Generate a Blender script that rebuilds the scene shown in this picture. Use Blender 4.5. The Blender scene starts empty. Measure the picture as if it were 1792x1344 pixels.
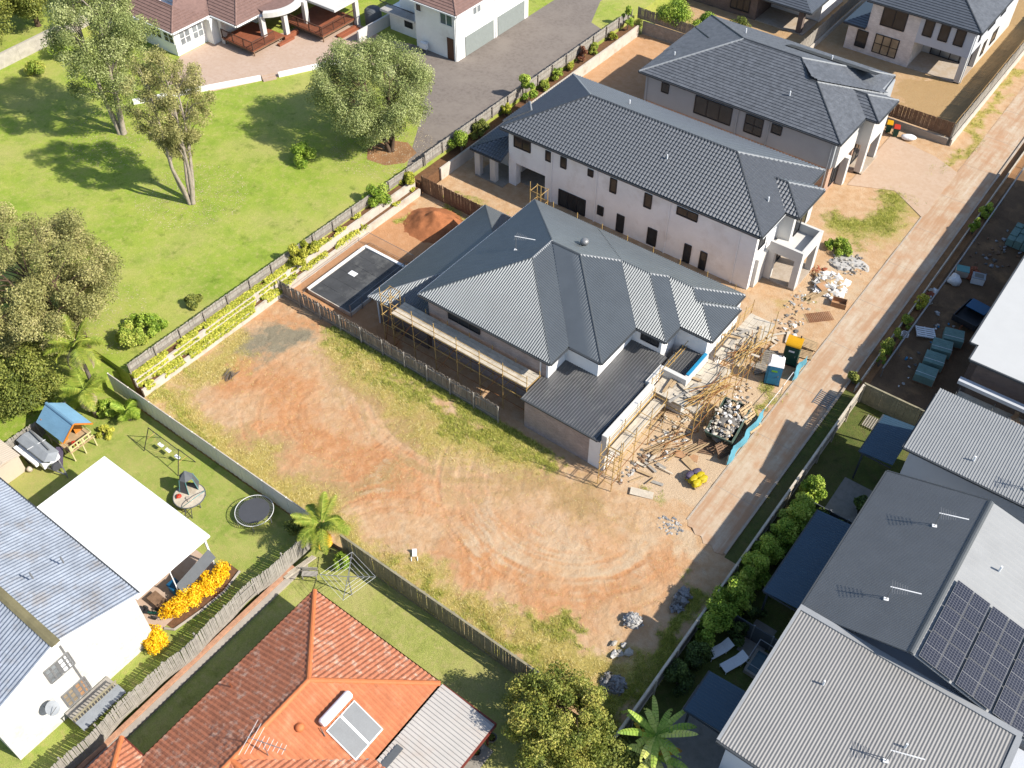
import bpy, math, random
import numpy as np
from mathutils import Vector, Matrix
random.seed(7); rng = np.random.default_rng(7)
SC = bpy.context.scene
COL = SC.collection
R = math.radians

# ---------------------------------------------------------------- camera, sky, sun, exposure
cam_d = bpy.data.cameras.new('camera'); cam = bpy.data.objects.new('camera', cam_d); COL.objects.link(cam)
cam.location = (29.85, -29.79, 55.0)
cam.rotation_euler = (R(90 - 46.94), 0, R(37.2))
cam_d.sensor_width = 36; cam_d.lens = 34.955; cam_d.clip_end = 3000
SC.camera = cam
SUN = Vector((1.2, 0.3, 1.0)).normalized()
SUN_EL = math.asin(SUN.z); SUN_AZ = math.atan2(SUN.x, SUN.y)
w = bpy.data.worlds.new('World'); SC.world = w; w.use_nodes = True
wn = w.node_tree
sky = wn.nodes.new('ShaderNodeTexSky'); sky.sky_type = 'NISHITA'; sky.sun_disc = False
sky.sun_elevation = SUN_EL; sky.sun_rotation = SUN_AZ; sky.altitude = 50; sky.dust_density = 0.6
bg = wn.nodes['Background']; bg.inputs['Strength'].default_value = 0.125
wn.links.new(sky.outputs[0], bg.inputs[0])
sl = bpy.data.lights.new('sun', 'SUN'); sl.energy = 5.0; sl.angle = R(0.53); sl.color = (1.0, 0.94, 0.84)
so = bpy.data.objects.new('sun', sl); COL.objects.link(so); so.location = (60, 20, 80)
so.rotation_euler = SUN.to_track_quat('Z', 'Y').to_euler()
vs = SC.view_settings; vs.view_transform = 'Standard'; vs.look = 'None'; vs.gamma = 1.0
vs.use_curve_mapping = False; vs.exposure = 0.75

# ---------------------------------------------------------------- materials
def lin(h):
    h = h.lstrip('#'); c = [int(h[i:i+2], 16)/255 for i in (0, 2, 4)]
    return tuple(x/12.92 if x <= .04045 else ((x+.055)/1.055)**2.4 for x in c)
MATS = {}
def N(nt, t, **kw):
    n = nt.nodes.new(t)
    for k, v in kw.items():
        if k in n.inputs: n.inputs[k].default_value = v
        else: setattr(n, k, v)
    return n
def noise(nt, vec, scale, detail=4, rough=.6):
    n = N(nt, 'ShaderNodeTexNoise'); n.inputs['Scale'].default_value = scale
    n.inputs['Detail'].default_value = detail; n.inputs['Roughness'].default_value = rough
    if vec: nt.links.new(vec, n.inputs['Vector'])
    return n.outputs['Fac']
def ramp(nt, fac, stops):
    r = N(nt, 'ShaderNodeValToRGB'); e = r.color_ramp.elements
    while len(e) < len(stops): e.new(.5)
    for i, (p, c) in enumerate(stops):
        e[i].position = p; e[i].color = (*c, 1) if len(c) == 3 else c
    nt.links.new(fac, r.inputs[0]); return r.outputs[0]
def mix(nt, fac, a, b, mode='MIX'):
    m = N(nt, 'ShaderNodeMix'); m.data_type = 'RGBA'; m.blend_type = mode
    for s, v in ((0, fac), (6, a), (7, b)):
        if isinstance(v, (int, float)): m.inputs[s].default_value = v
        elif isinstance(v, tuple): m.inputs[s].default_value = (*v, 1) if len(v) == 3 else v
        else: nt.links.new(v, m.inputs[s])
    return m.outputs[2]
def math_n(nt, op, a, b=0.0, clamp=False):
    m = N(nt, 'ShaderNodeMath'); m.operation = op; m.use_clamp = clamp
    for s, v in ((0, a), (1, b)):
        if isinstance(v, (int, float)): m.inputs[s].default_value = v
        else: nt.links.new(v, m.inputs[s])
    return m.outputs[0]
def base_mat(name):
    m = bpy.data.materials.new(name); m.use_nodes = True; nt = m.node_tree
    p = nt.nodes['Principled BSDF']; MATS[name] = m
    g = N(nt, 'ShaderNodeNewGeometry')
    return m, nt, p, g.outputs['Position']
def bump(nt, p, height, strength=.3, dist=.02):
    b = N(nt, 'ShaderNodeBump'); b.inputs['Strength'].default_value = strength; b.inputs['Distance'].default_value = dist
    nt.links.new(height, b.inputs['Height']); nt.links.new(b.outputs[0], p.inputs['Normal'])
def M(name, col, rough=.6, var=.18, scale=2.0, metal=0.0, spec=.3, fine=.12, fscale=14, tint=None, bumpy=0):
    """painted / plain surface: base colour with large blotches, fine grain and optional stain tint"""
    if isinstance(col, str): col = lin(col)
    m, nt, p, pos = base_mat(name)
    a = noise(nt, pos, scale, 5); b = noise(nt, pos, fscale, 3)
    lo = tuple(c*(1-var) for c in col); hi = tuple(min(1, c*(1+var)) for c in col)
    c = ramp(nt, a, [(.3, lo), (.7, hi)])
    f = ramp(nt, b, [(.3, (1-fine,)*3), (.7, (1.0,)*3)])
    c = mix(nt, 1.0, c, f, 'MULTIPLY')
    if tint:
        tc, amt = tint; k = ramp(nt, noise(nt, pos, scale*.7, 6, .7), [(.52, (0, 0, 0)), (.68, (amt,)*3)])
        c = mix(nt, k, c, lin(tc) if isinstance(tc, str) else tc)
    nt.links.new(c, p.inputs['Base Color'])
    p.inputs['Roughness'].default_value = rough; p.inputs['Metallic'].default_value = metal
    p.inputs['Specular IOR Level'].default_value = spec
    if bumpy: bump(nt, p, b, bumpy, .03)
    return m
def brick_mat(name, c1, c2, mortar, axis='XZ', bw=.24, bh=.086, var=.25):
    m, nt, p, pos = base_mat(name)
    s = N(nt, 'ShaderNodeSeparateXYZ'); nt.links.new(pos, s.inputs[0])
    cb = N(nt, 'ShaderNodeCombineXYZ')
    nt.links.new(math_n(nt, 'ADD', s.outputs[0], s.outputs[1]), cb.inputs[0]); nt.links.new(s.outputs[2], cb.inputs[1])
    b = N(nt, 'ShaderNodeTexBrick'); nt.links.new(cb.outputs[0], b.inputs['Vector'])
    b.inputs['Color1'].default_value = (*lin(c1), 1); b.inputs['Color2'].default_value = (*lin(c2), 1)
    b.inputs['Mortar'].default_value = (*lin(mortar), 1); b.inputs['Scale'].default_value = 1
    b.inputs['Brick Width'].default_value = bw; b.inputs['Row Height'].default_value = bh; b.inputs['Mortar Size'].default_value = .008
    k = ramp(nt, noise(nt, pos, 1.2, 5), [(.3, (1-var,)*3), (.7, (1,)*3)])
    nt.links.new(mix(nt, 1.0, b.outputs[0], k, 'MULTIPLY'), p.inputs['Base Color'])
    p.inputs['Roughness'].default_value = .85; bump(nt, p, b.outputs['Fac'], -.4, .01)
    return m
def leaf_mat(name, cols, sc=.9, trans=.22):
    """foliage: colour from a per-leaf random value and clump noise, part of the light passes through"""
    m, nt, p, pos = base_mat(name)
    at = N(nt, 'ShaderNodeAttribute'); at.attribute_name = 'rnd'
    k = math_n(nt, 'ADD', math_n(nt, 'MULTIPLY', at.outputs['Fac'], .55), math_n(nt, 'MULTIPLY', noise(nt, pos, sc, 3), .45))
    st = [(.22 + .55*i/(len(cols)-1), lin(c)) for i, c in enumerate(cols)]
    c = ramp(nt, k, st)
    nt.links.new(c, p.inputs['Base Color']); p.inputs['Roughness'].default_value = .55; p.inputs['Specular IOR Level'].default_value = .25
    t = N(nt, 'ShaderNodeBsdfTranslucent'); nt.links.new(c, t.inputs[0])
    ms = N(nt, 'ShaderNodeMixShader'); ms.inputs[0].default_value = trans
    nt.links.new(p.outputs[0], ms.inputs[1]); nt.links.new(t.outputs[0], ms.inputs[2])
    nt.links.new(ms.outputs[0], nt.nodes['Material Output'].inputs[0]); return m

# ---------------------------------------------------------------- mesh building
class MB:
    def __init__(s): s.v = []; s.f = []
    def add(s, vs, fs):
        n = len(s.v); s.v += [tuple(p) for p in vs]; s.f += [tuple(i+n for i in f) for f in fs]; return s
    def box(s, x0, y0, z0, x1, y1, z1):
        vs = [(x, y, z) for z in (z0, z1) for x, y in ((x0, y0), (x1, y0), (x1, y1), (x0, y1))]
        return s.add(vs, [(3, 2, 1, 0), (4, 5, 6, 7), (0, 1, 5, 4), (1, 2, 6, 5), (2, 3, 7, 6), (3, 0, 4, 7)])
    def bar(s, p, q, w=.05, h=.05, up=(0, 0, 1)):
        p = Vector(p); q = Vector(q); d = (q-p).normalized(); u = Vector(up)
        if abs(d.dot(u)) > .98: u = Vector((1, 0, 0))
        a = d.cross(u).normalized()*w/2; b = a.cross(d).normalized()*h/2
        vs = [e+x*a+y*b for e in (p, q) for x, y in ((-1, -1), (1, -1), (1, 1), (-1, 1))]
        return s.add(vs, [(0, 1, 2, 3), (7, 6, 5, 4), (4, 5, 1, 0), (5, 6, 2, 1), (6, 7, 3, 2), (7, 4, 0, 3)])
    def tube(s, pts, rad, n=6, caps=True):
        pts = [Vector(p) for p in pts]; m = len(pts)
        rad = rad if isinstance(rad, (list, tuple)) else [rad]*m
        vs = []; prev = None
        for i, p in enumerate(pts):
            d = (pts[min(i+1, m-1)]-pts[max(i-1, 0)]).normalized()
            a = d.orthogonal().normalized() if prev is None else (prev - d*prev.dot(d)).normalized()
            prev = a; b = d.cross(a)
            vs += [p + (a*math.cos(2*math.pi*k/n)+b*math.sin(2*math.pi*k/n))*rad[i] for k in range(n)]
        fs = [(i*n+k, i*n+(k+1) % n, (i+1)*n+(k+1) % n, (i+1)*n+k) for i in range(m-1) for k in range(n)]
        if caps: fs += [tuple(range(n-1, -1, -1)), tuple((m-1)*n+k for k in range(n))]
        return s.add(vs, fs)
    def prism(s, pts, z0, z1):
        n = len(pts)
        vs = [(x, y, z0) for x, y in pts]+[(x, y, z1) for x, y in pts]
        return s.add(vs, [tuple(range(n-1, -1, -1)), tuple(range(n, 2*n))]+[(i, (i+1) % n, n+(i+1) % n, n+i) for i in range(n)])
    def slab(s, poly, t):
        """polygon in space with thickness t downwards"""
        n = len(poly); vs = [tuple(p) for p in poly]+[(p[0], p[1], p[2]-t) for p in poly]
        return s.add(vs, [tuple(range(n)), tuple(range(2*n-1, n-1, -1))]+[(i, n+i, n+(i+1) % n, (i+1) % n) for i in range(n)])
    def lathe(s, prof, n=16, c=(0, 0, 0)):
        vs = [(c[0]+r*math.cos(2*math.pi*k/n), c[1]+r*math.sin(2*math.pi*k/n), c[2]+z) for r, z in prof for k in range(n)]
        m = len(prof)
        fs = [(i*n+k, i*n+(k+1) % n, (i+1)*n+(k+1) % n, (i+1)*n+k) for i in range(m-1) for k in range(n)]
        return s.add(vs, fs+[tuple(range(n-1, -1, -1)), tuple((m-1)*n+k for k in range(n))])
    def blob(s, c, r, seed=0, rough=.25, n=10, m=7, flat=1.0):
        q = random.Random(seed); vs = []
        ph = [(q.uniform(0, 6.3), q.uniform(1.5, 4), q.uniform(1.5, 4)) for _ in range(4)]
        for i in range(m+1):
            th = math.pi*i/m
            for k in range(n):
                fi = 2*math.pi*k/n
                d = 1+rough*sum(math.sin(a+b*fi*1.0*round(1)+e*th) for a, b, e in ph)/2.2 + q.uniform(-rough, rough)*.35
                if i in (0, m): d = 1
                vs.append((c[0]+r[0]*d*math.sin(th)*math.cos(fi), c[1]+r[1]*d*math.sin(th)*math.sin(fi), c[2]+r[2]*d*math.cos(th)*flat))
        fs = [(i*n+k, (i+1)*n+k, (i+1)*n+(k+1) % n, i*n+(k+1) % n) for i in range(m) for k in range(n)]
        return s.add(vs, fs)
    def mesh(s, name, mat, smooth=False):
        me = bpy.data.meshes.new(name); me.from_pydata(s.v, [], s.f)
        if mat: me.materials.append(MATS[mat] if isinstance(mat, str) else mat)
        if smooth:
            me.polygons.foreach_set('use_smooth', [True]*len(me.polygons))
        me.update(); return me
    def build(s, name, mat, parent=None, smooth=False, local=False):
        return place(s.mesh(name, mat, smooth), name, parent, local=local)
def place(me, name, parent=None, mw=None, local=False):
    o = bpy.data.objects.new(name, me); COL.objects.link(o)
    if parent is not None:
        o.parent = parent
        if not local:
            L = Vector(parent.get('_o', (0, 0, 0))); 
            if parent.parent is None: o.matrix_parent_inverse = Matrix.Translation(-L)
    if mw is not None: o.matrix_basis = mw
    return o
def thing(name, label, cat, loc=(0, 0, 0), group=None, rz=0):
    o = bpy.data.objects.new(name, None); COL.objects.link(o); o.empty_display_size = .3
    o.location = loc; o['_o'] = list(loc); o.rotation_euler = (0, 0, rz)
    return tag(o, label, cat, group)
def tag(o, label, cat, group=None):
    o['label'] = label; o['category'] = cat
    if group: o['group'] = group
    return o
def struct(o, label=None): 
    o['kind'] = 'structure'
    if label: o['label'] = label
    return o
def stuff(o, label=None, cat=None):
    o['kind'] = 'stuff'
    if label: o['label'] = label
    if cat: o['category'] = cat
    return o
def dup(root, loc, rz=0, label=None, group=None, scale=None):
    r = root.copy(); COL.objects.link(r); r.location = loc; r.rotation_euler = (0, 0, rz)
    if scale: r.scale = (scale,)*3
    if label: r['label'] = label
    if group: r['group'] = group
    for ch in root.children:
        c = ch.copy(); COL.objects.link(c); c.parent = r
        for g in ch.children:
            d = g.copy(); COL.objects.link(d); d.parent = c
    return r
def npmesh(name, V, F, mat, attrs=None, smooth=False):
    """big mesh from numpy arrays; F is (n,3) or (n,4)"""
    me = bpy.data.meshes.new(name); n, k = F.shape
    me.vertices.add(len(V)); me.vertices.foreach_set('co', V.astype(np.float32).ravel())
    me.loops.add(n*k); me.loops.foreach_set('vertex_index', F.astype(np.int32).ravel())
    me.polygons.add(n); me.polygons.foreach_set('loop_start', np.arange(0, n*k, k, dtype=np.int32))
    me.polygons.foreach_set('loop_total', np.full(n, k, dtype=np.int32))
    if smooth: me.polygons.foreach_set('use_smooth', np.ones(n, dtype=bool))
    for an, a in (attrs or {}).items():
        if a.ndim == 1:
            t = me.attributes.new(an, 'FLOAT', 'POINT'); t.data.foreach_set('value', a.astype(np.float32))
        else:
            t = me.attributes.new(an, 'FLOAT_COLOR', 'POINT'); t.data.foreach_set('color', a.astype(np.float32).ravel())
    me.materials.append(MATS[mat]); me.update(calc_edges=True); return me
def vnoise(x, y, s, seed=0):
    """smooth 2-d value noise, 0..1"""
    q = np.random.default_rng(seed); T = q.random((256, 256))
    x = x*s+1000; y = y*s+1000; i = np.floor(x).astype(int); j = np.floor(y).astype(int); fx = x-i; fy = y-j
    fx = fx*fx*(3-2*fx); fy = fy*fy*(3-2*fy); g = lambda a, b: T[a % 256, b % 256]
    return (g(i, j)*(1-fx)+g(i+1, j)*fx)*(1-fy)+(g(i, j+1)*(1-fx)+g(i+1, j+1)*fx)*fy
def fbm(x, y, s, seed=0, o=4):
    return sum(vnoise(x, y, s*2**k, seed+k)*.5**k for k in range(o))/sum(.5**k for k in range(o))

# ---------------------------------------------------------------- roofs
def clip(poly, a, b, c):
    """keep a*u+b*v<=c of a convex polygon in (u,v)"""
    out = []
    for i, p in enumerate(poly):
        q = poly[(i+1) % len(poly)]; dp = a*p[0]+b*p[1]-c; dq = a*q[0]+b*q[1]-c
        if dp <= 1e-9: out.append(p)
        if (dp < -1e-9 and dq > 1e-9) or (dp > 1e-9 and dq < -1e-9):
            t = dp/(dp-dq); out.append((p[0]+(q[0]-p[0])*t, p[1]+(q[1]-p[1])*t))
    return out
def frame(poly):
    P = [Vector(p) for p in poly]; n = Vector((0, 0, 0))
    for i in range(len(P)): n += P[i].cross(P[(i+1) % len(P)])
    n.normalize()
    if n.z < 0: n = -n
    u = Vector((0, 0, 1)).cross(n)
    u = u.normalized() if u.length > 1e-4 else Vector((1, 0, 0))
    v = n.cross(u); o = P[0]
    return o, u, v, n, [((p-o).dot(u), (p-o).dot(v)) for p in P]
def corrugated(poly, name, mat, parent, pitch=.2, amp=.022, prof='trap', across=False, back=True):
    """metal sheeting: ribs run up the slope (or across it), cut to the polygon's outline"""
    o, u, v, n, uv = frame(poly); mb = MB()
    if across: u, v = v, -u; uv = [(b, -a) for a, b in uv]
    P = [(0, 0), (.12, 1), (.30, 1), (.42, 0)] if prof == 'trap' else [(k/6, .5-.5*math.cos(2*math.pi*k/6)) for k in range(6)]
    lo = min(a for a, _ in uv); hi = max(a for a, _ in uv); k = math.floor(lo/pitch); st = []
    while k*pitch < hi+pitch:
        st += [((k+t)*pitch, h*amp) for t, h in P]; k += 1
    for (a, ha), (b, hb) in zip(st, st[1:]):
        if b <= lo or a >= hi: continue
        c = clip(clip(uv, 1, 0, b), -1, 0, -a)
        if len(c) < 3: continue
        vs = [o+u*x+v*y+n*(ha+(hb-ha)*(x-a)/(b-a)+.01) for x, y in c]
        f = tuple(range(len(vs)))
        nn = (vs[1]-vs[0]).cross(vs[2]-vs[0])
        mb.add(vs, [f if nn.dot(n) > 0 else f[::-1]])
    if back: mb.slab(orient(poly), .06)
    return mb.build(name, mat, parent)
def orient(poly):
    P = [Vector(p) for p in poly]; n = Vector((0, 0, 0))
    for i in range(len(P)): n += P[i].cross(P[(i+1) % len(P)])
    return [tuple(p) for p in (P if n.z > 0 else P[::-1])]
def tiled(poly, parent, mat, tw=.30, tl=.32, rolls=2, lift=.04, h=.03, single=0, tile='roof_tile', under='roof_deck', under_mat=None):
    """roof plane laid with separate tiles; the largest `single` whole tiles are objects, the rest one part"""
    o, u, v, n, uv = frame(poly)
    MB().slab(orient(poly), .08).build(under, under_mat or mat, parent)
    lo = min(a for a, _ in uv); hi = max(a for a, _ in uv); vlo = min(b for _, b in uv); vhi = max(b for _, b in uv)
    S = max(1, rolls*4) if rolls else 1; g = .006
    def strips(a0, b0, cell):
        mb = MB()
        for s in range(S):
            x0 = a0+g/2+(tw-g)*s/S; x1 = a0+g/2+(tw-g)*(s+1)/S
            c = clip(clip(cell, 1, 0, x1), -1, 0, -x0)
            if len(c) < 3: continue
            H = lambda x, y: .012+lift*(1-(y-b0)/tl)+(h*(.5-.5*math.cos(2*math.pi*rolls*(x-a0)/tw)) if rolls else 0)
            vs = [(x, y, H(x, y)) for x, y in c]; f = tuple(range(len(c)))
            ar = sum(c[i][0]*c[(i+1) % len(c)][1]-c[(i+1) % len(c)][0]*c[i][1] for i in range(len(c)))
            mb.add(vs, [f if ar > 0 else f[::-1]])
            ylow = min(y for _, y in c)
            if ylow < b0+1e-4:
                xs = sorted([x for x, y in c if y < b0+1e-4])
                if len(xs) > 1:
                    mb.add([(xs[0], b0, H(xs[0], b0)), (xs[-1], b0, H(xs[-1], b0)), (xs[-1], b0, 0), (xs[0], b0, 0)], [(3, 2, 1, 0)])
        return mb
    rest = MB(); whole = []
    TM = Matrix((u, v, n)).transposed().to_4x4(); TM.translation = o
    j = math.floor(vlo/tl)
    j0 = vlo
    rows = int((vhi-vlo)/tl)+1
    for r_ in range(rows):
        b = j0+r_*tl; i = math.floor(lo/tw)
        off = 0 if rolls else (tw/2 if r_ % 2 else 0)
        while i*tw+off < hi:
            a = i*tw+off; i += 1
            cell = clip(clip(clip(clip(uv, 1, 0, a+tw), -1, 0, -a), 0, 1, b+tl), 0, -1, -b)
            if len(cell) < 3: continue
            ar = abs(sum(cell[k][0]*cell[(k+1) % len(cell)][1]-cell[(k+1) % len(cell)][0]*cell[k][1] for k in range(len(cell))))/2
            if ar < .002: continue
            if single and ar > tw*tl*.999: whole.append((a, b)); continue
            m = strips(a, b, cell); rest.add([TM @ Vector(p) for p in m.v], m.f)
    if single and whole:
        m = strips(0, 0, [(0, 0), (tw, 0), (tw, tl), (0, tl)]); me = m.mesh(tile, mat)
        C = cam.location
        whole.sort(key=lambda t: (TM @ Vector((t[0], t[1], 0))-C).length)
        for a, b in whole[:single]:
            place(me, tile, parent, Matrix.Translation(-Vector(parent['_o'])) @ TM @ Matrix.Translation((a, b, 0)) @ Matrix.Rotation(random.uniform(-.004, .004), 4, 'Z'), local=True)
        for a, b in whole[single:]:
            rest.add([TM @ (Vector(p)+Vector((a, b, 0))) for p in m.v], m.f)
    if rest.v: stuff(rest.build('roof_tiles', mat, parent))
def caps(p, q, parent, mat, w=.24, h=.09, step=.42, name='ridge_caps'):
    """ridge or hip covered with overlapping half-round caps"""
    p = Vector(p); q = Vector(q); d = (q-p); L = d.length; d.normalize(); s = d.cross(Vector((0, 0, 1))).normalized(); up = s.cross(d)
    mb = MB(); n = max(1, int(L/step))
    for i in range(n):
        a = p+d*(L*i/n); b = p+d*(L*(i+1)/n); vs = []
        for e, k in ((a, 1.0), (b, .88)):
            for t in range(6):
                an = math.pi*t/5
                vs.append(e+s*(w/2*k*math.cos(an))+up*(h*k*math.sin(an)+.035-.045*abs(math.cos(an))))
        mb.add(vs, [(t, t+1, 7+t, 6+t) for t in range(5)]+[(0, 5, 4, 3, 2, 1), (6, 7, 8, 9, 10, 11)])
    return mb.build(name, mat, parent)
def capmetal(p, q, parent, mat, w=.3, name='ridge_capping'):
    p = Vector(p); q = Vector(q); d = (q-p).normalized(); s = d.cross(Vector((0, 0, 1))).normalized(); up = s.cross(d)
    vs = []
    for e in (p, q):
        vs += [e-s*w/2-up*.015, e-s*w*.15+up*.06, e+s*w*.15+up*.06, e+s*w/2-up*.015]
    return MB().add(vs, [(0, 1, 5, 4), (1, 2, 6, 5), (2, 3, 7, 6), (0, 4, 7, 3), (3, 2, 1, 0), (4, 5, 6, 7)]).build(name, mat, parent)
def gutter(pts, z, parent, mat, w=.13, h=.14, name='gutter', closed=True):
    mb = MB(); n = len(pts)
    for i in range(n if closed else n-1):
        a = Vector((*pts[i], z)); b = Vector((*pts[(i+1) % n], z)); d = (b-a).normalized(); s = d.cross(Vector((0, 0, 1)))
        a = a-d*.0; b = b+d*.0
        mb.bar(a+s*w/2, b+s*w/2, w, h)
    return mb.build(name, mat, parent)
def window(parent, p, d, w, h, nx=1, ny=1, fm='frame_dark', gm='glass', t=.05, nrm=None, name='window'):
    """framed window standing on a wall: p lower corner, d direction along the wall; outward = d x z"""
    p = Vector(p); d = Vector(d).normalized(); o = d.cross(Vector((0, 0, 1))); z = Vector((0, 0, 1))
    mb = MB(); c = lambda a, b: p+d*a+z*b+o*.02
    f = .06
    for a, b in (((0, f/2), (w, f/2)), ((0, h-f/2), (w, h-f/2))): mb.bar(c(*a), c(*b), .12, f)
    for x in [f/2]+[w*i/nx for i in range(1, nx)]+[w-f/2]: mb.bar(c(x, f), c(x, h-f), .11, f, up=o)
    for i in range(1, ny): mb.bar(c(f, h*i/ny), c(w-f, h*i/ny), .10, f*.7)
    W = mb.build(name, fm, parent)
    for i in range(nx):
        for j in range(ny):
            a = p+d*(w*i/nx+f*.4)+z*(h*j/ny+f*.4)+o*.018; b = d*(w/nx-f*.8); k = z*(h/ny-f*.8)
            me = MB().add([a, a+b, a+b+k, a+k, a-o*.03, a+b-o*.03, a+b+k-o*.03, a+k-o*.03], [(0, 1, 2, 3), (7, 6, 5, 4), (0, 4, 5, 1), (1, 5, 6, 2), (2, 6, 7, 3), (3, 7, 4, 0)]).mesh('pane', gm)
            q = bpy.data.objects.new('pane', me); COL.objects.link(q); q.parent = W
    return W
def walls(parent, rects, z0, z1, mat, name='wall'):
    for (x0, y0, x1, y1) in rects: MB().box(x0, y0, z0, x1, y1, z1).build(name, mat, parent)
def fence(name, label, cat, a, b, z, h, mat, pw=.10, gap=.008, side=1, post=2.4, rails=(.3, 1.4), ht_var=.0, indiv=True, group=None, plinth=0, cap=False, wob=.01, post_mat=None, wave=0, th=.018):
    """paling fence: posts, rails and separate palings; side=+1 puts palings on the right of a->b"""
    a = Vector((*a, z)); b = Vector((*b, z)); d = (b-a); L = d.length; d.normalize(); s = d.cross(Vector((0, 0, 1)))*side
    t = thing(name, label, cat, tuple(a), group); ang = math.atan2(d.y, d.x); pm = post_mat or mat
    n = max(1, round(L/post)); me = MB().box(-.05, -.05, 0, .05, .05, h-.02).mesh('post', pm)
    for i in range(n+1):
        place(me, 'post', t, Matrix.Translation(d*(L*i/n)-s*.09) @ Matrix.Rotation(ang, 4, 'Z'), local=True)
    for r in rails:
        MB().bar(a-s*.035+Vector((0, 0, r)), b-s*.035+Vector((0, 0, r)), .04, .075).build('rail', pm, t)
    if plinth: MB().bar(a+s*.005+Vector((0, 0, plinth/2)), b+s*.005+Vector((0, 0, plinth/2)), .03, plinth-.01).build('plinth', pm, t)
    if cap: MB().bar(a+Vector((0, 0, h+.02)), b+Vector((0, 0, h+.02)), .14, .03).build('capping', pm, t)
    k = int(L/(pw+gap)); ms = [MB().box(-pw/2, -th/2, plinth, pw/2, th/2, h*f).mesh('paling', mat) for f in (1, 1-ht_var*.4, 1-ht_var)]
    J = MB()
    for i in range(k):
        x = (i+.5)*L/k; wv = wave*math.sin(x*.8)*.6+wave*math.sin(x*1.9+1)*.25
        mw = Matrix.Translation(d*x+s*(.012+wv+random.uniform(-.003, .003))) @ Matrix.Rotation(ang, 4, 'Z') @ Matrix.Rotation(random.gauss(0, wob), 4, 'Y') @ Matrix.Rotation(random.gauss(0, wob*.8), 4, 'X')
        me = random.choice(ms)
        if indiv and i < 300: place(me, 'paling', t, mw, local=True)
        else: J.add([mw @ v.co for v in me.vertices], [tuple(p.vertices) for p in me.polygons])
    if J.v:
        o = J.build('palings', mat, t, local=True); stuff(o)
    return t
# ---------------------------------------------------------------- plants
def leaves(clusters, n, size, seed, flat=.0, aspect=.55, droop=0, zsq=1.0):
    """n leaf faces spread in balls (x,y,z,r): folded two-triangle leaves at random angles -> V, F, rnd"""
    q = np.random.default_rng(seed); C = np.array(clusters, float); wgt = C[:, 3]**2.2; wgt /= wgt.sum()
    k = q.choice(len(C), n, p=wgt)
    dirs = q.normal(size=(n, 3)); dirs /= np.linalg.norm(dirs, axis=1)[:, None]
    rad = C[k, 3]*(q.random(n)**.45)
    P = C[k, :3]+dirs*rad[:, None]*np.array([1, 1, zsq])
    nr = dirs*.8+q.normal(size=(n, 3))*.7+np.array([0, 0, flat]); nr /= np.linalg.norm(nr, axis=1)[:, None]
    t = np.cross(nr, q.normal(size=(n, 3))); t[:, 2] -= droop; t -= nr*(t*nr).sum(1)[:, None]; t /= np.linalg.norm(t, axis=1)[:, None]+1e-9
    b = np.cross(nr, t); s = size*(.6+.8*q.random(n))[:, None]
    V = np.stack([P-t*s*.5, P+b*s*aspect*.5+nr*s*.08, P+t*s*.5-nr*s*.12, P-b*s*aspect*.5+nr*s*.08], 1).reshape(-1, 3)
    F = np.arange(n*4).reshape(n, 4)
    rc = q.random(len(C)); rv = np.clip(.5*q.random(n)+.5*rc[k], 0, 1)
    return V, F, np.repeat(rv, 4)
def crown_obj(name, cl, n, size, mat, parent, seed, **kw):
    V, F, r = leaves(cl, n, size, seed, **kw)
    o = place(npmesh(name, V, F, mat, {'rnd': r}), name, parent, local=True); return o
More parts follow.
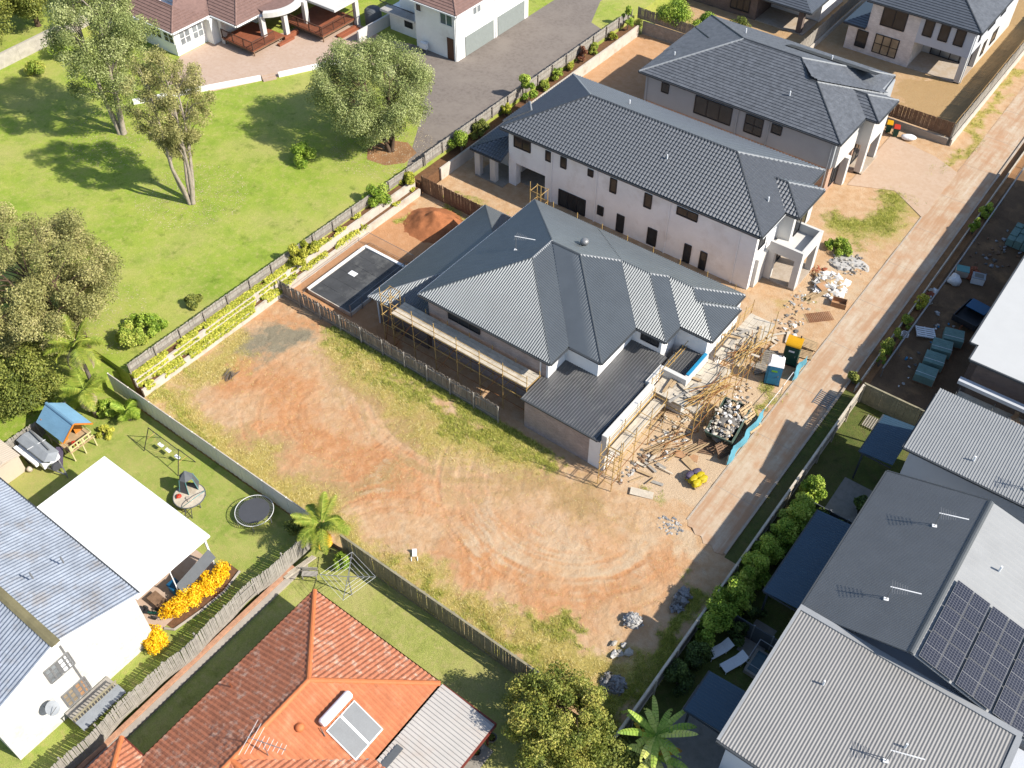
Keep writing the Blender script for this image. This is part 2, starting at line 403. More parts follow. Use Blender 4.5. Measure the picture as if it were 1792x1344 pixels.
def tree(name, label, loc, h, crown, nclu, n, leaf, lm, bark, seed, trunk_r=.3, stems=1, spread=.35, base=.35, crad=(.5, 1.1), group=None, cat='tree', droop=0, lean=(0, 0), split=.12, shape=None, fill=.75):
    """trunk(s) forking into limbs that end in leaf clumps; crown=(rx,ry,rz, centre height)"""
    q = random.Random(seed); t = thing(name, label, cat, loc, group); rx, ry, rz, ch = crown
    cl = []
    for _ in range(nclu):
        while True:
            x, y, z = (q.uniform(-1, 1) for _ in range(3)); rr = x*x+y*y+z*z
            if rr <= 1 and rr > q.uniform(0, fill)**2: break
        if shape == 'cone': k = .45+.55*(1-(z+1)/2); x *= k; y *= k
        if shape == 'vase': k = .35+.65*min(1, (z+1)/1.1); x *= k; y *= k
        cl.append((x*rx+lean[0], y*ry+lean[1], ch+z*rz, q.uniform(*crad)))
    mb = MB(); tops = []
    for s in range(stems):
        a = 2*math.pi*s/stems+q.uniform(-.4, .4); sp = 0 if stems == 1 else 1
        foot = Vector((math.cos(a)*trunk_r*.6*sp, math.sin(a)*trunk_r*.6*sp, -.1)); r0 = trunk_r*(1 if stems == 1 else .62)
        fk = h*base*q.uniform(.9, 1.1); mid = foot+Vector((lean[0]*.25+math.cos(a)*spread*fk*sp, lean[1]*.25+math.sin(a)*spread*fk*sp, fk))
        e = foot.lerp(mid, .5)+Vector((q.uniform(-.1, .1), q.uniform(-.1, .1), 0))
        top = Vector((lean[0]+math.cos(a)*rx*.35*sp, lean[1]+math.sin(a)*ry*.35*sp, ch+rz*.55))
        m2 = mid.lerp(top, .5)+Vector((q.uniform(-.2, .2), q.uniform(-.2, .2), 0))
        mb.tube([foot, foot+Vector((0, 0, .25)), e, mid, m2, top], [r0*1.5, r0*1.05, r0*.9, r0*.75, r0*.45, r0*.12], 8)
        tops.append((mid, m2, top, r0))
    for i, c in enumerate(cl):
        c3 = Vector(c[:3]); mid, m2, top, r0 = min(tops, key=lambda T: (T[1].xy-c3.xy).length+q.uniform(0, .8))
        f = min(.95, max(.0, (c3.z-mid.z)/(top.z-mid.z+.01)-.25)); st = mid.lerp(m2, f*2) if f < .5 else m2.lerp(top, f*2-1)
        if i % 2 == 0 or nclu < 50:
            mb.tube([st, st.lerp(c3, .5)+Vector((0, 0, .12*(c3-st).length)), c3], [r0*.28, r0*.16, .012], 5, caps=False)
    mb.build('trunk', bark, t, smooth=True, local=True)
    crown_obj('crown', cl, n, leaf, lm, t, seed, droop=droop, flat=.4)
    return t
def shrub(name, label, loc, r, n, leaf, lm, seed, nclu=14, group=None, cat='shrub', stem=True, zc=None):
    """bush: clumps of leaves in a flattened dome on a few stems"""
    q = random.Random(seed); t = thing(name, label, cat, loc, group); rx, ry, rz = r; zc = rz*.55 if zc is None else zc
    cl = []
    for _ in range(nclu):
        a = q.uniform(0, 6.283); k = q.random()**.6; z = q.uniform(-.5, 1)
        s = math.sqrt(max(.05, 1-max(0, z)**2)); cl.append((math.cos(a)*k*rx*s*.8, math.sin(a)*k*ry*s*.8, zc+z*rz*.55, q.uniform(.28, .45)*min(rx, ry, rz*1.2)))
    crown_obj('foliage', cl, n, leaf, lm, t, seed, flat=.5)
    if stem:
        mb = MB()
        for c in cl[:7]: mb.tube([(c[0]*.1, c[1]*.1, -.05), (c[0]*.5, c[1]*.5, c[2]*.55), c[:3]], [.035, .025, .01], 5, caps=False)
        mb.build('stems', 'bark_grey', t, local=True)
    return t
def frond_mesh(name, L, mat, bend=.9, width=.5, n=26, seed=0, leafw=.05):
    """arched palm frond: rib with drooping leaflets, base at origin, pointing along +x"""
    q = random.Random(seed); mb = MB(); pts = []
    for i in range(9):
        t = i/8; pts.append(Vector((L*t*(1-.18*bend*t), 0, L*(.42*t-.62*bend*t*t))))
    mb.tube(pts, [.035*(1-.85*i/8) for i in range(9)], 4)
    for i in range(n):
        t = .12+.88*i/(n-1); k = min(7, int(t*8)); p = pts[k].lerp(pts[k+1], t*8-k)
        w = width*math.sin(math.pi*min(1, .18+.82*t))**.7*q.uniform(.85, 1.1)
        for s in (-1, 1):
            tip = p+Vector((w*.55, s*w, -w*.35*q.uniform(.5, 1.3))); m = p.lerp(tip, .5)+Vector((0, 0, .06*w)); ww = Vector((leafw, 0, 0))
            mb.add([p-ww*.4, p+ww*.6, m+ww*.5, tip, m-ww*.5], [(0, 1, 2, 3, 4)] if s < 0 else [(4, 3, 2, 1, 0)])
    me = mb.mesh(name, mat)
    a = me.attributes.new('rnd', 'FLOAT', 'POINT'); a.data.foreach_set('value', [q.random() for _ in range(len(me.vertices))])
    return me

# ---------------------------------------------------------------- ground materials
def A(h, k=1.7): return tuple(min(.82, c/k) for c in lin(h))
def ground_mat():
    m, nt, p, pos = base_mat('site_soil')
    a1 = N(nt, 'ShaderNodeAttribute'); a1.attribute_name = 'm1'; s1 = N(nt, 'ShaderNodeSeparateColor'); nt.links.new(a1.outputs['Color'], s1.inputs[0])
    a2 = N(nt, 'ShaderNodeAttribute'); a2.attribute_name = 'm2'; s2 = N(nt, 'ShaderNodeSeparateColor'); nt.links.new(a2.outputs['Color'], s2.inputs[0])
    n1 = noise(nt, pos, 1.3, 8, .68); n2 = noise(nt, pos, 6, 6, .7); n3 = noise(nt, pos, 22, 4, .7)
    def th(mask, width=.22, n=n2, amt=.75):
        k = math_n(nt, 'ADD', mask, math_n(nt, 'MULTIPLY', math_n(nt, 'SUBTRACT', n, .5), amt))
        return ramp(nt, k, [(.5-width, (0, 0, 0)), (.5+width, (1, 1, 1))])
    c = ramp(nt, n1, [(.25, A('#d8ac7e')), (.45, A('#e8be92')), (.62, A('#f2cfa8')), (.8, A('#e0b486'))])
    orange = ramp(nt, n1, [(.25, A('#d58d5a')), (.5, A('#e5a26e')), (.75, A('#efba8c'))])
    c = mix(nt, math_n(nt, 'MULTIPLY', th(s1.outputs[0], .34, n1, .9), .78), c, orange)                       # orange clay
    brown = ramp(nt, n2, [(.25, A('#b8925f')), (.5, A('#cfab78')), (.75, A('#dcc090'))])
    c = mix(nt, th(s1.outputs[1], .25), c, brown)                              # dry trampled grass
    gr = ramp(nt, n3, [(.25, A('#847a64')), (.5, A('#a69b82')), (.75, A('#c2b79e'))])
    c = mix(nt, th(s1.outputs[2], .4, n2, 1.2), c, gr)                                 # blue metal gravel
    straw = ramp(nt, n3, [(.22, A('#a3924e')), (.45, A('#cab664')), (.7, A('#ddce84'))])
    c = mix(nt, th(s2.outputs[0], .32, n2, 1.0), c, straw)                      # yellow grass
    green = ramp(nt, n3, [(.22, A('#7d8438')), (.45, A('#a6a84e')), (.72, A('#c4bf6c'))])
    c = mix(nt, th(s2.outputs[1], .3, n2, 1.1), c, green)                     # green weeds
    pale = ramp(nt, n3, [(.3, A('#e2bf98')), (.6, A('#f3d8b6')), (.8, A('#f8e6cc'))])
    c = mix(nt, th(s2.outputs[2], .25), c, pale)                               # pale rubble dust
    c = mix(nt, 1.0, c, ramp(nt, n3, [(.3, (.78,)*3), (.7, (1.0,)*3)]), 'MULTIPLY')
    nt.links.new(c, p.inputs['Base Color']); p.inputs['Roughness'].default_value = .95; p.inputs['Specular IOR Level'].default_value = .1
    bump(nt, p, math_n(nt, 'ADD', n3, math_n(nt, 'MULTIPLY', n2, 2)), .6, .05)
ground_mat()
def grass_mat(name, cols, dry, s=.35):
    m, nt, p, pos = base_mat(name)
    n1 = noise(nt, pos, s, 6, .6); n2 = noise(nt, pos, 2.2, 6, .72); n3 = noise(nt, pos, 16, 4, .75)
    c = ramp(nt, n1, [(.25+.5*i/(len(cols)-1), A(x)) for i, x in enumerate(cols)])
    n0 = noise(nt, pos, .11, 4, .55); c = mix(nt, ramp(nt, n0, [(.46, (0, 0, 0)), (.66, (.6,)*3)]), c, A(dry))
    c = mix(nt, ramp(nt, n2, [(.48, (0, 0, 0)), (.7, (.7,)*3)]), c, A(dry))
    c = mix(nt, ramp(nt, noise(nt, pos, .8, 5, .7), [(.56, (0, 0, 0)), (.7, (.55,)*3)]), c, tuple(x*.55 for x in A(cols[0])))
    n4 = noise(nt, pos, 55, 3, .8); c = mix(nt, 1.0, c, ramp(nt, n3, [(.25, (.6,)*3), (.7, (1.1,)*3)]), 'MULTIPLY'); c = mix(nt, 1.0, c, ramp(nt, n4, [(.25, (.82,)*3), (.7, (1.28,)*3)]), 'MULTIPLY')
    nt.links.new(c, p.inputs['Base Color']); p.inputs['Roughness'].default_value = .9; p.inputs['Specular IOR Level'].default_value = .15
    bump(nt, p, n3, .9, .05)
grass_mat('lawn_upper', ['#90ae3a', '#adc24c', '#c3cb5e'], '#d6cb80')
grass_mat('lawn_left', ['#96ae48', '#b0be5c', '#c5c970'], '#d4c280', .5)
grass_mat('lawn_orange', ['#a6b256', '#bbc068', '#cbca7a'], '#d6c68a', .5)
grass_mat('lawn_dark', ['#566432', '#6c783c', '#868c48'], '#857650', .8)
M('earth_far', A('#8d8f62'), .95, .3, .1)
M('construction_soil', A('#8c6e52'), .95, .25, .6, fine=.3, tint=(A('#b08a62'), .8), bumpy=.5)
M('rear_soil', A('#b98a5e'), .95, .22, .8, fine=.3, tint=(A('#8f6a48'), .7), bumpy=.6)
def concrete_mat(name, c0, stain, clay, sc=.5):
    m, nt, p, pos = base_mat(name)
    n1 = noise(nt, pos, sc, 6, .65); n2 = noise(nt, pos, 2.5, 6, .7); n3 = noise(nt, pos, 30, 3)
    c = ramp(nt, n2, [(.3, A(stain)), (.55, A(c0))])
    c = mix(nt, ramp(nt, n1, [(.45, (0, 0, 0)), (.65, (.8,)*3)]), c, A(clay))
    if name == 'driveway_concrete':
        mp = N(nt, 'ShaderNodeMapping'); mp.inputs['Scale'].default_value = (1.0, .09, 1); nt.links.new(pos, mp.inputs['Vector']); ns = noise(nt, mp.outputs[0], 1.9, 5, .65)
        c = mix(nt, ramp(nt, ns, [(.46, (0, 0, 0)), (.62, (.75,)*3)]), c, A('#cfa27c')); c = mix(nt, ramp(nt, ns, [(.30, (.6,)*3), (.42, (0, 0, 0))]), c, A('#efe0cc'))
    c = mix(nt, 1.0, c, ramp(nt, n3, [(.3, (.86,)*3), (.7, (1.0,)*3)]), 'MULTIPLY')
    nt.links.new(c, p.inputs['Base Color']); p.inputs['Roughness'].default_value = .85; p.inputs['Specular IOR Level'].default_value = .2
    bump(nt, p, n3, .2, .01)
concrete_mat('driveway_concrete', '#e6ceb2', '#d6ba9a', '#d8a880')
concrete_mat('pad_concrete', '#e3c6ab', '#d8b697', '#dcbc9e', .8)
concrete_mat('asphalt', '#9b9087', '#857a72', '#a3988e', .4)
concrete_mat('patio_paving', '#e2c8b4', '#d4b49e', '#dabda6', .5)
concrete_mat('slab_grey', '#b9b2a8', '#a49c92', '#b0a89c', .7)
concrete_mat('plaza_pale', '#d8c9b8', '#c2b09c', '#cdb79c', .7)

# ---------------------------------------------------------------- ground sheets
def sheet(name, pts, z, mat, label=None, t=.3):
    o = MB().prism(pts, z-t, z).build(name, mat); return struct(o, label)
def rect(x0, y0, x1, y1): return [(x0, y0), (x1, y0), (x1, y1), (x0, y1)]
sheet('ground', rect(-700, -700, 700, 700), -.75, 'earth_far')
def seg(px, py, a, b):
    ax, ay = a; bx, by = b; dx, dy = bx-ax, by-ay; t = np.clip(((px-ax)*dx+(py-ay)*dy)/(dx*dx+dy*dy), 0, 1)
    return np.hypot(px-ax-t*dx, py-ay-t*dy)
def soil(x0, x1, y0, y1, step):
    nx = int((x1-x0)/step)+1; ny = int((y1-y0)/step)+1
    gx, gy = np.meshgrid(np.linspace(x0, x1, nx), np.linspace(y0, y1, ny), indexing='xy')
    wx = gx+(fbm(gx, gy, .45, 41, 5)-.5)*5.0+(fbm(gx, gy, 2.2, 51, 3)-.5)*1.8; wy = gy+(fbm(gx, gy, .45, 61, 5)-.5)*4.0+(fbm(gx, gy, 2.2, 71, 3)-.5)*1.8
    def near(pts, r, soft=1.0):
        d = np.min([seg(wx, wy, a, b) for a, b in zip(pts, pts[1:])] if len(pts) > 1 else [np.hypot(wx-pts[0][0], wy-pts[0][1])], axis=0)
        return np.clip((r-d)/soft+.5, 0, 1)
    return gx, gy, wx, wy, near
def lay(name, label, gx, gy, Z, o1, br, gv, st, gn, pl):
    ny, nx = gx.shape; V = np.stack([gx, gy, Z], -1).reshape(-1, 3); idx = np.arange(nx*ny).reshape(ny, nx)
    F = np.stack([idx[:-1, :-1], idx[:-1, 1:], idx[1:, 1:], idx[1:, :-1]], -1).reshape(-1, 4); one = np.ones_like(gx)
    struct(place(npmesh(name, V, F, 'site_soil', {'m1': np.stack([o1, br, gv, one], -1).reshape(-1, 4), 'm2': np.stack([st, gn, pl, one], -1).reshape(-1, 4)}, smooth=True), name), label)
GX0, GX1, GY0, GY1 = -22.3, 20.3, -7.38, 100.0
# vacant lot: orange clay, dry grass round the edges, tyre tracks
gx, gy, wx, wy, near = soil(GX0, GX1, GY0, 7.62, .07)
o1 = np.maximum.reduce([near([(-18.3, -.8), (-13.4, .4), (-12.5, -2), (-7.2, -1), (-4, -1.8), (-1.5, -1.2)], 2.0, 3.4), near([(-20.8, 5.9), (-18, 7)], 1.0, 1.6)*.7,
    near([(5.6, -3.8), (8, -2.6), (12.5, -2.3), (15, .2), (16.5, 4.5)], 1.2, 2.6)*.85, near([(2, -.5), (7, .5), (12, 3)], 1.4, 3.5)*.6])
br = np.maximum.reduce([near([(-13.5, -4.6), (-8.6, -5.0), (-4, -4.0), (-2, .3), (3, 2.6), (5.7, 5.6), (10.5, 5.5)], 1.5, 3.0)*.75, near([(-12.8, 4.8), (-8.9, 3.3), (-6, 4), (-1.3, 2.2)], 1.5, 3)*.8])
gv = near([(-20.3, 2.0), (-18.6, 4.2)], 1.6, 1.6)*.95
st = np.maximum.reduce([near([(-22.3, -4), (-20.6, -1), (-21.5, 2)], 1.5, 2.4)*.85, near([(-22.3, -5.5), (-17.7, -6.2), (-13.3, -6.3), (-8.5, -6.4), (-4.3, -6.3), (-.5, -6.6), (2.4, -6.6), (6.6, -6.6), (10.7, -6.4), (15, -5)], 1.35, 2.2),
    near([(-15, 6.4), (-8, 5.6), (-1.5, 4.2), (3, 5.8)], 1.5, 2.6)*.85, near([(13, -4.5), (17.5, -4.6), (19, -3)], 1.6, 2.4)*.95])
gn = np.maximum.reduce([near([(-16, 7.2), (-12.6, 7.0), (-8.8, 6.6), (-4.5, 5.9), (-1.4, 5.4), (1.6, 6.2), (4.5, 7.1)], .9, 1.8)*.85, near([(-.5, -6.8), (6.6, -6.7), (10.7, -6.8), (14, -6.4)], .55, 1.2)*.75,
    near([(-22, -3.5), (-20.5, -6.3), (-15, -6.9)], .6, 1.4)*.65, near([(15.6, -2.6), (13.2, -3.6), (12, -4.2)], .5, 1.0)*.75, near([(19.4, -6), (19.4, 4)], .9, 1)*.85])
pl = np.maximum.reduce([near([(9.5, 2.0), (12.5, 1.2), (14.5, 2.8), (13.8, 5.0)], 1.4, 3.2)*.66, near([(4.0, .8), (6.6, -1.6), (8.8, -.6)], .9, 2.2)*.66, near([(15, 7.2), (17.5, 6)], .9, 1.2)*.7, near([(-4, -1.4), (-1, -2.2)], .5, 1.6)*.5])
Z = (fbm(gx, gy, .35, 3, 4)-.5)*.16+(fbm(gx, gy, 1.6, 9, 3)-.5)*.07+(fbm(gx, gy, 5, 19, 2)-.5)*.03; gn = np.maximum(gn, np.clip((gy-6.1+1.6*(fbm(gx, gy, .8, 77, 3)-.5))/1.3, 0, .9)*((gx > -16.5) & (gx < 5)))
for k, (cx, cy, r0, r1, yy) in enumerate(((-9.5, 1.2, 3.0, 7.2, 1.8), (7.6, 5.4, 4.6, 10.2, 5.2), (-3, 9, 8.6, 10.4, 3.2), (2.5, -6, 4.2, 6.2, 2.5))):
    rr = np.hypot(gx-cx, (gy-cy)*1.12)+.35*(fbm(gx, gy, .5, 21+k)-.5)
    for t in range(5):
        rc = r0+(r1-r0)*(t+.5)/5+.25*math.sin(t*5.1+k); on = np.clip(fbm(gx, gy, .35, 31+7*k+t)*4-1.7, 0, 1)*(gy < yy)
        for off in (-.75, .75):
            d = np.abs(rr-rc-off*.9); tr = np.exp(-(d/.16)**2)*on; tread = .6+.4*np.sin(np.arctan2(gy-cy, gx-cx)*rc*22)
            Z -= .02*tr*tread; Z += .01*np.exp(-((d-.27)/.1)**2)*on; o1 = np.clip(o1+.2*tr, 0, 1); br = np.clip(br-.3*tr, 0, 1)
            pl = np.clip(pl+.12*np.exp(-((d-.3)/.16)**2)*on-.3*tr, 0, 1)
Z *= np.clip((19.9-gx)*2, 0, 1)*np.clip((gx+22.2)*2, 0, 1)*np.clip((7.6-gy)*3, 0, 1)
lay('vacant_lot', 'bare orange lot with dry grass edges and tyre tracks', gx, gy, Z, o1, br, gv, st, gn, pl)
lot_x, lot_y, lot_z, lot_gn, lot_st, lot_br = gx, gy, Z, gn, st, np.maximum(br, o1*.5)
def gz(x, y):
    i = min(gx.shape[0]-1, max(0, int(round((y-GY0)/.07)))); j = min(gx.shape[1]-1, max(0, int(round((x-GX0)/.07)))); return float(lot_z[i, j])
# building lots behind
bx, by, wx, wy, near = soil(GX0, 20.3, 7.62, GY1, .2); zero = np.zeros_like(bx)
b_gn = np.maximum.reduce([near([(10.6, 44.6), (12.2, 45.4), (12.8, 47.5), (12.4, 50.5)], 1.5, 2.2)*.8, near([(12.8, 42.5), (12.4, 46)], .9, 1.8)*.6, near([(14.2, 18.8), (14.8, 22.2)], .7, .9)*.8, near([(12.8, 33.9)], .35, .5)*.8, near([(-21.8, 20), (-19.5, 25), (-15, 24.6)], .7, 1)*.75, near([(-19, 27.3), (-16, 27.2)], .6, 1)*.6, near([(13.0, 8.3), (13.9, 8.8)], .4, .8)*.9])
b_st = np.maximum.reduce([near([(11, 43), (14, 45), (14.5, 52)], 1.4, 2.2)*.6, near([(14.6, 57), (14.6, 84)], .8, 1.0)*.8, near([(11.5, 31.5)], .7, 1.2)*.5, near([(-8, 67), (-20, 68.5)], 1.5, 2)*.7])
b_br = np.maximum(((wx > 6) & (bx < 13.2) & (wy > 64)).astype(float)*.7, ((bx < 7) & (wy > 65)).astype(float)*.45)
b_o1 = np.maximum(((wx < -11.5) & (wy < 24)).astype(float)*.75, ((wx < -11) & (wy > 44) & (by < 63)).astype(float)*.5)
b_pl = np.maximum.reduce([near([(12.9, 34.6), (13.9, 36.2), (12.3, 38.5), (13.7, 40.6)], 1.3, 1.8)*.8, near([(11.5, 29), (10.2, 30)], 1.4, 2)*.6, near([(11.2, 9.6), (13.3, 10.8), (13.6, 12.6), (11.2, 12.5), (12, 16), (12.6, 22)], 2.1, 1.8)*.95, near([(10, 26), (13, 29)], 1.5, 2)*.5])
b_z = ((fbm(bx, by, .35, 3, 4)-.5)*.07+(fbm(bx, by, 1.6, 9, 3)-.5)*.05)*np.clip((by-7.6)*3, 0, 1); b_z = np.where((bx > 15.95) & (by > 7.8), -.06, b_z)
lay('building_lots', 'pale dusty soil around the new houses', bx, by, b_z, b_o1, b_br, zero, b_st, b_gn, b_pl)
MB().box(GX0, GY0+.02, -.7, GX1, GY1, -.35).build('site_subsoil', 'site_soil')['kind'] = 'structure'
sheet('lawn', rect(-140, -6.4, -23.62, 110), 1.6, 'lawn_upper', 'bright green mown lawn above the retaining walls', 2.3)
sheet('rear_bank', rect(-140, -80, -25.3, -6.42), 1.0, 'lawn_upper', None, 1.7)
sheet('yard_lawn', rect(-25.28, -60, -3.3, -7.55), 0, 'lawn_left', 'yellow green lawn of the white house', .7)
sheet('orange_yard_lawn', rect(-2.9, -60, 20.2, -7.42), -.4, 'lawn_orange', 'lawn around the orange roofed house', .3)
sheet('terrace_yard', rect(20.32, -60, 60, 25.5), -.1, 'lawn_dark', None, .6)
sheet('construction_ground', rect(20.32, 25.52, 70, 110), -.04, 'construction_soil', None, .6)
# concrete lane with its kerbs, joints
lane = [(15.75, 8.3), (16.0, 7.9), (16.3, 7.95), (16.7, 7.6), (17.1, 7.72), (17.5, 7.3), (18.0, 7.5), (18.4, 7.15), (18.95, 7.3), (18.95, 110), (15.75, 110)]
sheet('lane', lane, .03, 'driveway_concrete', 'dusty concrete lane between the houses and the terraces', .2)
k = MB()
for y in range(12, 108, 6): k.box(15.78, y, .03, 18.92, y+.025, .034)
struct(k.build('lane_joints', 'slab_grey'))
k = MB().box(18.95, 7.4, -.1, 19.12, 110, .16); struct(k.build('kerb', 'plaza_pale'))
struct(MB().box(15.62, 8.3, -.1, 15.75, 52.0, .045).build('kerb_edge', 'plaza_pale'))
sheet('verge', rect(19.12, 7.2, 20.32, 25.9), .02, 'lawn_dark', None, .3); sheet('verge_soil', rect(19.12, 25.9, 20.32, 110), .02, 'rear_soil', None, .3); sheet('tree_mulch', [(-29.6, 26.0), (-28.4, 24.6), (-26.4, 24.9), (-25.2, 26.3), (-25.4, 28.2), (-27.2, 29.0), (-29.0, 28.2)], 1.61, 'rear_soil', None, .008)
sheet('forecourt', [(8.3, 50.2), (12.2, 52.0), (15.75, 49.6), (15.75, 58.3), (13.2, 59.6), (8.3, 60.5)], .05, 'pad_concrete', 'pinkish concrete forecourt in front of the tiled house', .2)
sheet('asphalt_drive', [(-39.2, 37.8), (-30, 34.6), (-24.2, 25.2), (-23.75, 25.4), (-23.75, 58.2), (-26.6, 59.2), (-28.6, 64), (-28.6, 100), (-33.0, 100), (-33.0, 43.5), (-39.2, 43.5)], 1.606, 'asphalt', 'grey asphalt drive beside the garages', .004)
sheet('terrace_paving', [(-57.2, 26.6), (-57.2, 31), (-52, 37), (-52, 44), (-41.9, 42.5), (-39.2, 43.5), (-39.2, 37.8), (-42.4, 36.0), (-45.7, 30.1), (-49.0, 24.0), (-54, 22)], 1.606, 'patio_paving', 'pink paved terrace of the cream house', .004)

# ---------------------------------------------------------------- building materials
M('metal_basalt', A('#787e82'), .33, .07, .8, metal=.35, spec=.9, fine=.06)
M('metal_garage', A('#6d6d6e'), .35, .1, .8, metal=.25, spec=.8, fine=.1, tint=(A('#bdbbb6'), .25))
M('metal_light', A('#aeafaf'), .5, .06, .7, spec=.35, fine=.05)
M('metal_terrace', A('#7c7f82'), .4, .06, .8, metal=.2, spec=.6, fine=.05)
M('metal_pale_terrace', A('#a8aaab'), .5, .05, .8, spec=.35, fine=.05)
M('metal_cream', A('#d9d3cc'), .5, .06, .6, spec=.3, fine=.06, tint=(A('#c9a78c'), .25))
M('metal_nearest', A('#9a9896'), .5, .05, .7, spec=.35, fine=.05)
M('metal_white', (.70, .70, .69), .5, .02, .6, spec=.4, fine=.02)
M('metal_offwhite', A('#dcdcda'), .45, .03, .6, spec=.3, fine=.03)
M('metal_aged', A('#a6afbd'), .55, .22, .9, spec=.4, fine=.2, fscale=8, tint=(A('#8a7c6c'), .55))
M('awning_steel', A('#3d586c'), .45, .06, .6, spec=.45, fine=.05)
M('capping_dark', A('#5f6468'), .5, .06, 1)
M('capping_light', A('#b0b2b4'), .5, .05, 1)
M('capping_moss', A('#8d8462'), .8, .25, 1.2)
M('tile_charcoal', A('#64686e'), .36, .16, 3, spec=.9, fine=.15)
M('tile_slate', A('#777b82'), .6, .25, 2.2, spec=.3, fine=.2, fscale=6)
M('tile_brown', A('#a08076'), .75, .15, 2.5, fine=.2)
M('tile_orange', A('#d98a66'), .7, .2, 2.6, fine=.22, fscale=9, tint=(A('#ecc5ac'), .95))
M('tile_orange_clean', A('#df8a5e'), .7, .14, 1.1, fine=.15, fscale=9, tint=(A('#f0b68f'), .4))
M('cap_orange', A('#ea8a55'), .65, .08, 2)
M('cap_charcoal', A('#4d5156'), .6, .1, 3)
M('cap_grey', A('#a2a6aa'), .6, .1, 3)
M('render_white', A('#efece6'), .8, .05, .6, fine=.04)
M('render_cream', (.74, .73, .72), .8, .07, .5, fine=.05, tint=(A('#cbb8a4'), .3))
M('render_grey', A('#bcc1c6'), .8, .05, .6, fine=.04)
M('render_pale_blue', A('#dfe3ea'), .8, .04, .6, fine=.04)
M('paint_white', (.78, .77, .74), .7, .05, .5, fine=.05, fscale=5, tint=(A('#d8cbbb'), .3))
M('fibro_white', (.63, .615, .575), .8, .07, .8, fine=.28, fscale=5, tint=(A('#e2d2bd'), .35))
M('gutter_white', (.7, .7, .69), .5, .03)
M('gutter_dark', A('#53575b'), .5, .05)
M('gutter_red', A('#8a4236'), .5, .08)
M('frame_dark', A('#33343a'), .5, .05)
M('frame_white', (.75, .75, .73), .5, .03)
M('door_grey', A('#a3aaa6'), .6, .05)
M('door_brown', A('#6f4c3a'), .6, .1)
def glass_mat(name, c, rough=.08):
    m, nt, p, pos = base_mat(name)
    n = noise(nt, pos, .8, 3); nt.links.new(ramp(nt, n, [(.3, tuple(x*.5 for x in c)), (.7, c)]), p.inputs['Base Color'])
    p.inputs['Roughness'].default_value = rough; p.inputs['Specular IOR Level'].default_value = .35
glass_mat('glass', (.035, .037, .04)); glass_mat('glass_light', (.24, .26, .27), .2); glass_mat('glass_tan', (.34, .27, .18), .3)
glass_mat('glass_blue', (.06, .12, .14))
brick_mat('brick_grey', '#a39189', '#8f7f79', '#b5aca6')
brick_mat('brick_dark', '#6b5b54', '#5c4e49', '#7d726c')
brick_mat('brick_tan', '#b08e78', '#96745f', '#b8a595')
brick_mat('brick_white', '#d9d2cc', '#cbc3bc', '#c2bab3', bw=.3, bh=.1)
M('bark_grey', A('#8c8073'), .9, .2, 5, fine=.25); M('bark_pale', A('#c4b6a4'), .9, .2, 4, fine=.25, tint=(A('#8a7868'), .6)); M('bark_brown', A('#6e5a48'), .9, .25, 5, fine=.3)
M('timber_grey', A('#b6afa4'), .9, .22, 3, fine=.25, fscale=20); M('timber_grey_pale', A('#c2bbb0'), .9, .2, 3, fine=.25, fscale=20)
M('timber_olive', A('#b3a98c'), .9, .2, 3, fine=.25, fscale=20); M('timber_brown', A('#9a7b62'), .9, .25, 3, fine=.25, fscale=20); M('timber_dark', A('#a89e92'), .9, .25, 3, fine=.25, fscale=20)
M('timber_new', A('#d8b98f'), .85, .18, 3, fine=.2); M('timber_deck', A('#b06a4c'), .7, .14, 2, fine=.2); M('plywood', A('#c99c74'), .85, .15, 2, fine=.15); M('plank_pale', A('#ecdfca'), .9, .15, 2, fine=.2, tint=(A('#a39078'), .5))
M('panel_cream', (.74, .70, .58), .6, .05, .8, fine=.06)
M('panel_khaki', A('#a39f86'), .7, .08, 1, fine=.08)
M('retain_white', A('#e8ddcf'), .85, .1, 1.2, fine=.12, tint=(A('#b8a48a'), .6))
M('stone_pale', A('#d5ccbe'), .9, .15, 2, fine=.2)
M('scaffold_yellow', A('#e2bb74'), .6, .2, 3, fine=.25, tint=(A('#8f5a2c'), .6)); M('scaffold_rust', A('#a9713f'), .7, .25, 3, fine=.25); M('steel', A('#a9a9a9'), .4, .1, 3, metal=.4); M('steel_white', (.7, .7, .7), .4, .05)
M('rust', A('#a8623f'), .85, .3, 4, fine=.3)
M('black_plastic', (.025, .025, .028), .5, .1); M('rubber', (.03, .03, .03), .8, .2)
M('plastic_yellow', A('#f2b414'), .45, .06); M('plastic_green', A('#1f5a4e'), .45, .06); M('plastic_blue', A('#3f9ccb'), .45, .08); M('plastic_blue_dark', A('#1d6391'), .45, .08); M('plastic_white', (.75, .76, .77), .4, .03); M('plastic_red', A('#d8442a'), .45, .06); M('lime_sign', A('#86d435'), .5, .05)
M('bag_yellow', A('#e0c81e'), .5, .12, 5, fine=.15); M('bag_purple', A('#6a5f78'), .6, .15, 5, fine=.2); M('bag_white', (.72, .71, .69), .7, .1, 3, fine=.15); M('mesh_blue', A('#6fb9cf'), .8, .12, 3, fine=.2)
M('tarp_grey', A('#aeb3b8'), .6, .1, 2, fine=.1); M('tent_grey', A('#6e7276'), .7, .1, 2); M('tent_teal', A('#6fb0b0'), .6, .05); M('tramp_mat', A('#5a5c62'), .8, .06, 2); M('cubby_blue', A('#86b3d1'), .5, .08, 1.5, fine=.08); M('cubby_green', A('#8e9e4a'), .6, .08); M('cubby_orange', A('#e8913a'), .6, .08); M('cubby_cream', A('#eadfa6'), .6, .06)
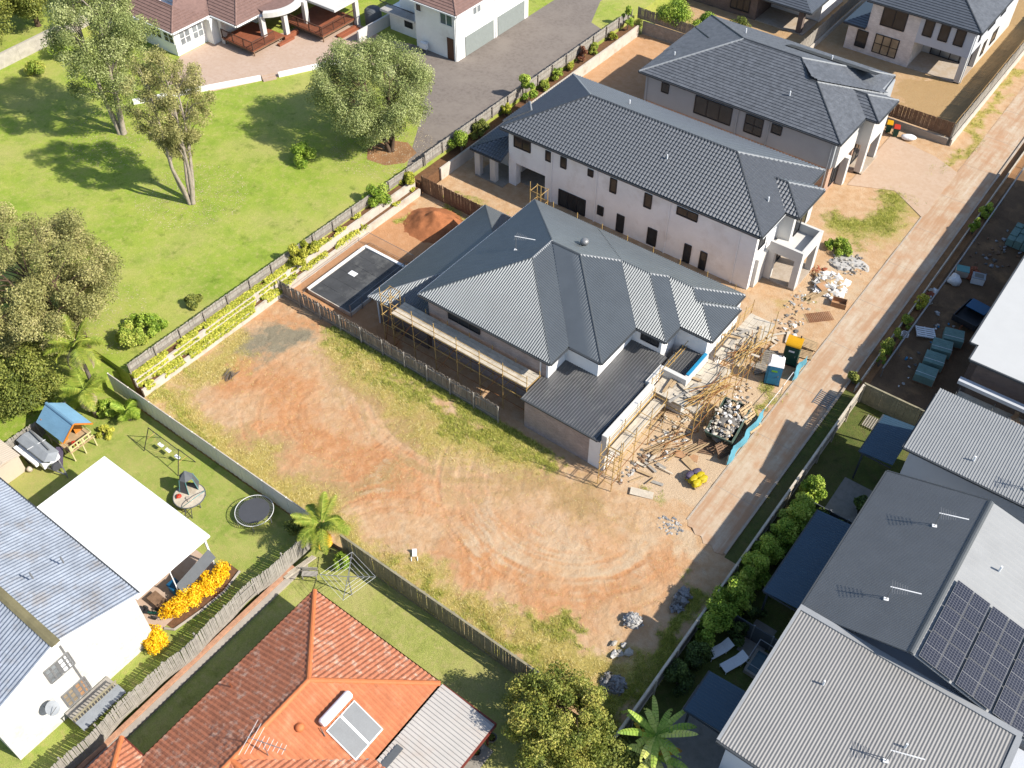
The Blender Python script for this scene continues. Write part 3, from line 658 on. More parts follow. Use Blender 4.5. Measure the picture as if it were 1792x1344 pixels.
M('shed_cream', A('#e3d3bf'), .6, .05, 1, fine=.05); M('concrete', A('#c7bdb0'), .9, .12, 1.2, fine=.15); M('rubble_white', A('#dcd8d2'), .9, .15, 4, fine=.25); M('rubble_grey', A('#8f8a84'), .95, .2, 4, fine=.3); M('stone_blue', A('#a5a6a8'), .9, .2, 4, fine=.3); M('clay', A('#c77f52'), .95, .2, 2, fine=.25, bumpy=.6); M('brick_red', A('#b7694b'), .9, .2, 5, fine=.2)
M('slate_slab', A('#57585a'), .6, .2, .7, fine=.12, tint=(A('#8d8d8a'), .5)); M('skip_green', A('#62776a'), .6, .2, 2, tint=(A('#8f5a3a'), .5)); M('crate_green', A('#88aaa2'), .8, .15, 3)
M('pot_grey', A('#8d8880'), .8, .15, 3); M('soil_dark', A('#5c4636'), .95, .2, 4, fine=.3); M('mulch', A('#8a6446'), .95, .25, 4, fine=.35)
M('membrane_blue', A('#2f9fd0'), .5, .08); M('tank_white', (.8, .8, .8), .35, .02, spec=.5); M('collector', A('#8f9294'), .3, .08, 1.5, spec=.6); M('balustrade', A('#6b4a3c'), .6, .1)
M('path_brick', A('#d8a585'), .9, .2, 4, fine=.2); M('water_dark', (.03, .05, .06), .1, .1)
def solar_mat():
    m, nt, p, pos = base_mat('solar_cells')
    tc = N(nt, 'ShaderNodeTexCoord'); b = N(nt, 'ShaderNodeTexBrick'); nt.links.new(tc.outputs['Object'], b.inputs['Vector']); b.offset = 0
    b.inputs['Color1'].default_value = (.010, .012, .022, 1); b.inputs['Color2'].default_value = (.013, .015, .028, 1); b.inputs['Mortar'].default_value = (.12, .12, .13, 1)
    b.inputs['Scale'].default_value = 1; b.inputs['Brick Width'].default_value = .158; b.inputs['Row Height'].default_value = .158; b.inputs['Mortar Size'].default_value = .009
    nt.links.new(b.outputs[0], p.inputs['Base Color']); p.inputs['Roughness'].default_value = .25
solar_mat()
leaf_mat('leaf_paperbark', ['#5f6236', '#868550', '#a8a367', '#b8ac7a']); leaf_mat('leaf_olive', ['#5d6a38', '#828d52', '#a3aa6e', '#b6ba86']); leaf_mat('leaf_dark', ['#445022', '#657030', '#878c42', '#a3a352'])
leaf_mat('leaf_mango', ['#4c5a22', '#747d34', '#9a9a48', '#b3a858']); leaf_mat('leaf_bright', ['#4c6a20', '#76922f', '#a0b345', '#bfc862']); leaf_mat('leaf_vine', ['#6f7a26', '#949a34', '#b6b444', '#cdc65c'])
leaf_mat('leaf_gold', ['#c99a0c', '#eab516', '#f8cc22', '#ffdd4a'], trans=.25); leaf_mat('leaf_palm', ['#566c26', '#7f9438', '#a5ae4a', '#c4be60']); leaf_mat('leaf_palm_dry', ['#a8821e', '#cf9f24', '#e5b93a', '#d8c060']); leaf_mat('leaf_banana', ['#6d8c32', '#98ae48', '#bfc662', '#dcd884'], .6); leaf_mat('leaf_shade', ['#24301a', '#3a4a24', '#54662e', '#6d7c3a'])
leaf_mat('grass_straw', ['#a89a58', '#cbb86c', '#ddcc88', '#e9dda8']); leaf_mat('grass_green', ['#77853a', '#a0a648', '#c0be5e', '#d6d07a']); leaf_mat('leaf_red', ['#5a3a2c', '#7a4c3a', '#9a6a4a', '#6d7c3a'])
leaf_mat('frond_dead', ['#8d7c62', '#a89678', '#bfae92', '#cfc2a8'])

# ---------------------------------------------------------------- house with grey metal roof, under construction
def house_metal():
    t = thing('house', 'unfinished house with stepped grey metal hip roof and scaffold along its brick side', 'house', (-8.7, 10.65, 0))
    inner = [(-8.7, 10.65), (2.38, 10.65), (2.38, 12.85), (5.15, 12.85), (5.15, 17.35), (7.62, 17.35), (7.62, 19.4), (10.2, 19.4), (10.2, 24.25), (-8.7, 24.25)]
    MB().prism(inner, 0, 5.46).build('wall', 'render_cream', t)
    MB().box(-8.72, 10.62, 0, 2.2, 10.66, 5.45).build('brick_wall', 'brick_grey', t)
    MB().box(-13.6, 10.15, 0, -8.69, 23.8, 2.98).build('wall', 'brick_dark', t)
    MB().box(-13.75, 9.75, 2.72, -8.72, 24.1, 2.98).build('soffit', 'gutter_white', t)
    z, p = 5.5, .414; Z = lambda d: z+p*d
    d = (-3.16, 16.19, Z(6.04)); b = (-3.2, 18.71, Z(6.04)); r0 = (-3.05, 18.55, Z(6.2)); r1 = (-.55, 18.55, Z(6.2))
    h3 = (1.7, 20.8, Z(3.95)); r3 = (4.17, 20.8, Z(3.95)); h4 = (5.195, 21.825, Z(2.925)); r4 = (7.275, 21.825, Z(2.925)); k5 = (8.05, 21.05, Z(2.15)); r5 = (8.55, 21.05, Z(2.15))
    a = (-9.2, 24.75, z); e0 = (-9.2, 10.15, z)
    P = lambda poly: corrugated(poly, 'roof_sheet', 'metal_basalt', t, .19, .075, 'wave', back=True)
    P([e0, d, b, a]); P([e0, (2.88, 10.15, z), d]); P([d, (2.88, 10.15, z), (2.88, 12.35, z), b])
    P([b, (2.88, 12.35, z), (5.65, 12.35, z), r1, r0]); P([r1, (5.65, 12.35, z), (5.65, 16.85, z), h3]); P([h3, (5.65, 16.85, z), (8.12, 16.85, z), r3])
    P([r3, (8.12, 16.85, z), (8.12, 18.9, z), h4]); P([h4, (8.12, 18.9, z), (10.7, 18.9, z), r5, k5]); P([h4, k5, r4]); P([r5, (10.7, 18.9, z), (10.7, 23.2, z)])
    P([r5, (10.7, 23.2, z), (10.2, 23.2, z), k5]); P([k5, (10.2, 23.2, z), (10.2, 24.75, z), r4])
    P([a, b, r0, r1, h3, (-3, 24.75, z)]); P([(-3, 24.75, z), h3, r3, h4, r4, (10.2, 24.75, z)])
    for p_, q_ in ((e0, d), (d, (2.88, 10.15, z)), (a, b), (r1, (5.65, 12.35, z)), (r3, (8.12, 16.85, z)), (r5, (10.7, 18.9, z)), (r0, r1), (h3, r3), (h4, r4), (k5, r5), (r4, k5)):
        capmetal(p_, q_, t, 'capping_dark', .22)
    for p_, q_ in ((d, b), (r1, h3), (r3, h4), (r4, (10.2, 24.75, z)), (r5, (10.7, 23.2, z))): capmetal(p_, q_, t, 'capping_light', .22)
    E1 = [(-9.2, 10.15), (2.88, 10.15), (2.88, 12.35), (5.65, 12.35), (5.65, 16.85), (8.12, 16.85), (8.12, 18.9), (10.7, 18.9), (10.7, 23.2), (10.2, 23.2), (10.2, 24.75), (-9.2, 24.75)]
    gutter([(-9.2, 24.75), (-9.2, 10.15)], z-.09, t, 'gutter_white', .12, .12, 'gutter', False)
    gutter(E1, z-.09, t, 'gutter_dark', .10, .12, 'gutter', False)
    # rear single-storey wing roof
    L = corrugated; ws = 3.0; q = .40
    L([(-14.1, 9.6, ws), (-8.75, 14.95, ws+q*5.35), (-8.75, 18.9, ws+q*5.35), (-14.1, 24.3, ws)], 'roof_sheet', 'metal_basalt', t, .19, .075, 'wave')
    L([(-14.1, 9.6, ws), (-8.75, 9.6, ws), (-8.75, 14.95, ws+q*5.35)], 'roof_sheet', 'metal_basalt', t, .19, .075, 'wave')
    L([(-14.1, 24.3, ws), (-8.75, 18.9, ws+q*5.35), (-8.75, 24.3, ws)], 'roof_sheet', 'metal_basalt', t, .19, .075, 'wave')
    capmetal((-14.1, 24.3, ws), (-8.8, 18.95, ws+q*5.3), t, 'capping_dark', .2); capmetal((-14.1, 9.6, ws), (-8.8, 14.9, ws+q*5.3), t, 'capping_light', .2)
    gutter([(-14.1, 24.3), (-14.1, 9.6)], ws-.08, t, 'gutter_white', .12, .12, 'gutter', False)
    MB().bar((-13.7, 10.1, 0), (-13.7, 10.1, 2.9), .09, .09).build('downpipe', 'gutter_white', t)
    # garage block with parapet
    MB().box(2.02, 8.35, 0, 7.6, 12.8, 3.12).build('garage_wall', 'brick_grey', t); MB().box(7.6, 8.33, 0, 8.55, 16.3, 3.14).build('garage_pier', 'render_cream', t)
    MB().box(2.05, 12.8, 0, 7.6, 17.3, 3.12).build('garage_wall', 'render_cream', t)
    MB().box(8.55, 8.3, 0, 8.95, 14.35, 3.72).build('parapet', 'render_white', t)
    MB().box(8.2, 14.36, 0, 8.52, 16.4, 3.70).build('parapet', 'render_white', t); MB().box(8.54, 16.12, 0, 10.5, 16.45, 3.70).build('parapet', 'render_white', t)
    MB().box(10.2, 16.46, 0, 10.5, 19.35, 3.70).build('parapet', 'render_white', t); MB().box(10.19, 16.6, 3.705, 10.42, 19.3, 3.78).build('membrane', 'membrane_blue', t)
    corrugated([(1.9, 8.1, 3.2), (8.2, 8.1, 3.2), (8.2, 17.33, 3.66), (1.9, 17.33, 3.66)], 'garage_roof_sheet', 'metal_garage', t, .21, .035)
    corrugated([(8.22, 16.5, 3.2), (10.18, 16.5, 3.2), (10.18, 19.38, 3.35), (8.22, 19.38, 3.35)], 'porch_roof_sheet', 'metal_garage', t, .21, .035)
    MB().box(8.2, 8.1, 3.10, 8.54, 14.36, 3.17).build('box_gutter', 'gutter_dark', t)
    MB().box(1.9, 8.0, 3.1, 8.4, 8.1, 3.22).build('fascia', 'gutter_dark', t)
    MB().box(-8.0, 23.9, 0, 10.6, 24.6, .2).build('footing', 'concrete', t)
    window(t, (-6.75, 10.6, 4.15), (1, 0, 0), 3.0, .8, 3, 1); window(t, (5.9, 17.32, 4.2), (1, 0, 0), 1.5, .8, 2, 1)
    MB().bar((1.75, 10.6, 2.9), (1.75, 10.6, 5.4), .09, .09).build('downpipe', 'gutter_white', t)
    # whirlybird on the back slope
    vb = MB().lathe([(.16, 0), (.16, .18), (.3, .24), (.34, .4), (.26, .55), (.08, .62)], 14, (-1.4, 20.4, Z(24.75-20.4)+.02)).build('roof_ventilator', 'steel', t, smooth=True)
    return t
house_metal()
def antenna(label, loc, h=1.3, rz=0, L=1.5):
    """yagi aerial on a short mast"""
    t = thing('antenna', label, 'antenna', loc, 'television antennas on the roofs', rz)
    MB().box(-.13, -.1, .0, .13, .1, .05).build('base_plate', 'steel_white', t, local=True)
    MB().tube([(0, 0, .04), (0, 0, h)], .022, 6).build('mast', 'steel', t, local=True)
    MB().tube([(-.1, 0, h), (L, 0, h+.03)], .03, 5).build('boom', 'steel_white', t, local=True)
    me = MB().tube([(0, -.38, 0), (0, .38, 0)], .012, 4).mesh('element', MATS['steel'])
    for i in range(7):
        o = place(me, 'element', t, Matrix.Translation((.0+i*.13, 0, h+.02)) @ Matrix.Scale(1.15-.07*i, 4, (0, 1, 0)), local=True)
    return t
antenna('white yagi antenna on the dark left slope of the stepped grey metal roof', (-5.3, 17.0, 7.15), 1.3, .35)

# ---------------------------------------------------------------- rendered house with rolled charcoal tiles
def house_tiled():
    t = thing('house', 'long cream rendered house with rolled charcoal roof tiles, behind the metal roofed house', 'house', (-17, 31.45, 0))
    W = lambda b, m='render_cream', n='wall': MB().box(*b).build(n, m, t)
    W((-12.9, 31.45, 0, 7.8, 41.8, 5.95)); W((-17.0, 31.45, 2.5, -12.91, 41.8, 5.95)); W((-17.0, 31.45, 0, -16.2, 32.2, 2.49)); W((-17.0, 35.6, 0, -12.91, 41.8, 2.49)); W((-17, 32.2, -.05, -12.91, 35.6, .06), 'slab_grey', 'slab')
    z, p = 6.0, .44; hd = 5.68; zr = z+p*hd; ry = 36.63; X0, X1 = -17.55, 8.25; Y0, Y1 = 30.95, 42.31
    rl = (X0+hd, ry, zr); rr = (X1-hd, ry, zr)
    T = lambda poly, s=0, m='tile_charcoal': tiled(poly, t, m, .30, .36, 1, .045, .075, s)
    c00, c10, c11, c01 = (X0, Y0, z), (X1, Y0, z), (X1, Y1, z), (X0, Y1, z)
    T([c00, c10, rr, rl], 300); T([c11, c01, rl, rr])
    # rear end, with a narrow step of its own
    T([c01, c00, rl])
    s0 = (X0-.45, 31.9, z-.05); s1 = (X0-.45, 35.9, z-.05); sr = (X0+1.2, 33.9, z+.62)
    T([s1, s0, sr]); caps(s0, sr, t, 'cap_charcoal', .22, .08); caps((X0-.4, 35.9, z), (X0+1.2, 33.95, z+.66), t, 'cap_grey', .22, .08)
    # front end with projecting porch gable-hip
    T([c10, c11, rr])
    px = 9.45; y0, y1 = 35.0, 39.75; zz = 5.98; hw = (y1-y0)/2; pr = (px-hw, (y0+y1)/2, zz+.44*hw); bk = (X1-hw+.0, (y0+y1)/2, zz+.44*hw)
    T([(X1-.05, y0, zz), (px, y0, zz), pr, bk]); T([(px, y1, zz), (X1-.05, y1, zz), bk, pr]); T([(px, y0, zz), (px, y1, zz), pr])
    for a, b, m in ((c00, rl, 'cap_charcoal'), (c10, rr, 'cap_charcoal'), (rl, rr, 'cap_charcoal'), (c01, rl, 'cap_grey'), (c11, rr, 'cap_grey'), (bk, pr, 'cap_charcoal'), ((px, y0, zz), pr, 'cap_charcoal'), ((px, y1, zz), pr, 'cap_grey')): caps(a, b, t, m, .26, .1)
    gutter([(X0, Y0), (X1, Y0), (X1, y0), (px, y0), (px, y1), (X1, y1), (X1, Y1), (X0, Y1)], z-.1, t, 'gutter_dark', .12, .13)
    gutter([(X1, Y0), (X1, y0)], z-.08, t, 'gutter_white', .14, .06, 'gutter', False)
    W((7.7, 35.4, 3.0, 9.0, 39.3, 5.9), 'render_white', 'porch_wall')
    for a in ((-16.4, 4.24, 1.85, 1.15, 2), (-12.9, 4.2, .6, 1.05, 1), (-11.28, 4.16, .62, 1.13, 1), (-8.4, 4.5, .55, .72, 1), (-6.1, 3.83, .66, 1.45, 1), (-2.66, 3.81, .72, 1.42, 1), (.47, 4.47, 1.95, .8, 2), (-11.34, .09, 2.9, 1.75, 3), (-7.16, .96, .62, .97, 1), (-5.12, .1, .75, 1.83, 1), (-1.96, .2, .9, 1.75, 1), (1.66, .05, .66, 1.9, 1), (3.21, .05, .62, 1.85, 1)):
        window(t, (a[0], 31.44, a[1]), (1, 0, 0), a[2], a[3], a[4], 1)
    for x in (-12.2, -7.45, -.2, 6.3): MB().bar((x, 31.39, 0), (x, 31.39, 5.85), .1, .1).build('downpipe', 'render_cream', t)
    # side verandah roof at the rear, in shade
    vz = 2.95; T([(-20.6, 30.3, vz), (-17.02, 30.3, vz), (-17.02, 33.7, vz+1.35)]); T([(-20.6, 36.0, vz), (-20.6, 30.3, vz), (-17.02, 33.7, vz+1.35), (-17.02, 36.0, vz+1.35)])
    caps((-20.6, 30.3, vz), (-17.05, 33.67, vz+1.34), t, 'cap_charcoal', .2, .08)
    gutter([(-20.6, 36), (-20.6, 30.3), (-17.02, 30.3)], vz-.08, t, 'gutter_dark', .1, .12, 'gutter', False)
    for x, y in ((-20.1, 30.9), (-18.3, 30.9)): W((x-.3, y-.25, 0, x+.3, y+.25, 2.9), 'render_white', 'pillar')
    W((-20.1, 33.5, 0, -17.02, 35.8, 2.85)); W((-20.3, 30.5, -.05, -17.02, 33.5, .06), 'slab_grey', 'slab')
    # front balcony and portico
    W((7.8, 32.0, 0, 8.1, 41.4, 2.9), 'render_white', 'porch_wall')
    W((8.11, 33.6, 2.95, 11.0, 37.4, 3.15), 'render_white', 'balcony_slab')
    for b in ((8.11, 33.6, 3.16, 11.0, 33.85, 3.95), (10.75, 33.86, 3.16, 11.0, 37.14, 3.95), (8.11, 37.15, 3.16, 11.0, 37.4, 3.95)): W(b, 'render_white', 'balcony_parapet')
    for b in ((10.45, 33.62, 0, 10.98, 34.3, 2.94), (10.45, 36.7, 0, 10.98, 37.38, 2.94), (8.12, 33.62, 0, 8.7, 34.1, 2.94)): W(b, 'render_white', 'pillar')
    W((8.11, 33.6, -.05, 11.0, 37.4, .16), 'plaza_pale', 'porch_floor')
    window(t, (8.13, 34.4, .2), (0, 1, 0), 2.4, 2.3, 3, 1); window(t, (8.13, 38.2, .6), (0, 1, 0), 1.9, 1.7, 2, 1); window(t, (7.81, 31.9, 3.9), (0, 1, 0), 1.2, 1.5, 1, 1); window(t, (9.01, 36.0, 3.3), (0, 1, 0), 2.2, 2.2, 2, 1)
    for x, y, zc in ((-2.3, 33.9, z+.44*2.95), (-9.2, 38.9, z+.44*3.4), (6.8, 34.6, 6.65)): MB().tube([(x, y, zc), (x, y, zc+.45)], .06, 8).build('vent_pipe', 'plastic_white', t)
    return t
house_tiled()
# ---------------------------------------------------------------- house with flat slate-grey tiles and brick base
def house_slate():
    t = thing('house', 'grey house with flat slate coloured roof tiles and brick lower storey beside the forecourt', 'house', (-12.4, 47.2, 0))
    W = lambda b, m='render_grey', n='wall': MB().box(*b).build(n, m, t)
    W((-12.4, 47.2, 2.95, 7.2, 60.1, 5.95)); W((-12.35, 47.25, 0, 7.15, 60.05, 2.94), 'brick_tan', 'brick_wall')
    z, p = 6.0, .37; T = lambda poly: tiled(poly, t, 'tile_slate', .34, .33, 0, .045, 0, 0)
    Y0, Y1 = 46.65, 60.6; X0 = -12.9; hd = (Y1-Y0)/2; ry = Y0+hd; zr = z+p*hd
    # front: three steps X 7.7 (south), 8.9 (porch), 6.9 (north)
    rl = (X0+hd, ry, zr); rr = (.0, ry, zr); hs = 5.1; ks = (1.85, 51.75, z+p*hs); rs = (7.7-hs, 51.75, z+p*hs)
    c00, c01 = (X0, Y0, z), (X0, Y1, z); cs = (7.7, Y0, z); cn = (6.9, Y1, z)
    T([c00, cs, rs, ks, rr, rl]); T([c01, c00, rl]); T([cn, c01, rl, rr]); T([cs, (7.7, 52.2, z), (7.7, 56.85, z), rs]); T([rr, ks, rs, (7.7, 56.85, z), (6.9, 57.0, z)]); T([rr, (6.9, 57.0, z), cn])
    px, y0, y1 = 8.9, 52.0, 56.6; hw = (y1-y0)/2; pr = (px-hw, (y0+y1)/2, z+p*hw); bk = (5.2, (y0+y1)/2, z+p*hw)
    T([(7.4, y0, z), (px, y0, z), pr, bk]); T([(px, y1, z), (7.4, y1, z), bk, pr]); T([(px, y0, z), (px, y1, z), pr])
    # rear dormers of the left end
    T([(X0-.1, 57.3, z), (X0-.1, 51.2, z), (-9.8, 54.25, z+p*3.05)])
    for a, b, m in ((c00, rl, 'cap_grey'), (cs, rs, 'cap_charcoal'), (rs, ks, 'cap_charcoal'), (ks, rr, 'cap_charcoal'), (rl, rr, 'cap_charcoal'), (c01, rl, 'cap_charcoal'), (cn, rr, 'cap_grey'), (rs, (7.7, 56.85, z), 'cap_grey'), (bk, pr, 'cap_charcoal'), ((px, y0, z), pr, 'cap_charcoal'), ((px, y1, z), pr, 'cap_grey'), ((X0, 57.3, z), (-9.8, 54.25, z+p*3.1), 'cap_charcoal')): caps(a, b, t, m, .24, .09)
    gutter([(X0, Y0), (7.7, Y0), (7.7, y0), (px, y0), (px, y1), (7.2, y1), (6.9, Y1), (X0, Y1)], z-.1, t, 'gutter_dark', .12, .13)
    gutter([(X0, Y1), (X0, Y0)], z-.08, t, 'gutter_white', .14, .06, 'gutter', False)
    window(t, (-10.6, 47.19, 4.4), (1, 0, 0), .8, 1.0, 1, 1); window(t, (-6.9, 47.19, 3.5), (1, 0, 0), 3.9, 1.85, 3, 1); window(t, (-1.6, 47.19, 3.5), (1, 0, 0), 1.8, 1.85, 2, 2); window(t, (1.05, 47.19, 4.4), (1, 0, 0), 1.0, .95, 1, 1)
    for x in (-12.2, -2.4, .75, 6.9): MB().bar((x, 47.14, 0), (x, 47.14, 5.85), .1, .1).build('downpipe', 'render_grey', t)
    W((7.2, 47.6, 2.95, 7.5, 51.8, 5.9), 'render_white', 'porch_wall'); W((7.21, 52.4, 3.0, 8.5, 56.2, 5.9), 'render_white', 'porch_wall')
    for b in ((7.9, 52.4, 0, 8.5, 53.0, 2.99), (7.9, 55.6, 0, 8.5, 56.2, 2.99), (7.22, 49.8, 0, 7.9, 50.4, 2.94)): W(b, 'render_white', 'pillar')
    W((7.21, 52.4, -.02, 8.7, 56.2, .18), 'plaza_pale', 'porch_floor'); window(t, (7.17, 48.2, .5), (0, 1, 0), 1.3, 2.1, 2, 1); window(t, (7.17, 53.2, .2), (0, 1, 0), 2.2, 2.4, 2, 1)
    for x, y, zc in ((1.2, 49.5, 7.05), (-11.2, 50.2, 6.5), (-7.2, 56.8, 7.4), (1.6, 57.4, 7.2)): MB().tube([(x, y, zc), (x, y, zc+.5)], .06, 8).build('vent_pipe', 'plastic_white', t)
    o = thing('solar_array', 'row of black solar panels on the rear slope of the slate tiled roof', 'solar panel', (-3, 57, 7.4))
    for i in range(9):
        x = -3+i*1.02; zz = lambda y: z+p*(Y1-y)+.14
        MB().slab([(x, 56.9, zz(56.9)), (x+.98, 56.9, zz(56.9)), (x+.98, 58.4, zz(58.4)), (x, 58.4, zz(58.4))], .04).build('panel', 'black_plastic', o)
house_slate()
# ---------------------------------------------------------------- white two-storey house, top right
def house_white():
    t = thing('house', 'white two storey house with dark tiled roof and open ground floor patio, top right', 'house', (-2.5, 74, 0))
    W = lambda b, m='brick_white', n='wall': MB().box(*b).build(n, m, t)
    W((-.9, 74, 0, 4.4, 90, 5.9)); W((4.4, 74, 2.95, 10.1, 90, 5.9), 'render_pale_blue'); W((4.41, 78.2, 0, 10.1, 90, 2.94), 'render_white'); W((-2.9, 74.02, 0, -.91, 84, 2.9))
    W((9.5, 74.0, 0, 10.1, 74.5, 2.94), 'render_white', 'pillar'); W((4.41, 74.0, -.02, 10.1, 78.2, .12), 'plaza_pale', 'patio_floor')
    z, p = 6.0, .42; T = lambda poly, m='tile_charcoal': tiled(poly, t, m, .34, .33, 0, .05, 0, 0)
    T([(-1.5, 73.6, z), (10.65, 73.6, z), (10.65-6.07, 73.6+6.07, z+p*6.07)]); T([(10.65, 73.6, z), (10.65, 91, z), (4.58, 91, z+p*6.07), (4.58, 79.67, z+p*6.07)], 'tile_slate'); T([(-1.5, 91, z), (-1.5, 73.6, z), (4.58, 79.67, z+p*6.07), (4.58, 91, z+p*6.07)])
    T([(-3.4, 73.7, 2.95), (-.92, 73.7, 2.95), (-.92, 76.2, 4.0)]); T([(-3.4, 84, 2.95), (-3.4, 73.7, 2.95), (-.92, 76.2, 4.0), (-.92, 84, 4.0)])
    caps((10.65, 73.6, z), (4.58, 79.67, z+p*6.07), t, 'cap_charcoal', .28, .1); caps((-1.5, 73.6, z), (4.58, 79.67, z+p*6.07), t, 'cap_charcoal', .28, .1)
    gutter([(-1.5, 73.6), (10.65, 73.6), (10.65, 91)], z-.1, t, 'gutter_dark', .12, .13, 'gutter', False); gutter([(-3.4, 84), (-3.4, 73.7), (-.92, 73.7)], 2.86, t, 'gutter_dark', .1, .12, 'gutter', False)
    for a in ((.35, 3.65, 2.65, 2.0, 2, 1, 'glass'), (.27, .55, 2.65, 2.1, 3, 2, 'glass_tan'), (-1.75, .6, 1.2, 1.9, 1, 1, 'glass'), (4.9, 3.9, 1.0, 1.75, 1, 1, 'glass'), (6.57, 3.9, .98, 1.78, 1, 1, 'glass'), (8.2, 3.9, .98, 1.75, 1, 1, 'glass')):
        window(t, (a[0], 73.99, a[1]), (1, 0, 0), a[2], a[3], a[4], a[5], gm=a[6])
    window(t, (5.3, 78.19, .15), (1, 0, 0), 4.3, 2.5, 4, 1, gm='glass_light')
    for y, zz, w, h in ((76, 3.9, .7, 1.6), (79, 3.9, 2.2, 1.2), (83, 3.9, 1.6, 1.2), (79.5, .8, 1.0, 1.6), (82.5, .8, 1.8, 1.5)): window(t, (10.11, y, zz), (0, 1, 0), w, h, 1, 1)
    MB().bar((10.16, 74.4, 0), (10.16, 74.4, 5.85), .1, .1).build('downpipe', 'gutter_white', t)
house_white()
def house_brick_top():
    t = thing('house', 'dark brick house with pale paved alfresco at the top edge of the view', 'house', (-17, 73, 0))
    W = lambda b, m, n='wall': MB().box(*b).build(n, m, t)
    W((-30, 73.6, 0, -13.6, 84, 2.9), 'brick_dark'); W((-13.6, 77.6, 0, -7.5, 84, 2.9), 'render_cream'); W((-13.59, 73.6, -.02, -7.6, 77.6, .1), 'plaza_pale', 'patio_floor'); W((-8.6, 73.7, 0, -8.0, 74.3, 2.9), 'brick_dark', 'pillar')
    tiled([(-30.5, 73.1, 3), (-7, 73.1, 3), (-12.6, 78.7, 5.3), (-24.9, 78.7, 5.3)], t, 'tile_charcoal', .34, .33, 0, .05, 0, 0); tiled([(-7, 73.1, 3), (-7, 84.3, 3), (-12.6, 78.7, 5.3)], t, 'tile_charcoal', .34, .33, 0, .05, 0, 0)
    gutter([(-30.5, 73.1), (-7, 73.1), (-7, 84.3)], 2.9, t, 'gutter_dark', .12, .13, 'gutter', False)
    window(t, (-16.9, 73.59, .6), (1, 0, 0), 2.4, 1.6, 3, 1)
house_brick_top()
# ---------------------------------------------------------------- cream house with timber decks, top left
def house_cream():
    t = thing('house', 'white house with brown tiled roof and curved porch behind the timber decks', 'house', (-57.3, 26.5, 1.6))
    W = lambda b, m='paint_white', n='wall': MB().box(*b).build(n, m, t); g = 1.6
    W((-70, 26.5, g, -57.3, 30.5, 4.35)); W((-70, 30.5, g, -56.2, 60, 4.35)); W((-70, 30.6, 4.36, -57, 60, 4.6), 'render_cream', 'ceiling')
    z, p = 4.6, .45; T = lambda poly: tiled(poly, t, 'tile_brown', .33, .36, 0, .05, 0, 0)
    # left wing hip end
    T([(-70, 26.0, z), (-56.7, 26.0, z), (-59.2, 28.5, z+p*2.5), (-70, 28.5, z+p*2.5)]); T([(-56.7, 26.0, z), (-56.7, 31.0, z), (-59.2, 28.5, z+p*2.5)]); T([(-56.7, 31.0, z), (-63.5, 37.0, z+p*5), (-66, 35, z+p*5), (-59.2, 28.5, z+p*2.5)])
    T([(-56.7, 31.1, z), (-52.6, 31.1, z), (-57.6, 36.1, z+p*5), (-63, 36.1, z+p*5)]); T([(-52.6, 31.1, z), (-52.6, 60, z), (-57.6, 60, z+p*5), (-57.6, 36.1, z+p*5)])
    for a, b in (((-56.7, 26.0, z), (-59.2, 28.5, z+p*2.5)), ((-52.6, 31.1, z), (-57.6, 36.1, z+p*5)), ((-59.2, 28.5, z+p*2.5), (-70, 28.5, z+p*2.5))): caps(a, b, t, 'tile_brown', .26, .1)
    gutter([(-70, 26.0), (-56.7, 26.0), (-56.7, 31.1), (-52.6, 31.1), (-52.6, 60)], z-.1, t, 'gutter_white', .14, .14, 'gutter', False)
    window(t, (-61.0, 26.49, 2.9), (1, 0, 0), 1.6, 1.2, 2, 2, 'frame_white'); window(t, (-59.0, 26.49, 2.9), (1, 0, 0), 1.6, 1.2, 2, 2, 'frame_white')
    window(t, (-57.29, 27.1, 2.5), (0, 1, 0), 1.45, 1.5, 2, 2, 'frame_white', 'glass_light'); window(t, (-57.29, 28.8, 2.5), (0, 1, 0), 1.45, 1.5, 2, 2, 'frame_white', 'glass_light')
    W((-60, 31.2, g, -56.21, 60, 4.3)); window(t, (-56.2, 38.6, 2.5), (0, 1, 0), 2.6, 1.9, 2, 1, 'frame_white', 'glass_light'); window(t, (-56.2, 42.2, 2.5), (0, 1, 0), 2.6, 1.9, 2, 1, 'frame_white', 'glass_light')
    # curved porch fascia on columns
    m = MB(); C = Vector((-54.0, 37.0, 0)); n = 18
    for i in range(n):
        a0 = -.9+2.5*i/n; a1 = -.9+2.5*(i+1)/n; R0, R1 = 3.1, 3.75
        q = [(C.x+r*math.cos(a), C.y+r*math.sin(a)) for a, r in ((a0, R0), (a0, R1), (a1, R1), (a1, R0))]; m.prism(q, 4.55, 5.05)
    m.build('porch_fascia', 'render_white', t)
    m = MB(); pts = [(C.x+3.1*math.cos(-.9+2.5*i/n), C.y+3.1*math.sin(-.9+2.5*i/n)) for i in range(n+1)]; m.prism([(C.x-2.5, C.y-2)]+pts+[(C.x-2.5, C.y+2.6)], 4.7, 4.9); m.build('porch_roof', 'tile_brown', t)
    for x, y in ((-52.2, 34.2), (-51.0, 36.3), (-50.5, 38.9), (-55.6, 31.5), (-50.9, 42.6), (-46.9, 43.0)): W((x-.25, y-.25, g, x+.25, y+.25, 4.6 if x < -51.5 else 4.9), 'render_white', 'pillar')
    W((-52.5, 39.5, 4.55, -46.5, 46, 4.8), 'render_white', 'porch_slab')
house_cream()
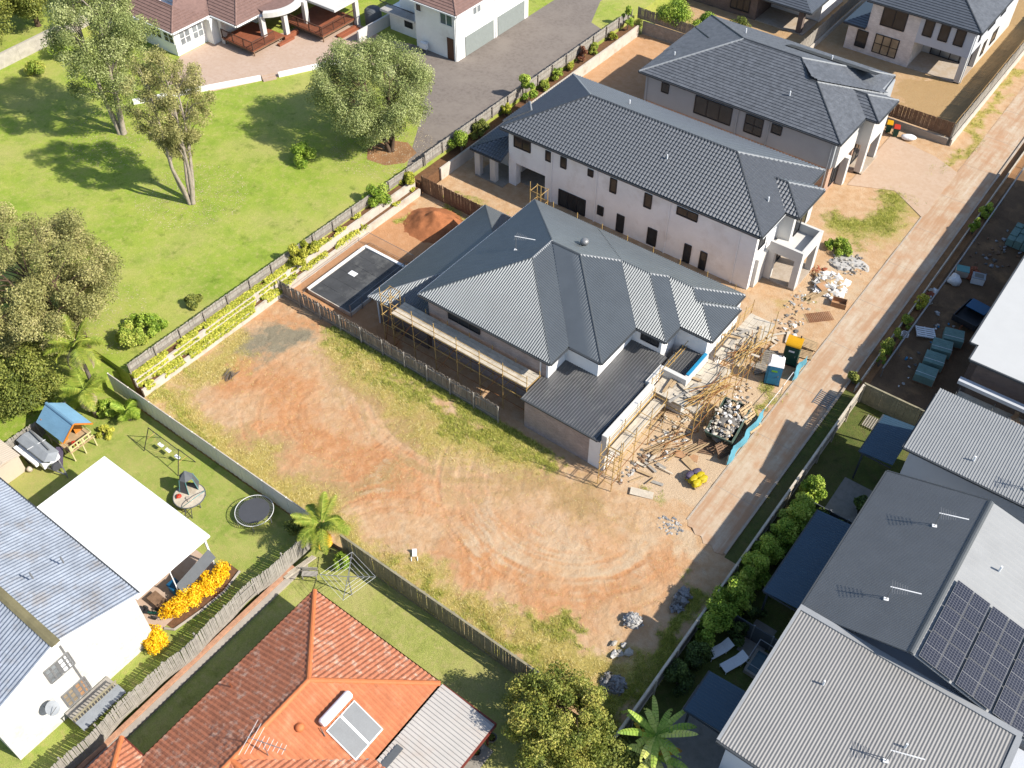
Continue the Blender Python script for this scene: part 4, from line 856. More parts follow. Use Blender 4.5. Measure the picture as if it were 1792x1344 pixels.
def deck(label, pts, z, rails, step=None):
    t = thing('timber_deck', label, 'deck', (*pts[0], 1.6), 'timber decks of the cream house')
    xs = [p[0] for p in pts]; ys = [p[1] for p in pts]; x0, x1, y0, y1 = min(xs), max(xs), min(ys), max(ys)
    n = int((y1-y0)/.145); me = MB().box(0, 0, 0, x1-x0, .135, .04).mesh('deck_board', 'timber_deck')
    for i in range(n): place(me, 'deck_board', t, Matrix.Translation((x0-pts[0][0], y0+i*(y1-y0)/n-pts[0][1], z-1.64)), local=True)
    MB().box(x0+.1, y0+.1, z-.25, x1-.1, y1-.1, z-.045).build('bearer', 'timber_brown', t)
    for x in (x0+.3, x1-.3):
        for y in (y0+.3, y1-.3): MB().box(x-.05, y-.05, 1.6, x+.05, y+.05, z-.25).build('stump', 'timber_brown', t)
    for (a, b) in rails:
        a = Vector((*a, z)); b = Vector((*b, z)); L = (b-a).length; d = (b-a)/L
        R_ = MB().bar(a+Vector((0, 0, .95)), b+Vector((0, 0, .95)), .09, .07).bar(a+Vector((0, 0, .12)), b+Vector((0, 0, .12)), .05, .05).build('handrail', 'balustrade', t)
        k = int(L/.14); bm = MB().box(-.012, -.012, .12, .012, .012, .95).mesh('baluster', 'balustrade')
        for i in range(k+1):
            o = place(bm, 'baluster', R_, Matrix.Translation(a+d*(L*i/k)), local=True)
            if i % 12 == 0: MB().box(*(a+d*(L*i/k)-Vector((.04, .04, 0))), *(a+d*(L*i/k)+Vector((.04, .04, 1.0)))).build('rail_post', 'balustrade', R_)
    if step:
        for i, b in enumerate(step): MB().box(*b).build('step', 'timber_deck', t)
deck('lower timber deck nearest the white corner room', rect(-55.6, 31.1, -50.6, 35.6), 2.35, [((-55.5, 31.2), (-50.7, 31.2)), ((-50.7, 31.2), (-50.7, 34.3))], [(-50.58, 34.4, 1.61, -50.2, 36.6, 1.85), (-50.95, 35.62, 1.61, -50.59, 37.6, 2.1)])
deck('right timber deck with railing around its corner', rect(-52.6, 37.7, -46.9, 43.0), 2.45, [((-52.4, 37.8), (-47.0, 37.8)), ((-47.0, 37.8), (-47.0, 42.8))], [(-46.88, 39.6, 1.61, -46.5, 42.6, 1.85), (-46.48, 39.6, 1.61, -46.1, 42.6, 1.73)])
def garage_block():
    t = thing('garage_building', 'white two storey garage block with two grey roller doors beside the asphalt', 'garage', (-38.6, 43.5, 1.6)); g = 1.6
    W = lambda b, m='paint_white', n='wall': MB().box(*b).build(n, m, t)
    W((-38.6, 43.5, g, -33.0, 56, 6.9)); W((-43.4, 44.6, g, -38.61, 54, 4.1)); W((-43.6, 43.4, 4.11, -38.7, 44.6, 4.35), 'render_white', 'balcony_slab'); W((-42.0, 44.9, 4.36, -38.61, 54, 6.9))
    z, p = 7.0, .4; hd = 3.3
    for poly in ([(-39.1, 43.0, z), (-32.5, 43.0, z), (-35.8, 46.3, z+p*hd)], [(-32.5, 43, z), (-32.5, 57, z), (-35.8, 57, z+p*hd), (-35.8, 46.3, z+p*hd)], [(-39.1, 57, z), (-39.1, 43, z), (-35.8, 46.3, z+p*hd), (-35.8, 57, z+p*hd)]): tiled(poly, t, 'tile_brown', .33, .36, 0, .05, 0, 0)
    caps((-32.5, 43, z), (-35.8, 46.3, z+p*hd), t, 'tile_brown', .26, .1); gutter([(-39.1, 57), (-39.1, 43), (-32.5, 43), (-32.5, 57)], z-.1, t, 'gutter_white', .13, .14, 'gutter', False)
    for y in (44.85, 50.4):
        D = MB().box(-33.01, y, g+.05, -32.93, y+4.85, 3.8).build('roller_door', 'door_grey', t); m = MB()
        for i in range(13): m.box(-32.93, y+.04, g+.12+i*.165, -32.915, y+4.81, g+.22+i*.165)
        m.build('door_ribs', 'door_grey', D)
    MB().box(-34.25, 43.42, g+.02, -33.42, 43.49, 4.0).build('door', 'door_brown', t); window(t, (-35.1, 43.49, 5.3), (1, 0, 0), 1.7, 1.4, 2, 1, 'frame_white', 'glass_blue'); window(t, (-32.99, 46.2, 5.6), (0, 1, 0), 1.4, .9, 2, 1, 'frame_white', 'glass_light')
    window(t, (-38.4, 43.49, 5.7), (1, 0, 0), .8, 1.0, 1, 1, 'frame_white'); window(t, (-41.2, 44.59, 2.6), (1, 0, 0), 1.1, 1.1, 1, 1, 'frame_dark')
    m = MB()
    for x in np.arange(-43.5, -38.8, .16): m.box(x, 43.43, 4.35, x+.03, 43.46, 5.2)
    m.bar((-43.55, 43.45, 5.25), (-38.75, 43.45, 5.25), .06, .06).bar((-43.55, 43.45, 5.25), (-43.55, 44.55, 5.25), .06, .06)
    for y in np.arange(43.5, 44.6, .16): m.box(-43.57, y, 4.35, -43.54, y+.03, 5.2)
    m.build('balcony_railing', 'frame_dark', t); MB().bar((-33.15, 43.44, g), (-33.15, 43.44, 6.85), .09, .09).build('downpipe', 'gutter_white', t); MB().bar((-32.94, 50.0, g), (-32.94, 50.0, 6.85), .09, .09).build('downpipe', 'gutter_white', t)
    u = thing('air_conditioner', 'white air conditioner unit by the garage block wall', 'air conditioner', (-37.2, 43.1, 1.6)); MB().box(-37.7, 42.9, 1.95, -36.8, 43.25, 2.6).build('casing', 'plastic_white', u); MB().box(-37.7, 42.95, 1.61, -37.6, 43.2, 1.94).build('bracket', 'steel', u); MB().box(-36.9, 42.95, 1.61, -36.8, 43.2, 1.94).build('bracket', 'steel', u); MB().lathe([(.24, 0), (.24, .02), (.05, .03)], 16, (0, 0, 0))
    W((-44.2, 40.2, g, -43.95, 46, 2.9), 'render_white', 'garden_wall')
    m = MB().lathe([(.9, 0), (.95, .2), (.95, 1.7), (.7, 1.95), (.1, 2.0)], 20, (-45.5, 44.2, 1.6)); tag(m.build('water_tank', 'tent_grey', smooth=True), 'dark grey round water tank between deck and garage block', 'water tank')
garage_block()

# ---------------------------------------------------------------- terrace row, right
def terraces():
    t = thing('terrace_house', 'grey metal roofed terrace next to the construction site fence', 'house', (25.5, 17, 0))
    MB().box(25.8, 17.4, 0, 40, 22.2, 6.3).build('wall', 'render_pale_blue', t)
    sl = lambda y: 6.5+.10*(y-16.9)
    corrugated([(25.4, 16.9, sl(16.9)), (42, 16.9, sl(16.9)), (42, 22.6, sl(22.6)), (25.4, 22.6, sl(22.6))], 'roof_sheet', 'metal_pale_terrace', t, .17, .035, 'trap')
    gutter([(25.4, 22.6), (25.4, 16.9), (42, 16.9)], 6.43, t, 'gutter_dark', .1, .13, 'gutter', False)
    MB().tube([(29.3, 18.3, 6.6), (29.3, 18.3, 7.1)], .06, 8).build('vent_pipe', 'plastic_white', t)
    MB().box(25.79, 19.5, 3.6, 25.8, 20.9, 5.2).build('window', 'glass', t)
    t = thing('terrace_house', 'terrace with two plane grey metal roof carrying the solar array', 'house', (25.5, 3, 0))
    MB().box(25.8, 2.7, 0, 40, 14.2, 6.2).build('wall', 'render_pale_blue', t); MB().box(25.8, 14.2, 0, 27.0, 17.3, 2.6).build('wall', 'render_pale_blue', t)
    s2 = lambda x: 6.3+.29*(x-25.35); s3 = lambda x: 8.0-.27*(x-31.2)
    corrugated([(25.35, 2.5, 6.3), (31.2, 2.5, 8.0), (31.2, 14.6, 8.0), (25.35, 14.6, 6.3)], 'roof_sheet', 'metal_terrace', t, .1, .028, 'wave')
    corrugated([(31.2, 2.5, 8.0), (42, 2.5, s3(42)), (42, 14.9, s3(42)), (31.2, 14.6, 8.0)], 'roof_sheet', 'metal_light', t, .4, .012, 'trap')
    capmetal((31.2, 2.5, 8.03), (31.2, 14.6, 8.03), t, 'capping_dark', .35); gutter([(25.35, 14.6), (25.35, 2.5)], 6.24, t, 'gutter_dark', .12, .13, 'gutter', False)
    MB().bar((31.2, 14.68, 7.9), (25.3, 14.68, 6.2), .1, .2).build('barge', 'gutter_dark', t)
    MB().tube([(33.2, 10.6, s3(33.2)), (33.2, 10.6, s3(33.2)+.5)], .06, 8).build('vent_pipe', 'plastic_white', t)
    # solar array: each panel is one part
    a = thing('solar_array', 'large array of dark solar panels with white frames on terrace roof', 'solar panel', (31.45, 2.7, 8.1))
    ang = math.atan(.27); fr = MB(); w_, l_ = 1.0, 1.86
    frm = MB().box(0, 0, 0, w_, l_, .035).mesh('panel', 'steel'); cel = MB().box(.018, .018, .036, w_-.018, l_/2-.014, .04).box(.018, l_/2+.014, .036, w_-.018, l_-.018, .04).mesh('cells', 'solar_cells')
    for i in range(7):
        for j in range(4):
            if i > 3 and j > 2 and i > 5: continue
            d = i*1.03+(.12 if i >= 2 else 0)+(.12 if i >= 4 else 0); y = 2.55+j*1.89-(.35 if i >= 2 else 0)*0
            mw = Matrix.Translation((.12+d*math.cos(ang), y-2.7-.0, -.03-d*math.sin(ang))) @ Matrix.Rotation(ang, 4, 'Y')
            if y+l_ > 8.6 or (i >= 2 and j == 3 and False): continue
            o = place(frm, 'panel', a, mw, local=True); place(cel, 'cells', o, local=True)
    t = thing('terrace_house', 'nearest terrace with pale ribbed metal roof and wide grey flashing', 'house', (25.5, -6.7, 0))
    MB().box(25.8, -6.3, 0, 40, 2.2, 5.9).build('wall', 'render_pale_blue', t)
    s4 = lambda y: 6.1+.075*(y+6.7)
    corrugated([(25.42, -6.7, s4(-6.7)), (37.2, -6.7, s4(-6.7)), (37.2, 2.15, s4(2.15)), (25.42, 2.15, s4(2.15))], 'roof_sheet', 'metal_nearest', t, .17, .03, 'wave')
    MB().box(25.3, 2.14, 6.5, 37.4, 2.48, 6.86).build('flashing', 'capping_light', t); MB().bar((25.36, -6.7, 6.12), (25.36, 2.14, 6.8), .16, .14).build('flashing', 'capping_light', t); MB().bar((37.3, -6.7, 6.12), (37.3, 2.14, 6.8), .3, .14).build('flashing', 'capping_light', t)
    gutter([(25.3, -6.7), (37.4, -6.7)], 6.03, t, 'gutter_dark', .12, .14, 'gutter', False)
    for x, y in ((28.3, -1.0), (33.0, -1.6)): MB().tube([(x, y, s4(y)), (x, y, s4(y)+.45)], .055, 8).build('vent_pipe', 'plastic_white', t)
    MB().box(37.7, -20, 0, 46, 2.2, 4.6).build('side_wall', 'render_white', t)
    MB().box(25.6, -20, 0, 40, -6.8, 2.7).build('lower_wall', 'render_pale_blue', t)
terraces()
antenna('white antenna on the dark plane of the terrace roof nearest its ridge', (29.2, 11.4, 7.45), 1.25, .35)
antenna('white antenna at the middle of the dark terrace roof plane', (28.9, 5.2, 7.36), 1.25, .35)
antenna('white antenna on the pale ribbed roof of the nearest terrace', (32.5, -2.8, 6.45), 1.25, .35)
antenna('white antenna near the right edge on the terrace roof by the site', (32.6, 18.0, 6.7), 1.25, .35)
def awnings():
    for i, (x0, y0, x1, y1, l) in enumerate(((22.75, -4.75, 25.1, -1.9, 'dark steel patio awning beside the banana plant'), (22.75, 4.6, 25.1, 12.1, 'long dark steel patio awning beside the hedge'), (22.85, 18.25, 25.1, 22.4, 'dark steel patio awning under the fence by the site'))):
        t = thing('patio_awning', l, 'awning', (x0, y0, 0), 'patio awnings of the terraces')
        corrugated([(x0, y0, 2.85), (x1, y0, 3.1), (x1, y1, 3.1), (x0, y1, 2.85)], 'roof_sheet', 'awning_steel', t, .2, .015)
        gutter([(x0, y1), (x0, y0)], 2.8, t, 'gutter_dark', .1, .12, 'gutter', False); gutter([(x0, y0), (x1, y0)], 2.8, t, 'gutter_dark', .06, .1, 'fascia', False)
        for y in (y0+.2, y1-.2): MB().box(x0+.15, y-.06, -.1, x0+.27, y+.06, 2.78).build('post', 'gutter_dark', t)
awnings()
def yards():
    sheet('courtyard_paving', rect(22.6, 14.7, 25.79, 18.2), -.09, 'slab_grey', None, .01); sheet('courtyard_path', rect(22.9, 1.9, 24.3, 4.5), -.09, 'slab_grey', None, .01); sheet('courtyard_slab', rect(22.2, -10, 25.7, -1.5), -.09, 'slab_grey', None, .01)
    for k, (y, l) in enumerate(((13.6, 'grey panel fence between the two upper terrace courtyards'), (3.0, 'grey panel fence beside the white sun loungers'))):
        t = thing('courtyard_fence', l, 'fence', (22.0, y, -.1)); n = 3
        for i in range(n): MB().box(22.0+i*1.25, y-.03, -.1, 23.2+i*1.25, y+.03, 1.5).build('panel', 'capping_dark', t)
        for i in range(n+1): MB().box(21.95+i*1.25, y-.05, -.1, 22.03+i*1.25, y+.05, 1.6).build('post', 'steel', t)
    for k, (x, y, l) in enumerate(((22.1, 1.0, 'white slatted sun lounger closer to the hedge in dark courtyard'), (23.2, .8, 'white slatted sun lounger closer to the terrace wall'))):
        t = thing('sun_lounger', l, 'sun lounger', (x, y, -.1), 'sun loungers in the dark courtyard', R(-24))
        MB().box(-.32, -.75, .26, .32, .45, .32).build('seat', 'plastic_white', t, local=True); MB().add([(-.32, .45, .26), (.32, .45, .26), (.32, .95, .55), (-.32, .95, .55), (-.32, .45, .32), (.32, .45, .32), (.32, .93, .61), (-.32, .93, .61)], [(3, 2, 1, 0), (4, 5, 6, 7), (0, 1, 5, 4), (1, 2, 6, 5), (2, 3, 7, 6), (3, 0, 4, 7)]).build('backrest', 'plastic_white', t, local=True)
        for sx in (-.28, .28):
            for sy in (-.7, .4): MB().box(sx-.025, sy-.025, 0, sx+.025, sy+.025, .26).build('leg', 'plastic_white', t, local=True)
    t = thing('plunge_pool', 'small glass fenced plunge pool under the pale ribbed terrace roof', 'pool', (23.6, 1.2, 0))
    MB().box(23.9, .8, -.12, 25.6, 2.6, .25).build('pool_wall', 'slab_grey', t); MB().box(24.05, .95, .252, 25.45, 2.45, .26).build('water', 'glass_blue', t)
    for (a, b) in (((23.9, .8), (25.6, .8)), ((23.9, .8), (23.9, 2.6)), ((23.9, 2.6), (25.6, 2.6))): MB().bar((*a, 1.2), (*b, 1.2), .04, .04).bar((*a, .27), (*a, 1.2), .04, .04).build('rail', 'steel', t)
    m = MB()
    for i in range(9): m.box(21.55+.0, 23.3+i*.14, .0, 22.95, 23.34+i*.14, .06)
    for i in range(9): m.box(21.55+i*.17, 23.25, .061, 21.6+i*.17, 24.5, .1)
    tag(m.build('drain_grate', 'concrete'), 'pale grid drain cover in the grass by the fence corner', 'drain grate')
    m = MB()
    for i in range(8): m.box(17.75, 23.2+i*.2, .05, 18.9, 23.26+i*.2, .075)
    m.box(17.7, 23.1, .047, 17.76, 24.8, .08).box(18.88, 23.1, .047, 18.94, 24.8, .08); tag(m.build('drain_grate', 'steel'), 'grey steel drain grate at the lane edge', 'drain grate')
yards()

# ---------------------------------------------------------------- white gabled house and its patio roof, left
def house_gable():
    t = thing('house', 'white gabled house with weathered corrugated grey roof at the left edge', 'house', (-5.7, -18.9, 0))
    P = [(-19.0, 5.0), (-23.7, 6.55), (-28.4, 5.0)]
    ys = [(-18.95, 0), (-18.95, 4.85), (-23.7, 6.45), (-28.4, 4.85), (-28.4, 0)]
    m = MB(); n = 5; vs = [(-5.7, y, z) for y, z in ys]+[(-40, y, z) for y, z in ys]
    m.add(vs, [(4, 3, 2, 1, 0), (5, 6, 7, 8, 9)]+[(i, (i+1) % n, n+(i+1) % n, n+i) for i in range(n)]); m.build('wall', 'fibro_white', t)
    N_ = [(-40, -18.68, 4.92), (-5.5, -18.68, 4.92), (-5.5, -23.7, 6.58), (-40, -23.7, 6.58)]; S_ = [(-40, -23.7, 6.58), (-5.5, -23.7, 6.58), (-5.5, -28.75, 4.9), (-40, -28.75, 4.9)]
    corrugated(N_, 'roof_sheet', 'metal_aged', t, .25, .07, 'wave'); corrugated(S_, 'roof_sheet', 'metal_aged', t, .25, .07, 'wave')
    capmetal((-40, -23.7, 6.62), (-5.4, -23.7, 6.62), t, 'capping_moss', .55)
    MB().bar((-5.52, -18.6, 4.86), (-5.52, -23.7, 6.56), .06, .2).build('barge_board', 'frame_white', t); MB().bar((-5.52, -23.7, 6.56), (-5.52, -28.8, 4.86), .06, .2).build('barge_board', 'frame_white', t)
    gutter([(-5.5, -18.68), (-40, -18.68)], 4.85, t, 'gutter_dark', .12, .12, 'gutter', False)
    MB().box(-5.68, -23.62, .6, -5.665, -23.5, 5.9).build('wall_joint', 'steel', t)
    window(t, (-5.69, -24.95, 3.7), (0, 1, 0), .75, 1.35, 2, 3, 'steel', 'glass_light'); window(t, (-5.69, -24.15, 3.7), (0, 1, 0), .75, 1.35, 2, 3, 'steel', 'plastic_white')
    window(t, (-5.69, -24.95, .75), (0, 1, 0), .75, 1.4, 2, 3, 'steel', 'glass_tan'); window(t, (-5.69, -24.15, .75), (0, 1, 0), .75, 1.4, 2, 3, 'steel', 'plywood')
    for y in (-20.2, -22.0): MB().tube([(-10, y, 5.4+.33*(-18.7-y)), (-10, y, 6.0+.33*(-18.7-y))], .05, 8).build('vent_pipe', 'steel', t)
    d = thing('satellite_dish', 'pale grey satellite dish on the white gable wall', 'satellite dish', (-5.7, -25.9, 2.3))
    m = MB(); c = Vector((-4.95, -25.7, 2.9)); ax = Vector((.75, .35, .75)).normalized(); u = ax.orthogonal().normalized(); v = ax.cross(u); V = [c-ax*.09]
    for r in (.22, .42): V += [c+ax*(-.09+.09*(r/.42)**2)+(u*math.cos(k*.3927)+v*math.sin(k*.3927))*r for k in range(16)]
    m.add(V, [(0, 1+k, 1+(k+1) % 16) for k in range(16)]+[(1+k, 17+k, 17+(k+1) % 16, 1+(k+1) % 16) for k in range(16)]); m.build('dish', 'tarp_grey', d, smooth=True)
    MB().tube([(-5.69, -25.9, 2.5), (-5.3, -25.85, 2.5), c-ax*.1], .03, 6).build('arm', 'steel', d); MB().tube([c-v*.4, c+ax*.45], .02, 5).build('feed_arm', 'steel', d)
    # landing with railings under the lower window
    L = thing('landing', 'small timber landing with slat railing below the lower gable window', 'landing', (-5.6, -25.2, 0))
    MB().box(-5.6, -25.3, .55, -4.5, -22.4, .68).build('floor', 'timber_grey_pale', L); MB().box(-4.44, -25.3, .9, -3.7, -22.4, 1.05).build('side_tray', 'tarp_grey', L)
    for y in np.linspace(-25.25, -22.45, 16): MB().box(-4.47, y-.03, .69, -4.44, y+.03, 1.4).build('slat', 'timber_olive', L)
    MB().box(-4.5, -25.32, 1.41, -4.4, -22.38, 1.47).build('handrail', 'timber_olive', L)
    for x in (-5.4, -4.55):
        for y in (-25.2, -22.5): MB().box(x-.05, y-.05, 0, x+.05, y+.05, .55).build('post', 'timber_olive', L)
house_gable()
def patio():
    t = thing('patio_roof', 'flat bright white insulated patio roof beside the corrugated house', 'patio roof', (-6.5, -13.1, 0))
    MB().box(-16.75, -18.66, 3.42, -6.45, -13.1, 3.54).build('roof_panel', 'metal_white', t); [MB().box(-16.74+1.0*k, -18.6, 3.541, -16.71+1.0*k, -13.12, 3.552).build('panel_seam', 'gutter_white', t) for k in range(1, 11)]; MB().box(-16.8, -18.66, 3.36, -16.75, -13.05, 3.55).build('fascia', 'gutter_white', t); MB().box(-6.45, -18.66, 3.36, -6.4, -13.05, 3.545).build('fascia', 'gutter_white', t); MB().box(-16.75, -13.1, 3.36, -6.45, -13.05, 3.547).build('fascia', 'gutter_white', t)
    for x in (-16.5, -11.6, -6.8): MB().box(x-.06, -13.35, 0, x+.06, -13.23, 3.41).build('post', 'gutter_white', t)
    MB().slab([(-6.75, -16.1, 1.35), (-6.75, -13.3, 2.0), (-6.2, -13.3, 1.55), (-6.2, -16.1, .9)], .03).build('drop_blind', 'tent_grey', t); MB().bar((-6.75, -16.12, .05), (-6.7, -16.12, 3.3), .06, .06).build('blind_post', 'gutter_white', t)
    sheet('patio_floor', [(-16.6, -18.9), (-5.9, -18.9), (-5.9, -17.6), (-6.2, -13.2), (-16.6, -13.2)], .03, 'patio_paving', None, .1)
    b = thing('storage_tub', 'blue plastic tub under the edge of the white patio roof', 'tub', (-7.3, -16.0, .03)); MB().box(-7.6, -16.3, .04, -7.0, -15.7, .75).build('body', 'plastic_blue', b); MB().box(-7.64, -16.34, .75, -6.96, -15.66, .82).build('lid', 'plastic_blue_dark', b)
    c = thing('coffee_table', 'brown low timber table beside the blue tub under the patio edge', 'table', (-7.6, -17.2, .03)); MB().box(-8.1, -17.6, .4, -7.0, -16.9, .46).build('table_top', 'timber_brown', c)
    for x in (-8.0, -7.1):
        for y in (-17.5, -17.0): MB().box(x-.04, y-.04, .03, x+.04, y+.04, .4).build('leg', 'timber_brown', c)
    k = thing('kart', 'green pedal kart with black wheels on the pink paving', 'kart', (-7.3, -18.1, .03), None, .5)
    MB().bar((-.5, 0, .28), (.5, 0, .22), .16, .08).build('chassis', 'plastic_green', k, local=True); MB().box(-.35, -.17, .3, -.05, .17, .36).add([(-.4, -.17, .3), (-.35, -.17, .3), (-.35, .17, .3), (-.4, .17, .3), (-.55, -.15, .65), (-.5, -.15, .65), (-.5, .15, .65), (-.55, .15, .65)], [(3, 2, 1, 0), (4, 5, 6, 7), (0, 1, 5, 4), (1, 2, 6, 5), (2, 3, 7, 6), (3, 0, 4, 7)]).build('seat', 'black_plastic', k, local=True)
    for x, y in ((-.4, -.33), (-.4, .33), (.42, -.3), (.42, .3)): MB().tube([(x, y-.05, .17), (x, y+.05, .17)], .17, 12).build('wheel', 'rubber', k, local=True)
    MB().tube([(.15, 0, .3), (.0, 0, .6)], .02, 5).tube([(.0, -.14, .6), (.0, .14, .6)], .02, 5).build('steering', 'black_plastic', k, local=True)
    y = thing('toy_digger', 'yellow ride on toy digger against the white wall', 'toy', (-6.6, -19.35, .01), None, 1.2)
    MB().box(-.35, -.2, .14, .3, .2, .36).box(-.2, -.14, .37, .1, .14, .6).build('body', 'plastic_yellow', y, local=True); MB().bar((.3, 0, .35), (.7, 0, .62), .08, .08).bar((.7, 0, .62), (.95, 0, .2), .06, .06).build('boom', 'plastic_yellow', y, local=True)
    for x in (-.25, .22):
        for s in (-.24, .24): MB().tube([(x, s-.05, .13), (x, s+.05, .13)], .13, 10).build('wheel', 'rubber', y, local=True)
patio()
# ---------------------------------------------------------------- orange tiled house
def house_orange():
    t = thing('house', 'house with orange terracotta tiled hip roof at the bottom', 'house', (1.4, -12, -.4)); z, p = 2.3, .465
    MB().box(1.45, -40, -.4, 10.3, -12.05, 2.2).build('wall', 'brick_tan', t); MB().box(10.3, -40, -.4, 16.5, -17.5, 2.2).build('wall', 'brick_tan', t); MB().box(-.4, -28, -.4, 1.45, -24.9, 2.2).build('wall', 'brick_tan', t)
    X0, X1, Y0 = .9, 10.85, -11.5; hd = (X1-X0)/2; xr = X0+hd; zr = z+p*hd; pk = (xr, Y0-hd, zr); r2 = (xr, -22.0, zr)
    T = lambda poly, s=0, m='tile_orange': tiled(poly, t, m, .30, .36, 1, .04, .05, s)
    T([(X0, -36, z), (X0, Y0, z), pk, (xr, -36, zr)][::-1], 150); T([(X0, Y0, z), (X1, Y0, z), pk], 75, 'tile_orange'); T([(X1, Y0, z), (X1, -17.0, z), r2, pk], 75, 'tile_orange_clean')
    T([(X1, -17.0, z), (17, -17.0, z), (17, -22.0, zr), r2], 0, 'tile_orange'); T([(17, -36, z), (17, -22.0, zr), r2, (xr, -36, zr-.0)], 0)
    T([(X0-1.85, -24.4, z), (X0-1.85, -28.4, z), (X0+.15, -26.4, z+p*2)]); T([(X0-1.85, -24.4, z), (X0+.15, -26.4, z+p*2), (X0+2.2, -26.4, z+p*2), (X0+.1, -24.4, z)])
    for a, b in (((X0, Y0, z), pk), ((X1, Y0, z), pk), (pk, r2), (r2, (xr, -36, zr)), ((X0-1.85, -24.4, z), (X0+.15, -26.4, z+p*2)), (r2, (17, -22, zr))): caps(a, b, t, 'cap_orange', .34, .12)
    MB().bar((X1, -17.0, z+.03), (xr, -22.0, zr+.0), .12, .05).build('valley_flashing', 'steel', t)
    gutter([(X0, -36), (X0, Y0), (X1, Y0), (X1, -17)][::-1], z-.09, t, 'gutter_red', .12, .13, 'gutter', False)
    gutter([(X1, -17.0), (X1, Y0), (X0, Y0), (X0, -24.4), (X0-1.85, -24.4), (X0-1.85, -28.4)], z-.09, t, 'gutter_red', .12, .13, 'gutter', False)
    MB().blob((7.2, -18.55, zr-p*(7.2-xr)+.14), (.26, .26, .22), 3, .03, 14, 8).build('roof_ventilator', 'cap_orange', t, smooth=True)
    MB().tube([(1.9, -18.9, z+.5), (1.9, -18.9, z+.95)], .05, 8).build('vent_pipe', 'rust', t)
    h = thing('solar_hot_water', 'solar hot water heater with white tank on the orange roof', 'water heater', (8.2, -17.6, 3.6)); zz = lambda x: z+p*(X1-x)
    for k, (a, b) in enumerate(((-16.62, -15.55), (-17.72, -16.65))):
        pn = [(8.25, b, zz(8.25)+.16), (8.25, a, zz(8.25)+.16), (10.25, a, zz(10.25)+.16), (10.25, b, zz(10.25)+.16)]
        MB().slab(orient(pn), .08).build('collector', 'steel_white', h); q = [(8.3, b-.05, zz(8.3)+.166), (8.3, a+.05, zz(8.3)+.166), (10.2, a+.05, zz(10.2)+.166), (10.2, b-.05, zz(10.2)+.166)]; MB().slab(orient(q), .004).build('collector_glass', 'collector', h)
    MB().tube([(7.95, -17.7, zz(7.95)+.4), (7.95, -17.6, zz(7.95)+.4), (7.95, -15.6, zz(7.95)+.4), (7.95, -15.5, zz(7.95)+.4)], [.2, .27, .27, .2], 18).build('tank', 'tank_white', h, smooth=False); MB().tube([(8.0, -17.85, zz(8)+.3), (8.4, -17.95, zz(8.4)+.15)], .03, 5).build('pipe', 'black_plastic', h)
    a = thing('antenna', 'large old antenna with long elements on the orange roof', 'antenna', (7.0, -20.6, 4.0)); MB().tube([(7, -20.6, 3.95), (7, -20.6, 6.0)], .025, 6).build('mast', 'steel', a); MB().tube([(6.2, -20.9, 5.9), (8.3, -20.2, 5.95)], .025, 5).build('boom', 'steel', a)
    for i in range(9): L = (1.5, 1.3, 1.1, .5, .5, .5, .4, .4, .4)[i]; x = 6.3+i*.24; y = -20.87+i*.08; MB().tube([(x+.2*L, y-.62*L, 5.93), (x-.2*L, y+.62*L, 5.93)], .012, 4).build('element', 'steel_white', a)
    c = thing('carport', 'pale ribbed metal carport roof joined to the orange tiled house', 'carport', (14.7, -11.5, -.4))
    corrugated([(10.98, -16.95, 2.28), (14.72, -16.95, 2.0), (14.72, -11.45, 2.0), (10.98, -11.45, 2.28)], 'roof_sheet', 'metal_cream', c, .24, .05, 'trap'); gutter([(14.72, -11.45), (14.72, -16.95)][::-1], 1.93, c, 'gutter_red', .11, .12, 'gutter', False); MB().box(11.0, -11.44, 1.9, 14.8, -11.38, 2.2).build('fascia', 'gutter_red', c)
    MB().box(11.3, -17.0, 2.24, 11.7, -15.6, 2.36).build('skylight', 'tent_grey', c)
    for y in (-16.5, -11.8): MB().box(14.4, y-.05, -.4, 14.5, y+.05, 1.9).build('post', 'gutter_red', c)
    sheet('carport_slab', rect(10.6, -17.3, 14.95, -11.9), -.37, 'slab_grey', None, .06)
house_orange()

# ---------------------------------------------------------------- fences and garden walls
fence('timber_fence', 'weathered grey paling fence winding between the two bottom lawns', 'fence', (-2.95, -8.3), (-3.0, -29.5), 0, 1.75, 'timber_grey_pale', .076, .010, -1, 2.4, (.35, 1.35), .05, wob=.012, wave=.2)
fence('timber_fence', 'leaning grey paling fence along the weedy edge of the orange lot', 'fence', (-22.35, 7.6), (.3, 7.55), 0, 1.75, 'timber_dark', .1, .006, -1, 2.3, (.35, 1.45), .06, wob=.02, post_mat='timber_grey')
fence('timber_fence', 'khaki paling fence between the orange lot and the clothes line lawn', 'fence', (-1.0, -7.4), (15.4, -7.4), -.4, 2.2, 'timber_olive', .1, .006, 1, 2.4, (.5, 1.7), .0, cap=True)
fence('timber_fence', 'low pale paling fence above the retaining walls', 'fence', (-23.55, -6.3), (-23.55, 27.0), 1.58, .98, 'timber_grey_pale', .11, .008, -1, 2.35, (.3, .8), .05, plinth=.2, wob=.015, post_mat='timber_dark')
fence('timber_fence', 'pale paling fence beside the asphalt drive', 'fence', (-23.55, 27.2), (-23.55, 62.5), 1.58, 1.2, 'timber_grey_pale', .11, .008, -1, 2.5, (.3, .9), .05, indiv=False, plinth=.25, post_mat='timber_dark')
fence('timber_fence', 'brown paling fence behind the orange dirt mound', 'fence', (-22.5, 25.5), (-10.5, 25.2), 0, 1.8, 'timber_brown', .11, .008, 1, 2.4, (.4, 1.45), .03)
